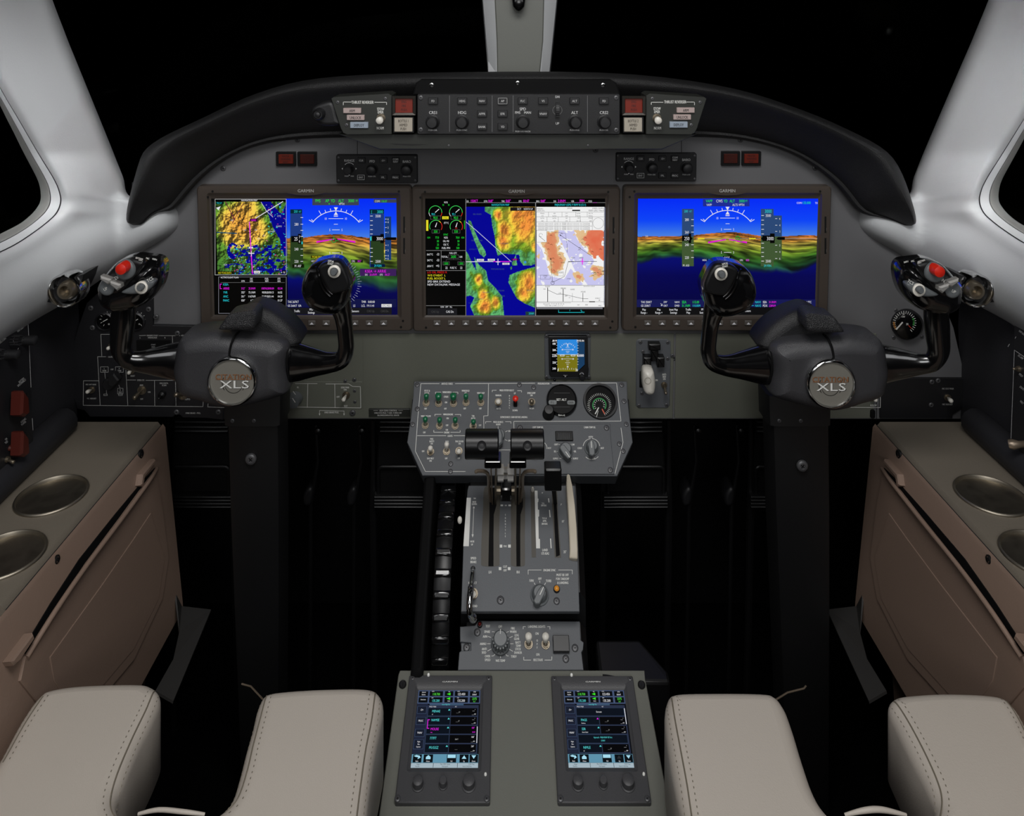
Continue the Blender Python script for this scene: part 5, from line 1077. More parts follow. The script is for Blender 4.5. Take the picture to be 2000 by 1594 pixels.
f = PF.sub(1770, 330); t = thing('gear_handle_panel', 'landing gear panel with a round white wheel-shaped handle, right of the middle', 'control panel', f)
plate(f, [(1662, 86), (1690, 80), (1870, 82), (1894, 100), (1892, 300), (1885, 545), (1870, 562), (1670, 562), (1650, 545), (1652, 100)], DARKP if 0 else PLATE, t, -.006, .004, .001)
for x, y in ((1682, 102), (1872, 103), (1699, 168), (1872, 216), (1905, 196), (1692, 458), (1672, 544), (1864, 540)): screw(f, x, y, t, 13, .004)
b = MB(f); b.prr(1741, 118, 1824, 162, 4, .004, .016, .002); b.prr(1756, 160, 1808, 240, 4, .004, .012, .002); b.prr(1705, 212, 1758, 282, 4, .004, .018, .002); b.prr(1800, 212, 1852, 282, 4, .004, .018, .002); build('indicator_block', b, SATIN, t)
b = MB(f); b.prr(1675, 305, 1710, 420, 6, .002, .005, .0005); build('handle_slot', b, MATTE, t)
b = MB(f); b.puffy([(1694, 340), (1700, 300), (1720, 286), (1750, 286), (1772, 300), (1782, 350), (1784, 400), (1778, 440), (1760, 458), (1728, 458), (1706, 440), (1697, 400)], .012, .042, .012, 4); o = build('gear_handle', b, WHITE, t, 80)
b = MB(f); b.tube([f.p(1738, 370, .0), f.p(1738, 370, .015)], .005, 10); build('handle_shaft', b, SATIN, o)
b = MB(f); b.arc(1733, 372, 22, 0, 360, 3, .0423, 18); b.cc = L((150, 142, 128)); b.c = [b.cc] * len(b.c); build('wheel_ring', b, INK, o, 0)
toggle(f, 1846, 398, 1860, 462, NICKEL, t, 17, .02, .004, .9)
b = MB(f); b.col(WH)
for s_, x, y in (('ANTI-', 1848, 326), ('SKID', 1848, 342), ('ON', 1848, 358), ('DN', 1794, 366)): b.text(s_, x, y, 12, .0043, xs=.6, fat=.4)
build('lettering', b, INK, t, 0)

# ---------------------------------------------------------------- lower left and right panels
zoom(0, 460, .31361)
f = PF.sub(850, 800); t = thing('left_switch_panel', 'black curved lower panel of switches left of the left yoke', 'control panel', f)
def ink(b):
    w = .0062; b.col((170, 170, 168))
    for q in ([(520, 905), (518, 1058), (1264, 1066), (1266, 1020)], [(520, 905), (612, 905)], [(608, 755), (624, 1058)], [(608, 755), (660, 755)], [(634, 750), (628, 616), (694, 616)], [(784, 840), (796, 1060)], [(790, 900), (846, 900)], [(908, 902), (1095, 902)], [(962, 905), (964, 1062)], [(1093, 905), (1096, 1064)], [(868, 624), (908, 622)], [(990, 624), (1120, 624)], [(1073, 624), (1076, 680)], [(1300, 1010), (1294, 1068), (1400, 1072)]): b.line(q, 3, w)
    for s_, x, y, h in (('ENGINE START', 950, 623, 9), ('DISENGAGE', 950, 636, 9), ('L', 873, 637, 9), ('R', 1028, 637, 9), ('IGNIT', 1142, 623, 9), ('CROSSFEED', 700, 756, 9), ('OFF', 698, 834, 9), ('RESET', 827, 874, 9), ('EMER LTS', 877, 901, 9), ('ARM', 880, 932, 9), ('ON', 929, 975, 9), ('OFF', 883, 1018, 9), ('ENG DATA', 1021, 920, 9), ('SCAN', 1022, 933, 9), ('AUTO', 1167, 1020, 10), ('MIC OXY MASK', 567, 928, 8), ('MIC HEADSET', 571, 1015, 8), ('PARK BRAKE - PULL', 1203, 1106, 9)): b.text(s_, x, y, h, w, xs=.75, fat=.5)
    b.boxl(626, 818, 674, 852, 2.5, w); b.boxl(719, 818, 768, 852, 2.5, w); b.line([(653, 855), (664, 990)], 3, w); b.line([(744, 855), (746, 880), (730, 888)], 3, w)
    b.boxl(732, 952, 766, 986, 2.5, w); b.boxl(738, 988, 762, 997, 2.5, w); b.boxl(646, 988, 668, 997, 2.5, w); b.line([(740, 932), (747, 950)], 3, w)
    for s_, x, y in (('L', 650, 829), ('TANK', 650, 842), ('R', 743, 829), ('TANK', 743, 842), ('R', 749, 962), ('ENG', 749, 976)): b.text(s_, x, y, 9, w, xs=.7)
plate(f, [(640, 330), (660, 300), (948, 340), (950, 560), (1385, 570), (1390, 1150), (1282, 1138), (1140, 1135), (1120, 1118), (1090, 1118), (1078, 1132), (560, 1130), (525, 1090), (480, 1080), (458, 1000), (448, 900), (444, 800), (455, 680), (490, 560), (540, 420)], BLACKP, t, -.004, .006, .0008, ink=ink)
for x, y in ((565, 452), (575, 575), (925, 460), (972, 508), (1105, 610), (1232, 600), (1100, 1100), (1360, 1100), (948, 128)): screw(f, x, y, t, 17, .006)
for cx, lb in ((668, 'L'), (858, 'R')):
    b = MB(f); b.plathe(cx, 522, [(60, .004), (60, .009), (52, .011), (50, .008)], 32); b.f.pop(); b.c.pop(); b.mi.pop(); o = build('gauge_ring', b, BLACKP, t)
    b = MB(f); b.plathe(cx, 522, [(52, .004), (52, .007)], 32); b.col(WH, 1)
    for a in range(-60, 241, 30): b.line([(cx + 38 * math.cos(R(a)), 522 - 38 * math.sin(R(a))), (cx + 47 * math.cos(R(a)), 522 - 47 * math.sin(R(a)))], 2.5, .0073)
    b.line([(cx, 522), (cx - 26, 536)], 4, .0073); b.text('PSI', cx - 20, 490, 8, .0073); b.text('15', cx + 10, 552, 9, .0073); build('gauge_dial', b, [GLASSB, INK], o)
b = MB(f); b.prr(850, 652, 1062, 720, 6, .005, .0068, .0005); b.col((150, 150, 150), 1); b.text('START', 955, 680, 8, .0071); b.text('DISG', 955, 694, 8, .0071); build('button_recess', b, [MATTE, INK], t)
for x, y, a, c, m in ((695, 690, 672, 704, WHITE), (572, 960, 542, 975, WHITE), (885, 962, 832, 1016, NICKEL), (820, 840, 802, 856, WHITE), (1140, 995, 1092, 992, NICKEL)): toggle(f, x, y, a, c, m, t, 22 if m is NICKEL else 17, .02, .006, .95)
b = MB(f); b.plathe(698, 905, [(40, .006), (38, .012), (30, .014)], 24); b.pprism([(668, 880), (705, 862), (738, 905), (728, 925), (700, 950), (668, 935)], .012, .024, .002); build('crossfeed_knob', b, KNOB, t)
b = MB(f); b.plathe(1024, 972, [(22, .006), (22, .012), (8, .014), (7, .022), (2, .023)], 16); build('scan_knob', b, SATIN, t)

zoom(180, 480, .27)
f = PF.sub(1750, 1080); t = thing('standby_power_panel', 'grey switch panel with rotary selector just right of the left control column', 'control panel', f)
b = MB(f); w = .0034; b.prr(1405, 985, 1952, 1180, 3, .0, .003, .0004); b.col(WH, 1)
for q in ([(1560, 998), (1556, 1170)], [(1755, 1002), (1757, 1172)], [(1470, 998), (1628, 998)], [(1690, 1000), (1856, 1000), (1884, 1018), (1940, 1020), (1943, 1174), (1405, 1166)], [(1645, 1215), (1645, 1192), (1822, 1196), (1822, 1218)]): b.line(q, 3, w)
for s_, x, y in (('STBY PWR', 1830, 1026), ('ON', 1830, 1041), ('OFF', 1779, 1093), ('TEST', 1834, 1160), ('EMER BRAKE PULL', 1733, 1206), ('IG', 1488, 1024), ('IN', 1447, 1160)): b.text(s_, x, y, 11, w, xs=.75, fat=.5)
b.flat([(1639, 1214), (1651, 1214), (1645, 1230)], w); b.flat([(1816, 1214), (1828, 1214), (1822, 1230)], w); build('faceplate', b, [OLIVE, INK], t)
b = MB(f); b.plathe(1475, 1095, [(52, .003), (50, .007), (44, .010), (40, .018), (20, .019)], 28); b.col(WH, 1); b.line([(1455, 1055), (1470, 1075)], 6, .0194); b.line([(1450, 1105), (1468, 1132)], 6, .0194); build('selector_knob', b, [KGREY, INK], t)
toggle(f, 1838, 1080, 1816, 1118, WHITE, t, 22, .02, .003, .95)
for x, y, r in ((1884, 1210, 22), (1896, 970, 15), (1830, 980, 13), (1898, 1050, 12), (1900, 1130, 12)): screw(f, x, y, t, r, .003)
zoom(400, 780, .28858)
f = PF.sub(1245, 95); t = thing('gear_placard', 'small olive placard about auxiliary gear control beside the switch panel', 'placard', f)
b = MB(f); b.prr(1110, 66, 1390, 120, 4, .002, .005, .0006); b.col((190, 190, 186), 1)
for s_, x, y, wd in (('AUX GEAR CONTROL', 1242, 76, 120), ('UNLOCK-PULL T HDL TURN CW', 1240, 92, 185), ('BLOWDOWN-PULL KNOB', 1242, 108, 145)): b.text(s_, x, y, 9, .0053, wid=wd, fat=.5)
b.line([(1142, 76), (1172, 76)], 2, .0053); b.line([(1310, 76), (1340, 76)], 2, .0053); build('placard_plate', b, [GREENP, INK], t)

zoom(1640, 560, .25087)
f = PF.sub(300, 850); t = thing('right_switch_panel', 'dark lower panel with two white switches right of the right yoke', 'control panel', f)
b = MB(f); b.pprism([(316, 712), (985, 715), (982, 920), (880, 1000), (878, 1026), (316, 1026)], .0, .004, .0004); b.col((150, 150, 148), 1)
for s_, x, y in (('MIC OXY MASK', 843, 794), ('MIC HEADSET', 840, 916)): b.text(s_, x, y, 12, .0043, xs=.7, fat=.5)
build('faceplate', b, [DARKP, INK], t)
b = MB(f); b.col(WH); b.line([(-60, 938), (316, 942), (318, 840)], 3.5, .0045); b.text('R SLEW', 264, 924, 13, .0046, xs=.7, fat=.5); build('border_line', b, INK, t, 0)
for x, y in ((718, 742), (766, 732), (712, 921)): screw(f, x, y, t, 20, .004)
toggle(f, 838, 862, 868, 890, WHITE, t, 22, .026, .004, 1.1); toggle(f, 250, 860, 282, 884, WHITE, t, 22, .024, .004, 1.0)
b = MB(f); b.prr(243, 965, 280, 1030, 14, .0, .006, .001); build('cable_cutout', b, MATTE, t)
f = PF.sub(510, 280); t = thing('pressure_gauge', 'round black pressure gauge with green arc beside the right yoke grip', 'gauge', f)
b = MB(f); b.plathe(515, 285, [(118, .0), (118, .008), (108, .012), (100, .011)], 44); build('gauge_ring', b, DARKP, t)
b = MB(f); b.plathe(505, 280, [(102, .008), (102, .0135), (99, .014)], 44); b.col(WH, 1); w = .0143; cx, cy = 505, 280
for a in range(-50, 220, 12): b.line([(cx + 72 * math.cos(R(a)), cy - 72 * math.sin(R(a))), (cx + 90 * math.cos(R(a)), cy - 90 * math.sin(R(a)))], 4, w)
b.col((60, 160, 70)); b.arc(cx, cy, 72, -12, 22, 14, w, 8); b.col((200, 60, 40)); b.line([(cx + 32, cy + 22), (cx + 52, cy + 44)], 5, w); b.col((190, 130, 60)); b.arc(cx, cy, 82, 180, 215, 14, w, 6)
b.col(WH); b.line([(cx - 18, cy), (cx - 62, cy + 50)], 11, w + .0004); b.text('CRV', 495, 233, 12, w); b.text('10', 498, 214, 12, w); b.text('20', 526, 291, 15, w); b.text('5', 445, 240, 12, w); build('gauge_dial', b, [GLASSB, INK], t)
for x, y in ((438, 184), (420, 396), (640, 392)): screw(f, x, y, t, 16, .0)
KNOBB = mat('throttle_black', (10, 10, 11), .34, spec=.35)
# ---------------------------------------------------------------- tilted switch panel (anti-ice, pressurisation, lights, temperature)
zoom(780, 640, .28)
f = TF.sub(840, 700); t = thing('centre_switch_panel', 'wide grey panel of green and white toggle switches above the throttle quadrant', 'control panel', f)
OUT = [(102, 374), (1588, 374), (1592, 500), (1608, 640), (1628, 800), (1520, 1036), (160, 1032), (54, 800), (78, 640), (96, 480)]
def ink(b):
    w = .0043; b.col(WH)
    for q in ([(278, 391), (150, 391), (128, 640), (112, 862), (182, 1004), (460, 1004)], [(390, 391), (945, 388)], [(1065, 388), (1515, 386), (1546, 652), (798, 654), (800, 740)], [(622, 391), (618, 614), (588, 616), (590, 740)], [(126, 754), (325, 754)], [(380, 754), (458, 754)], [(690, 853), (772, 853)], [(1546, 700), (1560, 800), (1504, 1018)]): b.line(q, 3.2, w)
    for q in ([(252, 462), (252, 450), (290, 450)], [(372, 450), (408, 450), (408, 462)], [(648, 448), (648, 437), (676, 437)], [(824, 440), (852, 440), (852, 450)], [(248, 616), (248, 605), (292, 605)], [(388, 606), (428, 606), (428, 617)], [(240, 716), (240, 730), (305, 730)], [(358, 730), (424, 730), (424, 718)], [(602, 668), (602, 656), (640, 656)], [(740, 656), (778, 656), (778, 668)]): b.line(q, 3.2, w)
    for s_, x, y in (('ANTI ICE / DEICE', 333, 391), ('PITOT &', 194, 440), ('STATIC', 192, 456), ('WINDSHIELD', 332, 450), ("O'RIDE", 326, 482), ('ON', 325, 521), ('WINDSHLD', 462, 440), ('AIR', 462, 456), ('WING INSP', 568, 456), ('OFF', 183, 565), ('OFF', 321, 565), ('OFF', 456, 564), ('OFF', 565, 564), ('WING XFLOW', 185, 617), ('WING/ENGINE', 340, 605), ('ON', 336, 632), ('OFF', 333, 681), ('ON', 331, 713), ('ENGINE', 331, 731), ('TAIL', 515, 616), ('AUTO', 515, 632), ('OFF', 563, 681), ('MANUAL', 511, 731), ('OFF', 174, 731), ('LIGHTS', 354, 755), ('PASS', 226, 776), ('SAFETY', 226, 793), ('ON', 225, 809), ('OFF', 166, 862), ('SEAT BELT', 217, 912), ('ON', 217, 929), ('NAV', 333, 794), ('OFF', 327, 912), ('TAIL FLOOD', 418, 793), ('ON', 420, 809), ('OFF', 415, 911), ('PRESSURIZATION', 1006, 390), ('PRESS SYSTEM SELECT', 750, 437), ('MANUAL', 692, 472), ('AUTO', 692, 564), ('UP', 805, 458), ('DOWN', 807, 577), ('EMER DUMP', 921, 456), ('ON', 921, 472), ('NORM', 923, 563), ('DEPRESSURIZE CABIN BEFORE LANDING', 799, 624), ('PRESS SOURCE', 690, 658), ('NORM', 690, 675), ('LH', 611, 721), ('RH', 768, 721), ('EMER', 772, 788)):
        b.text(s_, x, y, 11.5, w, xs=.58, fat=.45)
    for i, c in enumerate('MANUAL'): b.text(c, 768, 476 + i * 16.5, 10, w, xs=.6, fat=.4)
    b.line([(624, 720), (640, 726)], 3, w); b.line([(740, 726), (754, 720)], 3, w); b.line([(738, 782), (752, 788)], 3, w)
b = MB(f); b.pprism(OUT, -.03, .004, .0008); b.col(WH, 1); ink(b); build('faceplate', b, [SWP, INK], t)
b = MB(f); b.pprism([(64, 806), (160, 1036), (1520, 1040), (1622, 806), (1600, 500), (90, 500)], -.05, -.031, .001); build('panel_tray', b, DARKP, t)
for x, y in ((124, 399), (837, 399), (1551, 400), (125, 568), (92, 676), (356, 1004), (1567, 514), (1583, 675), (1535, 812), (1561, 862), (937, 418), (1384, 740), (1398, 917), (358, 951)): screw(f, x, y, t, 17, .004)
for x, y, a, c, m in ((187, 528, 188, 470, GREEN), (274, 530, 272, 468, GREEN), (378, 530, 376, 468, GREEN), (465, 524, 464, 470, GREEN), (568, 524, 568, 472, GREEN), (181, 682, 181, 632, GREEN), (280, 686, 281, 636, GREEN), (389, 686, 390, 636, GREEN), (515, 688, 517, 652, GREEN), (218, 868, 216, 838, WHITE), (329, 865, 330, 808, WHITE), (416, 862, 415, 864, WHITE), (690, 520, 690, 516, WHITE), (923, 520, 923, 514, NICKEL)):
    toggle(f, x, y, a, c, m, t, 20, .020, .004, 1.6 if x in (274, 378) else 1.2)
b = MB(f); b.prr(796, 496, 822, 552, 6, .003, .0052, .0004); build('switch_slot', b, MATTE, t)
b = MB(f); p = Vector(f.p(810, 520, .005)); q = Vector(f.p(810, 494, .022)); k = f.m(810, 500); b.tube([p, p.lerp(q, .7), q, q + (q - p) * .12], [6 * k, 9 * k, 20 * k, 12 * k], 14); build('red_lever', b, REDP, t, 60)
# pressure source selector
b = MB(f); b.plathe(690, 760, [(45, .004), (45, .007), (40, .009)], 28); b.pprism([(672, 700), (708, 700), (722, 745), (720, 800), (700, 818), (680, 818), (660, 800), (658, 745)], .009, .022, .002); b.col(WH, 1); b.line([(689, 690), (689, 740)], 3, .0224); build('source_selector', b, [KGREY, INK], t)
# altitude selector and cabin gauge
g = 1
b = MB(f); b.plathe(1131, 520, [(106, .004), (106, .010), (98, .013), (94, .011)], 48); b.col(WH, 1); w = .0114
b.text('SET ALT', 1131, 502, 15, w, xs=.85, fat=.6); b.text('RATE', 1133, 608, 15, w, xs=.85, fat=.6); b.col((120, 124, 124)); b.prr(1042, 506, 1096, 536, 10, .011, .0116); b.prr(1172, 508, 1224, 536, 10, .011, .0116); b.col((60, 60, 60)); b.rect(1078, 455, 1190, 458, w); b.rect(1078, 552, 1190, 555, w); b.col((24, 24, 24)); b.text('F L', 1068, 521, 14, .012, xs=.8); b.text('EXER', 1198, 522, 12, .012, xs=.8)
o = build('altitude_selector', b, [GLASSB, INK], t); knob(f, 1040, 606, 35, .02, o, SATIN, .004)
b = MB(f); b.plathe(1400, 524, [(120, .004), (118, .009), (104, .009), (100, .004)], 48); build('gauge_bezel', b, DARKP, t)
b = MB(f); b.plathe(1397, 534, [(101, .003), (101, .0095)], 48); b.col(WH, 1); w = .0098; cx, cy = 1395, 540
for a in range(-60, 211, 9): 
    for r0, r1 in ((68, 82),): b.line([(cx + r0 * math.cos(R(a)), cy - r0 * math.sin(R(a))), (cx + r1 * math.cos(R(a)), cy - r1 * math.sin(R(a)))], 2.4, w)
b.col((60, 170, 90)); b.arc(cx, cy, 46, -30, 215, 7, w, 20); b.col((210, 90, 60)); b.line([(cx + 20, cy + 30), (cx + 36, cy + 60)], 7, w); b.col(WH)
for a in range(-20, 221, 24): b.line([(cx + 30 * math.cos(R(a)), cy - 30 * math.sin(R(a))), (cx + 38 * math.cos(R(a)), cy - 38 * math.sin(R(a)))], 3, w)
b.line([(cx - 6, cy + 20), (cx - 28, cy + 60)], 7, w + .0003); b.line([(cx - 8, cy + 40), (cx - 20, cy + 84)], 3, w + .0005); build('cabin_gauge', b, [GLASSB, INK], t)
# temperature inset plate
b = MB(f); b.pprism([(816, 672), (1470, 672), (1474, 760), (1494, 960), (1500, 1022), (1000, 1022), (816, 1022)], .004, .0065, .0005); b.col(WH, 1); w = .0068
for s_, x, y in (('CKPT TEMP SEL', 966, 695), ('CABIN TEMP SEL', 1328, 695), ('HOT', 1048, 840), ('CKPT', 1094, 815), ('CAB', 1211, 815), ('SEL', 1086, 863), ('SEL', 1226, 863), ('SUPPLY', 1090, 913), ('SUPPLY', 1229, 913), ('AUTO', 1335, 762), ('COLD', 1258, 840), ('HOT', 1416, 840), ('MANUAL', 1346, 912)): b.text(s_, x, y, 11.5, w, xs=.62, fat=.45)
b.arc(985, 840, 45, -5, 50, 4, w, 8); b.arc(1340, 832, 58, 8, 84, 4, w, 10); b.arc(1340, 832, 58, 98, 172, 4, w, 10); b.arc(1343, 862, 58, 225, 318, 4, w, 10)
for q in ([(1112, 814), (1122, 818)], [(1180, 820), (1192, 814)], [(1100, 863), (1108, 863)], [(1206, 863), (1214, 863)], [(1118, 913), (1132, 910)], [(1184, 908), (1202, 913)]): b.line(q, 3, w)
build('temperature_plate', b, [SWP, INK], t)
for x, y in ((842, 699), (1445, 699), (1472, 994)): screw(f, x, y, t, 19, .0065)
b = MB(f); b.prr(1090, 720, 1209, 788, 4, .006, .0095, .0008); b.col((60, 62, 66), 1)
for i in range(6): b.rect(1112 + i * 14, 736, 1115 + i * 14, 776, .0097)
build('display_window', b, [GLASSB, INK], t)
def pointer(f, px, py, r, root, w, ang, m=KGREY, name='selector_knob', h=.014):
    b = MB(f); b.plathe(px, py, [(r, w), (r * .98, w + .002), (r * .82, w + .003), (r * .74, w + h * .8), (r * .6, w + h)], 28, w)
    a = R(ang); c_, s_ = math.cos(a), math.sin(a); q = [(-.28, 1.0), (.28, 1.0), (.42, .3), (.36, -.8), (0, -1.0), (-.36, -.8), (-.42, .3)]
    b.pprism([(px + r * (x * c_ + y * s_), py - r * (y * c_ - x * s_)) for x, y in q], w + .002, w + h * 1.25, .001)
    b.col(WH, 1); b.line([(px + r * .95 * s_, py - r * .95 * c_), (px + r * .1 * s_, py - r * .1 * c_)], r * .09, w + h * 1.25 + .0003)
    return build(name, b, [m, INK], root)
pointer(f, 1158, 862, 54, t, .0065, 145); pointer(f, 1342, 842, 52, t, .0065, -4); pointer(f, 960, 840, 50, t, .0065, 30)

# ---------------------------------------------------------------- throttle quadrant
zoom(780, 900, .26346)
f = QF.sub(900, 700); t = thing('throttle_quadrant', 'grey throttle quadrant plate with lever slots and white markings', 'quadrant', f)
def ink(b):
    w = .0033; b.col(WH)
    for s_, x, y, h in (('TRIM', 558, 279, 9), ('NOSE', 556, 305, 12), ('DOWN', 556, 321, 12), ('NOSE', 541, 598, 13), ('UP', 539, 621, 13), ('SPEED', 549, 722, 17), ('BRAKE', 549, 750, 17), ('RETRACT', 543, 905, 16), ('EXTEND', 550, 1077, 16), ('LH', 672, 825, 19), ('RH', 880, 825, 19), ('LINE', 789, 331, 9), ('IDLE', 785, 633, 13), ('CUT', 784, 785, 16), ('OFF', 784, 812, 16), ('UP', 1060, 238, 8), ('T.O.', 1066, 316, 12), ('200 KIAS', 1070, 331, 12), ('T.O. &', 1075, 426, 13), ('APPR.', 1077, 446, 13), ('200 KIAS', 1076, 467, 13), ('LAND', 1080, 661, 17), ('175 KIAS', 1082, 687, 17), ('7\u00b0', 1200, 325, 12), ('15\u00b0', 1214, 449, 15), ('35\u00b0', 1228, 675, 18), ('ENGINE SYNC', 1114, 811, 16), ('MUST BE OFF', 1210, 846, 17), ('FOR TAKEOFF', 1210, 875, 17), ('& LANDING', 1212, 904, 17), ('FAN', 980, 888, 18), ('OFF', 1041, 874, 16), ('TURB', 1106, 890, 18)): b.text(s_, x, y, h, w, xs=.58, fat=.5)
    for i, c in enumerate('THROTTLE'): b.text(c, 786, 402 + i * 22.5, 12, w, xs=.6, fat=.4)
    b.flat([(500, 274), (531, 274), (515, 634), (474, 634)], w); b.line([(552, 350), (543, 560)], 3, w); b.flat([(545, 352), (559, 352), (553, 336)], w); b.flat([(536, 546), (551, 546), (543, 570)], w)
    for y, x0, x1, h in ((331, 750, 808, 12), (633, 744, 806, 22), (800, 737, 804, 22)): b.rect(x0, y - h / 2, x0 + 19, y + h / 2, w); b.rect(x1, y - h / 2, x1 + 20, y + h / 2, w)
    b.flat([(1003, 222), (1024, 222), (1026, 280), (1032, 282), (1030, 306), (1026, 308), (1027, 362), (1036, 364), (1036, 412), (1030, 416), (1033, 578), (1042, 580), (1043, 650), (1014, 650)], w)
    for q in ([(1106, 282), (1109, 306)], [(1113, 368), (1117, 416)], [(1121, 580), (1125, 646)]): b.line(q, 7, w)
    for q in ([(955, 842), (955, 810), (1052, 810)], [(1180, 810), (1282, 810), (1282, 840)]): b.line(q, 3.5, w)
    for q in ([(1000, 906), (1006, 918)], [(1041, 892), (1042, 904)], [(1084, 906), (1076, 920)]): b.line(q, 4, w)
body = [(514, 184), (1300, 184), (1320, 640), (1336, 1118), (458, 1118), (474, 640), (505, 220)]
b = MB(f); b.pprism(body, -.005, .003, .0006); b.col(WH, 1); ink(b); build('faceplate', b, [PLATE, INK], t)
def slot(pts, name='lever_slot', inner=None):
    b = MB(f); b.pprism(pts, .0022, .0034, .0, 4); b.col((62, 58, 50), 0)
    o = build(name, b, SLOTW, t, 0)
    if inner: c = MB(f); c.pprism(inner, .0024, .0037, 0); build('slot_gap', c, MATTE, o, 0)
SLOTW = mat('slot_wall_grey', (74, 70, 62), .5)
slot([(632, 200), (700, 200), (748, 230), (744, 370), (740, 560), (742, 740), (730, 780), (620, 780), (606, 740), (610, 560), (620, 370)], inner=[(668, 200), (716, 200), (720, 330), (700, 400), (698, 560), (698, 782), (660, 782), (664, 560), (668, 400)])
slot([(830, 230), (860, 200), (925, 200), (932, 370), (930, 560), (931, 740), (920, 780), (838, 780), (826, 740), (828, 560)], inner=[(868, 200), (915, 200), (916, 340), (898, 400), (896, 560), (897, 782), (868, 782), (866, 560), (868, 400)])
slot([(974, 210), (1000, 210), (1003, 400), (1013, 690), (1006, 714), (988, 714), (980, 690), (976, 400)], 'indicator_slot')
slot([(1132, 230), (1168, 230), (1176, 400), (1198, 690), (1190, 716), (1160, 716), (1150, 690), (1136, 400)], 'flap_slot', [(1142, 230), (1160, 230), (1190, 700), (1162, 712), (1150, 500)])
for x, y, r in ((750, 1034, 28), (1166, 1041, 24)): screw(f, x, y, t, r, .003)
b = MB(f); b.plathe(987, 228, [(12, .003), (12, .010), (5, .013)], 12); build('flap_pointer', b, WHITE, t)
pointer(f, 1040, 998, 70, t, .003, 25, KGREY, 'sync_selector', .012)
b = MB(f); b.plathe(1165, 961, [(24, .003), (24, .006), (20, .007)], 20); o = build('light_ring', b, SATIN, t); b = MB(f); b.plathe(1165, 961, [(19, .003), (19, .007), (10, .009)], 16); build('amber_light', b, AMBER, o, 60)
toggle(f, 545, 988, 545, 992, WHITE, t, 30, .014, .003, 1.1)
# pedestal body under the quadrant
FB = front(1019, 1100, 1.05); b = MB(FB)
def sec(Y, z, x0, x1): return [wv(FB, x0, Y, .02), wv(FB, x0, Y, z - .01), wv(FB, x0 + .008, Y, z), wv(FB, x1 - .008, Y, z), wv(FB, x1, Y, z - .01), wv(FB, x1, Y, .02)]
b.rings([sec(1.25, .655, -.083, .092), sec(1.15, .582, -.083, .092), sec(1.052, .5095, -.083, .088), sec(1.050, .470, -.083, .088), sec(1.0, .430, -.083, .088), sec(.99, .41, -.083, .088)]); pb = build('quadrant_body', b, SATIN, None, 30); tag(pb, 'black leather-sided pedestal body carrying the throttle quadrant', 'pedestal')
# throttle levers
def lever(px, lab, e, kx):
    F = front(*(780 + px * .26346, 1012), 1.10) if 0 else None
    zoom(); s_ = front(kx, 877, 1.035); t = thing('throttle_lever', lab, 'throttle lever', s_, 'throttle levers')
    b = MB(s_); x0, x1 = s_.uv(kx - 33, 877)[0], s_.uv(kx + 33, 877)[0]; r = .0186
    b.tube([(x0, 0, -.012), (x0 + .0015, 0, -.012), (x0 + .0016, 0, -.012), (x1 - .0016, 0, -.012), (x1 - .0015, 0, -.012), (x1, 0, -.012)], [r * .93, r, r, r, r, r * .93], 40); k = build('throttle_knob', b, KNOBB, t, 40)
    b = MB(s_); u = s_.uv(kx, 880)[0]; b.lathe(0, 0, [(.0062, -.003), (.0062, .0003), (.0055, .001), (.0045, .0004)], 20); b.lathe(0, 0, [(.0032, .0), (.003, .0012), (.001, .0014)], 10); o = build('knob_screw', b, KNOB, k); o.matrix_local = Matrix.Translation((u, r * .38, -.012 + r * .925)) @ Matrix.Rotation(R(-22), 4, 'X')
    b = MB(s_); b.prr(kx - 17 + e, 902, kx + 16 + e, 916, 3, -.02, .004, .001); build('knob_neck', b, GLOSS, t)
    base = 1.115
    def W(px, py, Y): return s_.p(px, py, s_.O.y - Y)
    def blade(px, wd, name, m, Y0=1.05, Y1=1.14, y0=908, y1=992, dx=0):
        b = MB(s_); h = .009; A = [W(px - wd / 2, y0, Y0 - h), W(px + wd / 2, y0, Y0 - h), W(px + wd / 2, y0, Y0 + h), W(px - wd / 2, y0, Y0 + h)]; B = [W(px + dx - wd / 2, y1, Y1 - h), W(px + dx + wd / 2, y1, Y1 - h), W(px + dx + wd / 2, y1, Y1 + h), W(px + dx - wd / 2, y1, Y1 + h)]
        b.rings([A, B]); return build(name, b, m, t, 30)
    sg = 1 if e > 0 else -1; cx = kx + e
    blade(cx + sg * 6, 4, 'lever_arm', NICKEL, dx=-sg * 2); blade(cx - sg * 4, 3, 'lever_arm', BRONZE, y0=914, dx=sg * 3)
    b = MB(s_); b.tube(catmull([Vector(W(*q)) for q in ((cx - sg * 33, 922, 1.035), (cx - sg * 31, 920, 1.035), (cx - sg * 16, 921, 1.045), (cx - sg * 9, 930, 1.06), (cx - sg * 8, 955, 1.10), (cx - sg * 3, 985, 1.135))], 4, False), .0024, 8); build('reverser_latch', b, BRONZE, t)
    b = MB(s_)
    for yy, Y in ((918, 1.05), (930, 1.055)): a = Vector(W(cx + sg * 9, yy, Y)); b.tube([a, a + Vector((sg * .008, 0, 0)), a + Vector((sg * .0081, 0, 0)), a + Vector((sg * .013, 0, 0))], [.0075, .0075, .0045, .0045], 6)
    build('pivot_nut', b, BRIGHT, t, 30)
lever(0, 'left black cylindrical throttle knob on metal lever arms', 22, 941); lever(0, 'right black cylindrical throttle knob on metal lever arms', -18, 1030)
zoom(); s_ = front(985, 968, 1.12); t = thing('throttle_cross_shaft', 'black ribbed block and pivot shaft between the throttle levers', 'lever mechanism', s_)
b = MB(s_); b.prr(978, 955, 999, 982, 3, -.02, .012, .002); 
build('block', b, GLOSS, t); b = MB(s_); b.tube([s_.p(968, 958, -.004), s_.p(1006, 958, -.004)], .006, 14); build('shaft', b, NICKEL, t)
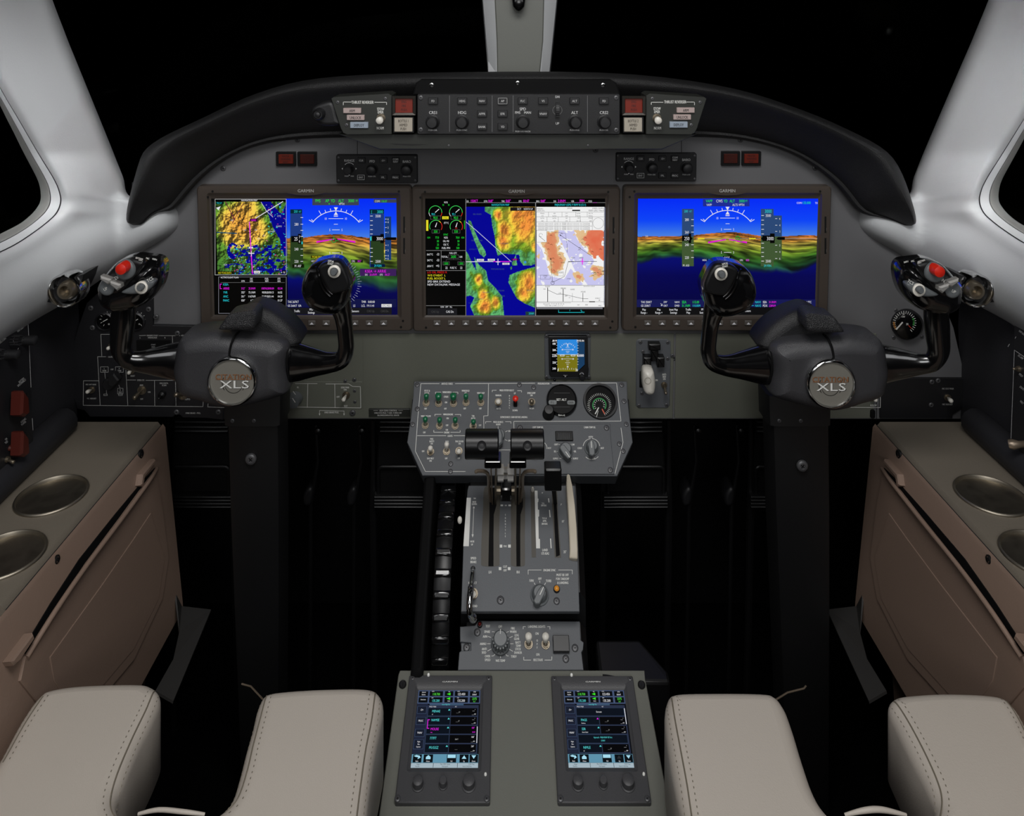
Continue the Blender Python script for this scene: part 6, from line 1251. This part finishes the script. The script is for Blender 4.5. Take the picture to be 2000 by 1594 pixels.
# flap lever, flap scale fin, speed brake handle
s_ = front(1082, 940, 1.07); t = thing('flap_lever', 'black box-shaped flap lever knob right of the throttles', 'lever', s_)
b = MB(s_); b.prr(1064, 917, 1097, 961, 3, -.008, .012, .002); build('flap_knob', b, KNOBB, t)
b = MB(s_); b.rings([[s_.p(x, 955, w) for x, w in ((1077, -.0), (1086, -.0), (1086, -.008), (1077, -.008))], [s_.p(x, 985, w) for x, w in ((1081, -.05), (1088, -.05), (1088, -.065), (1081, -.065))]]); build('lever_stalk', b, MATTE, t)
zoom(780, 900, .26346)
f = QF.sub(1275, 500); b = MB(f)
A = [(1243, 100, .045), (1242, 180, .032), (1250, 330, .020), (1260, 500, .016), (1266, 650, .014), (1262, 720, .010)]
L1 = [f.p(x - 3, y, w) for x, y, w in A]; L2 = [f.p(x + 14 + i * 6, y, w * .96 + .002) for i, (x, y, w) in enumerate([(1248, 96, .046), (1262, 180, .034), (1276, 330, .022), (1283, 500, .018), (1284, 650, .015), (1278, 728, .010)])]
rs = [[p, q, (q[0], q[1], .0), (p[0], p[1], .0)] for p, q in zip(L1, L2)]; b.rings(rs); o = build('flap_guide', b, CREAM, None, 60, bevel=.0015); tag(o, 'curved cream guide fin standing along the right edge of the quadrant', 'guide')
f = QF.sub(545, 805); t = thing('speed_brake_handle', 'thin curved chrome speed brake handle on the left of the quadrant', 'handle', f)
b = MB(f); b.tube(catmull([Vector(f.p(x, y, w)) for x, y, w in ((547, 803, .0), (543, 830, .012), (540, 880, .02), (532, 940, .026), (524, 1010, .028), (520, 1080, .026), (524, 1140, .02), (540, 1170, .012))], 5, False), [.003] * 15 + [.0042] * 21, 10); build('handle_arm', b, CHROME, t, 60)
b = MB(f); b.plathe(546, 803, [(17, .003), (17, .0045), (10, .006)], 16, .003); build('pivot_boot', b, SATIN, t)
b = MB(f); p_ = f.p(546, 1168, .010); b.ball(p_, .0055, 12); build('handle_tip', b, CHROME, t, 60)
zoom()
# trim wheel
FW = Fr((-.108, 1.165, .425), (0, 1, 0), (0, 0, 1)); t = thing('elevator_wheel', 'glossy black ridged trim wheel on the left side of the pedestal', 'wheel', FW)
b = MB(FW); b.lathe(0, 0, [(.05, -.008), (.150, -.010), (.158, -.0115), (.162, 0), (.158, .0115), (.150, .010), (.05, .008)], 72); build('wheel_disc', b, KNOBB, t)
RIB = None
for i in range(14):
    a = R(84 + i * 8.6)
    if RIB is None:
        c = MB(FW); c.puffy([(-.005, -.0115), (.005, -.0115), (.005, .0115), (-.005, .0115)], -.003, .0035, .003, 1, False, 3); RIB = build('grip_rib', c, GLOSS, t, 60); r = RIB
    else: r = RIB.copy(); COL.objects.link(r); r.parent = t
    X_ = Vector((-math.sin(a), math.cos(a), 0)); Z_ = Vector((math.cos(a), math.sin(a), 0)); Y_ = Z_.cross(X_)
    M = Matrix.Identity(4)
    for j in range(3): M[j][0], M[j][1], M[j][2], M[j][3] = X_[j], Y_[j], Z_[j], Z_[j] * .161
    r.matrix_local = M
f = FB; b = MB(FB)
o_ = [(-.128, 1.20, .66), (-.128, .985, .46), (-.128, .975, .02), (-.128, 1.25, .02)]
b.rings([[wv(FB, x, y, z) for x, y, z in o_], [wv(FB, x - .016, y + .0, z - .008) for x, y, z in o_]]); o = build('pedestal_cheek', b, MATTE, None, 30, bevel=.004); tag(o, 'black leather cheek panel left of the trim wheel', 'panel')
b = MB(FB); b.ball(FB.p(898, 1016, FB.O.y - 1.09), .0034, 12, (1, 1.6, 1)); tag(build('trim_pointer', b, WHITE, None, 60), 'small white trim pointer knob at the left edge of the quadrant', 'knob')

# ---------------------------------------------------------------- test and landing light panel
zoom(780, 900, .26346)
f = EF.sub(900, 1370); t = thing('test_panel', 'small grey panel with rotary test selector and landing light switches', 'control panel', f)
def ink(b):
    w = .0033; b.col(WH)
    for s_, x, y in (('TEST', 656, 1226), ('SPARE', 651, 1267), ('AVN', 635, 1303), ('ANNU', 620, 1357), ('ANTI', 629, 1395), ('SKID', 627, 1421), ('OVER', 654, 1449), ('SPEED', 654, 1476), ('W/S TEMP', 749, 1482), ('T/REV', 848, 1451), ('STICK', 880, 1396), ('SHAKER', 880, 1422), ('BATT', 880, 1347), ('TEMP', 882, 1372), ('LDG', 870, 1293), ('GEAR', 870, 1319), ('FIRE', 842, 1242), ('WARN', 843, 1267), ('OFF', 748, 1229), ('LANDING LIGHTS', 1018, 1229), ('ON', 1020, 1281), ('ON', 1026, 1436), ('REC/TAXI', 1028, 1476)): b.text(s_, x, y, 17, w, xs=.6, fat=.6)
    for i, c in enumerate('OFF'): b.text(c, 1022, 1333 + i * 26, 15, w, xs=.6, fat=.5)
    for q in ([(688, 1268), (704, 1268)], [(658, 1303), (678, 1310)], [(652, 1357), (674, 1357)], [(655, 1410), (682, 1396)], [(685, 1448), (700, 1446), (712, 1428)], [(750, 1438), (750, 1462)], [(786, 1426), (796, 1446), (808, 1448)], [(812, 1396), (840, 1412)], [(824, 1357), (844, 1357)], [(818, 1312), (838, 1303)], [(792, 1274), (810, 1266)], [(918, 1246), (918, 1230), (934, 1230)], [(1098, 1230), (1116, 1230), (1116, 1248)], [(922, 1456), (922, 1478), (974, 1478)], [(1078, 1478), (1130, 1478), (1130, 1454)]): b.line(q, 4, w)
plate(f, [(586, 1186), (1336, 1190), (1344, 1330), (1366, 1346), (1362, 1400), (1350, 1420), (1366, 1552), (434, 1552), (444, 1420), (458, 1410), (530, 1406), (530, 1350), (450, 1342), (450, 1230), (560, 1222)], PLATE, t, -.01, .003, ink=ink)
b = MB(f); b.pprism([(458, 1340), (530, 1340), (530, 1415), (458, 1415)], -.008, -.001, .0005); b.pprism([(1280, 1340), (1344, 1340), (1344, 1415), (1280, 1415)], -.008, -.001, .0005); build('mounting_ear', b, PLATE, t)
for x, y, w in ((498, 1385, 0), (1302, 1389, .003), (578, 1272, .003), (1234, 1469, .003)): screw(f, x, y, t, 25, w)
b = MB(f); b.plathe(597, 1225, [(19, .003), (19, .006), (15, .007)], 16); o = build('lamp_bezel', b, SATIN, t); b = MB(f); b.plathe(597, 1225, [(14, .003), (13, .008), (4, .010)], 14); build('red_lamp', b, mat('dark_red_lamp', (90, 16, 12), .2), o, 60)
b = MB(f); b.plathe(750, 1366, [(72, .003), (68, .007), (56, .008), (54, .024), (44, .026)], 32); u, v = f.uv(750, 1366, .003); k = f.m(750, 1366, .003)
for i in range(16): a = 2 * math.pi * i / 16; b.lathe(u + 54 * k * math.cos(a), v + 54 * k * math.sin(a), [(6 * k, .008), (6 * k, .024)], 8)
b.col(WH, 1); b.line([(750, 1250), (748, 1282)], 4, .0264); build('test_selector', b, [KNOBG, INK], t) if 0 else build('test_selector', b, [KGREY, INK], t)
toggle(f, 958, 1362, 958, 1296, WHITE, t, 25, .022, .003, 1.5); toggle(f, 1084, 1362, 1084, 1296, WHITE, t, 25, .022, .003, 1.5)
button(f, 1142, 1292, 1256, 1414, t, SATIN, .008, .003, name='guarded_button')
b = MB(FB); b.add([wv(FB, x, y, z) for x, y, z in ((.10, 1.04, .455), (.16, 1.04, .455), (.19, 1.0, .445), (.19, .985, .445), (.10, .985, .445), (.10, 1.04, .3), (.16, 1.04, .3), (.19, 1.0, .3), (.19, .985, .3), (.10, .985, .3))], [(0, 1, 2, 3, 4), (5, 9, 8, 7, 6), (0, 5, 6, 1), (1, 6, 7, 2), (2, 7, 8, 3), (3, 8, 9, 4), (4, 9, 5, 0)])
tag(build('pedestal_shoulder', b, SATIN, None, 0, bevel=.004), 'black grained shoulder of the pedestal right of the test panel', 'panel')

# ---------------------------------------------------------------- pedestal top with the two touch controllers
zoom(740, 1180, .28)
f = PEDF.sub(1000, 900); t = thing('centre_pedestal', 'grey-green centre pedestal top between the seats', 'pedestal', f)
b = MB(f); b.pprism([(148, 460), (1854, 460), (1862, 540), (2080, 1700), (-30, 1700), (136, 490)], -.02, 0, .001); build('pedestal_top', b, PEDP if 0 else MATS.get('pedestal_olive') or mat('pedestal_olive', (114, 115, 107), .5, bump=(900, .15), var=.04), t)
b = MB(f); b.pprism([(160, 470), (1842, 470), (2060, 1700), (-10, 1700)], -.32, -.02, .002); build('pedestal_box', b, DARKP, t)
for x, y in ((166, 565), (1832, 568)):
    b = MB(f); b.plathe(x, y, [(26, .0), (26, .002), (22, .003), (18, .002)], 20); b.col((10, 10, 10), 1); b.line([(x, y - 16), (x, y + 16)], 6, .0033); build('quarter_turn_fastener', b, [DARKP, INK], t)
TEAL = (90, 220, 220)
def gtc(pts, scr, lab, right):
    zoom(740, 1180, .28); cx = sum(p[0] for p in pts) / 4; f = PEDF.sub(cx, 900); t = thing('touch_controller', lab, 'touch screen controller', f, 'touch screen controllers')
    (xa, ya), (xb, yb), (xc, yc), (xd, yd) = pts; H = .006
    q4 = [f.uv(x, y, H) for x, y in pts]; u0 = (q4[0][0] + q4[3][0]) / 2; u1 = (q4[1][0] + q4[2][0]) / 2; v1 = (q4[0][1] + q4[1][1]) / 2; v0 = (q4[2][1] + q4[3][1]) / 2
    s4 = [f.uv(x, y, .005) for x, y in scr]; su0 = (s4[0][0] + s4[3][0]) / 2; su1 = (s4[1][0] + s4[2][0]) / 2; sv1 = (s4[0][1] + s4[1][1]) / 2; sv0 = (s4[2][1] + s4[3][1]) / 2
    def rp(a, b_, c, d, r, w): return [(x, y, w) for x, y in rr(a, b_, c, d, r)]
    b = MB(f); b.rings([rp(u0, v0, u1, v1, .002, .0), rp(u0, v0, u1, v1, .002, H - .001), rp(u0 + .001, v0 + .001, u1 - .001, v1 - .001, .002, H), rp(su0 - .004, sv0 - .005, su1 + .004, sv1 + .006, .003, H), rp(su0 - .0025, sv0 - .0025, su1 + .0025, sv1 + .003, .001, .0045), rp(su0, sv0, su1, sv1, .0003, .0038)], (True, False))
    def S(x, y): return (su0 + (su1 - su0) * x, sv0 + (sv1 - sv0) * (1 - y))          # screen 0..1
    b.col((215, 215, 212), 1)
    for s_, yy, h, wd in (('GARMIN', -.105, .022, .245),):
        vs, fs, a0, a1 = glyphs(s_); kx = (su1 - su0) * wd / (a1 - a0); ky = (sv1 - sv0) * h / .73
        for dx in (-.00015, .00015): c_ = S(.5, yy); b.add([(c_[0] + (x - (a0 + a1) / 2) * kx + dx, c_[1] + y * ky - .001, H + .0004 + dx * .3) for x, y in vs], fs)
    build('bezel', b, [DARKG, INK], t, 30)
    b = MB(f)
    def rc(x0, y0, x1, y1, c, w=0.0041): b.col(c); p = S(x0, y1); q = S(x1, y0); b.add([(p[0], p[1], w), (q[0], p[1], w), (q[0], q[1], w), (p[0], q[1], w)], [(0, 1, 2, 3)])
    def tt(s_, x, y, h, c=W2, al='c', xs=.8, w=0.0045):
        b.col(c); vs, fs, a0, a1 = glyphs(s_); ky = (sv1 - sv0) * h / .73; kx = ky * xs * .95; off = {'c': (a0 + a1) / 2, 'l': a0, 'r': a1}[al]; p = S(x, y)
        b.add([(p[0] + (gx - off) * kx, p[1] + (gy - .365) * ky, w) for gx, gy in vs], fs)
    def btn(x0, y0, x1, y1, c=(14, 22, 36), e=(60, 76, 104)): rc(x0, y0, x1, y1, e, 0.0042); rc(x0 + .006, y0 + .004, x1 - .006, y1 - .004, c, 0.0043)
    rc(-.003, -.003, 1.003, 1.003, (8, 10, 16), 0.0039); rc(0, 0, 1, .185, (70, 84, 116)); rc(0, .18, .17, .83, (30, 36, 56)); rc(.17, .205, .98, .83, (40, 48, 70))
    for x0, x1, y0, y1 in ((.01, .165, .01, .085), (.01, .165, .095, .175), (.18, .405, .01, .085), (.18, .405, .095, .175), (.425, .57, .01, .085), (.425, .57, .095, .175), (.585, .81, .01, .085), (.585, .81, .095, .175), (.83, .99, .01, .085), (.83, .99, .095, .175)): btn(x0, y0, x1, y1, (4, 6, 10))
    tt('Audio &', .09, .03, .017); tt('Radios', .09, .062, .02); tt('Intercom', .09, .13, .02); tt('COM1', .22, .018, .013, W2, 'l'); tt('118.700', .295, .055, .035, (90, 230, 70)); tt('STBY', .22, .108, .013, W2, 'l'); tt('135.200', .295, .145, .035, TEAL)
    for y in (.055, .118): b.col((60, 230, 40)); p = S(.46, y); q = S(.52, y - .018); r_ = S(.52, y + .018); b.add([(*p, 0.0045), (*r_, 0.0045), (*q, 0.0045)], [(0, 1, 2)])
    tt('MIC', .5, .022, .014); tt('MON', .5, .152, .016); tt('COM2', .63, .018, .013, W2, 'l'); tt('123.450', .7, .055, .035); tt('STBY', .63, .108, .013, W2, 'l'); tt('135.200', .7, .145, .035); tt('XPDR', .91, .025, .015); tt('IDENT', .91, .062, .022); tt('2375', .91, .12, .034, (90, 230, 70)); tt('ALT', .91, .158, .02, (90, 230, 70))
    rc(.2, .187, .74, .208, (60, 84, 110), 0.0042); tt('Active Flight Plan', .46, .198, .017, TEAL); tt('PAGS / PAJN', .2, .228, .018, W2, 'l'); tt('ALT', .62, .228, .015)
    for y, l in ((.27, ['-D>']), (.415, ['PROC']), (.57, ['VNAV']), (.715, ['Flight', 'Plan', 'Options'])):
        h = .05 if len(l) < 2 else .06; btn(.01, y - h, .16, y + h, (22, 28, 44))
        for i, s_ in enumerate(l): tt(s_, .085, y + (i - (len(l) - 1) / 2) * .032, .026 if len(l) < 2 else .018)
    rows = [('MENAE', 'iaf', '____FT', '___\u00b0'), ('NAMSE', '', '____FT', '___\u00b0'), ('MOLRE', 'map', '', '068\u00b0'), ('777FT', '', '280FT', '068\u00b0'), ('MUGGZ', '', '____', '238\u00b0')] if not right else [None, ('PAGS', 'Gustavus', '____FT', '___\u00b0'), ('SSR', 'Sisters Island', '____FT', '___\u00b0'), None, ('NIMLE', 'iaf', '____FT', '___\u00b0')]
    for i, r_ in enumerate(rows):
        y0 = .243 + i * .117; y1 = y0 + .108
        if r_ is None:
            btn(.18, y0, .96, y1, (6, 14, 26), (44, 60, 84))
            if i == 0: tt('Enroute', .55, (y0 + y1) / 2, .024)
            else: tt('Approach - PAJN-RNAV 08 Vars', .57, y0 + .036, .022, TEAL, xs=.7); tt('LNAV', .57, y0 + .076, .022, TEAL)
            continue
        btn(.18, y0, .545, y1, (6, 14, 26), (44, 60, 84)); rc(.55, y0 + .004, .96, y1 - .004, (0, 0, 2), 0.0043); c = MG if (i == 2 and not right) else TEAL
        tt(r_[0], .25, y0 + .045, .034, c, 'l', .85); tt(r_[1], .25, y0 + .087, .016, c if c == MG else W2, 'l'); tt(r_[2], .66, y0 + .06, .018, (170, 170, 170)); tt(r_[3], .93, y0 + .03, .022, c if c == MG else W2, 'r'); tt('2.0NM' if c == MG else '____NM', .94, y0 + .085, .016, c if c == MG else W2, 'r')
        if i != 3 or right: b.col(TEAL if not (right and i == 1) else MG); p = S(.50, y0 + .038); q = S(.535, y0 + .038); r2 = S(.5175, y0 + .016); b.add([(*p, 0.0046), (*q, 0.0046), (*r2, 0.0046)], [(0, 1, 2)])
    if not right:
        for q in ((.19, .40, .20, .52), (.19, .40, .225, .408), (.19, .512, .225, .52)): rc(*q, MG, 0.0047)
    rc(.965, .49 if not right else .25, .975, .70 if not right else .46, W2, 0.0044)
    rc(0, .835, 1, .94, (96, 150, 176)); 
    for x0, x1, s_ in ((.02, .15, 'Back'), (.18, .32, 'Home'), (.53, .67, 'Full'), (.72, .855, 'Up'), (.87, .995, 'Down')): 
        rc(x0, .84, x1, .937, (4, 12, 18), 0.0043); tt(s_, (x0 + x1) / 2, .922, .019); xm = (x0 + x1) / 2; b.col((170, 225, 245) if not (right and s_ == 'Up') else (40, 44, 48))
        g_ = {'Up': [(xm - .035, .895), (xm + .035, .895), (xm, .853)], 'Down': [(xm - .035, .853), (xm, .895), (xm + .035, .853)], 'Full': [(x0 + .01, .845), (x0 + .01, .885), (x1 - .01, .885), (x1 - .01, .845)], 'Home': [(xm - .035, .9), (xm + .035, .9), (xm + .035, .873), (xm, .85), (xm - .035, .873)], 'Back': [(x0 + .01, .86), (x0 + .05, .848), (x0 + .1, .858), (x1 - .015, .88), (x0 + .07, .9), (x0 + .08, .876), (x0 + .04, .872)]}[s_]
        b.add([(*S(*p), 0.0046) for p in g_], [tuple(range(len(g_)))])
    rc(0, .942, 1, 1, (168, 186, 196)); K = (20, 24, 30)
    for x in (.33, .69): rc(x, .945, x + .006, .998, K, 0.0043)
    for s_, x, y in (('- Range +', .11, .958), ('Push:Pan', .1, .984), ('Pilot COM1 Volume', .51, .958), ('Push:Squelch', .51, .984), ('COM1 Freq', .9, .958), ('Push:1/2 HLD:Xfer', .84, .984)): tt(s_, x, y, .017, K, xs=.75)
    build('screen', b, GLOW, t, 0)
    for (x, y), r_ in zip([(p[0] + (22 if p[0] < cx else -24), p[1] + (22 if i < 2 else -26)) for i, p in enumerate(pts)], (14, 16, 20, 22)): screw(f, x, y, t, r_, H)
    return f, t
DARKG = mat('dark_grey_controller', (70, 70, 72), .45, bump=(900, .15))
fL, tL = gtc([(214, 494), (790, 494), (776, 1384), (108, 1384)], [(276, 598), (705, 598), (694, 1139), (222, 1139)], 'left touch controller on the pedestal, listing waypoints MENAE to MUGGZ', False)
fR, tR = gtc([(1203, 498), (1776, 498), (1896, 1384), (1245, 1384)], [(1290, 598), (1711, 598), (1778, 1138), (1322, 1138)], 'right touch controller on the pedestal, listing Enroute, PAGS and NIMLE', True)
zoom(740, 1180, .28)
for f, t, K_ in ((fL, tL, ((273, 1265, 36), (448, 1265, 27), (628, 1262, 42))), (fR, tR, ((1388, 1262, 36), (1565, 1262, 27), (1738, 1260, 42)))):
    for x, y, r in K_: knob(f, x, y, r, .009, t, DARKG, .006, 1.2)
for f, t, x, y in ((fL, tL, 347, 522), (fL, tL, 744, 1218), (fR, tR, 1343, 523), (fR, tR, 1846, 1216)):
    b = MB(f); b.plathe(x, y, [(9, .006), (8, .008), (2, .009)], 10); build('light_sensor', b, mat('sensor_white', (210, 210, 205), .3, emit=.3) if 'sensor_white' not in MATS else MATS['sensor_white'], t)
zoom()

# ---------------------------------------------------------------- side switch panels at both picture edges
SL = Fr((-.722, 1.05, .8), (0, 1, 0), (0, 0, 1)); SR = Fr((.722, 1.05, .8), (0, -1, 0), (0, 0, 1))
f = SL.sub(30, 760); t = thing('circuit_panel', 'dark side wall switch panel with two red guards at the left picture edge', 'control panel', f)
zoom(0, 560, .25)
b = MB(f); b.pprism([(-260, 500), (0, 290), (200, 188), (222, 200), (232, 500), (245, 800), (262, 1130), (262, 1330), (240, 1345), (0, 1590), (-260, 1900)], -.01, .004, .001); b.col((190, 190, 190), 1); w = .0044
for q in ([(-60, 460), (218, 262), (228, 450), (242, 785)], [(252, 1030), (258, 1120)], [(200, 1345), (0, 1535), (-100, 1630)]): b.line(q, 4, w)
b.arc(140, 420, 36, 130, 220, 4, w, 8); b.line([(262, 408), (284, 408)], 4, w); b.line([(145, 480), (136, 498)], 4, w); b.line([(105, 528), (95, 568)], 4, w)
for s_, x, y, r_ in (('MAP LIGHT', 162, 330, 38), ('ELEC CONT', 20, 420, 38), ('BATTERY', 168, 730, 40), ('DISCONNECT', 170, 750, 40), ('AVIONIC', 182, 1045, 40), ('POWER', 184, 1066, 40), ('OX', 48, 1190, 40), ('TEST', 50, 1215, 40), ('MIKE', 62, 1395, 45), ('SELECT', 66, 1430, 45)): b.text(s_, x, y, 14, w, xs=.6, rot=r_, fat=.4)
build('faceplate', b, [BLACKP, INK], t)
for x, y, r_ in ((168, 250, 16), (198, 1440, 16), (112, 1145, 10)): screw(f, x, y, t, r_, .004)
for x, y, r_ in ((170, 420, 36), (30, 530, 36)):
    b = MB(f); b.plathe(x, y, [(r_ * 1.1, .004), (r_, .008), (r_ * .99, .020), (r_ * .6, .022)], 20); u, v = f.uv(x, y, .02); k = f.m(x, y, .02) * r_
    for i in range(10): a = 2 * math.pi * i / 10; b.lathe(u + k * math.cos(a), v + k * math.sin(a), [(k * .14, .007), (k * .12, .019)], 6)
    build('dimmer_knob', b, KNOB, t)
for y, in ((920,), (1235,)):
    b = MB(f); b.prr(150, y - 100, 215, y + 90, 8, .004, .010, .001); o = build('guard_base', b, SATIN, t)
    b = MB(f); b.pprism([(178, y - 98), (196, y - 108), (232, y - 60), (240, y + 70), (206, y + 96), (170, y + 84)], .010, .026, .003); build('red_guard', b, REDG, o, 0)
b = MB(f); b.plathe(55, 1260, [(22, .004), (20, .007), (8, .010)], 16); build('push_lamp', b, REDG, t)
toggle(f, 50, 1350, 110, 1372, NICKEL, t, 18, .012, .004, 1.1)
zoom(1640, 560, .25087)
f = SR.sub(1400, 900); t = thing('circuit_panel', 'dark side wall switch panel with bronze stick switch at the right picture edge', 'control panel', f)
b = MB(f); b.pprism([(1358, 200), (1372, 210), (1600, 340), (1800, 500), (1800, 2100), (1435, 1600), (1320, 1450), (1322, 1200), (1350, 700)], -.01, .004, .001); b.col((190, 190, 190), 1)
for q in ([(1500, 590), (1360, 494), (1333, 1200)], [(1328, 1310), (1327, 1332), (1500, 1480)], [(1372, 390), (1366, 402)], [(1322, 448), (1310, 466)]): b.line(q, 4, w)
for s_, x, y, r_ in (('MAP LIGHT', 1424, 362, -38), ('DC AMP', 1410, 548, -38), ('PITOT', 1412, 690, -40), ('STATIC', 1420, 790, -40), ('VOLT', 1418, 900, -45), ('OXY', 1412, 1330, -30)): b.text(s_, x, y, 14, w, xs=.6, rot=r_, fat=.4)
build('faceplate', b, [BLACKP, INK], t)
screw(f, 1414, 280, t, 22, .004); screw(f, 1400, 1480, t, 26, .004)
toggle(f, 1400, 640, 1352, 640, NICKEL, t, 18, .012, .004, .8)
b = MB(f); b.tube([f.p(1440, 1225, .004), f.p(1400, 1228, .014), f.p(1350, 1228, .022), f.p(1318, 1226, .026)], [.0045, .0045, .007, .006], 14); build('stick_switch', b, BRONZE, t, 50)
b = MB(f); b.plathe(1330, 1275, [(28, .004), (26, .010), (12, .014)], 20); build('knob', b, SATIN, t)
zoom()
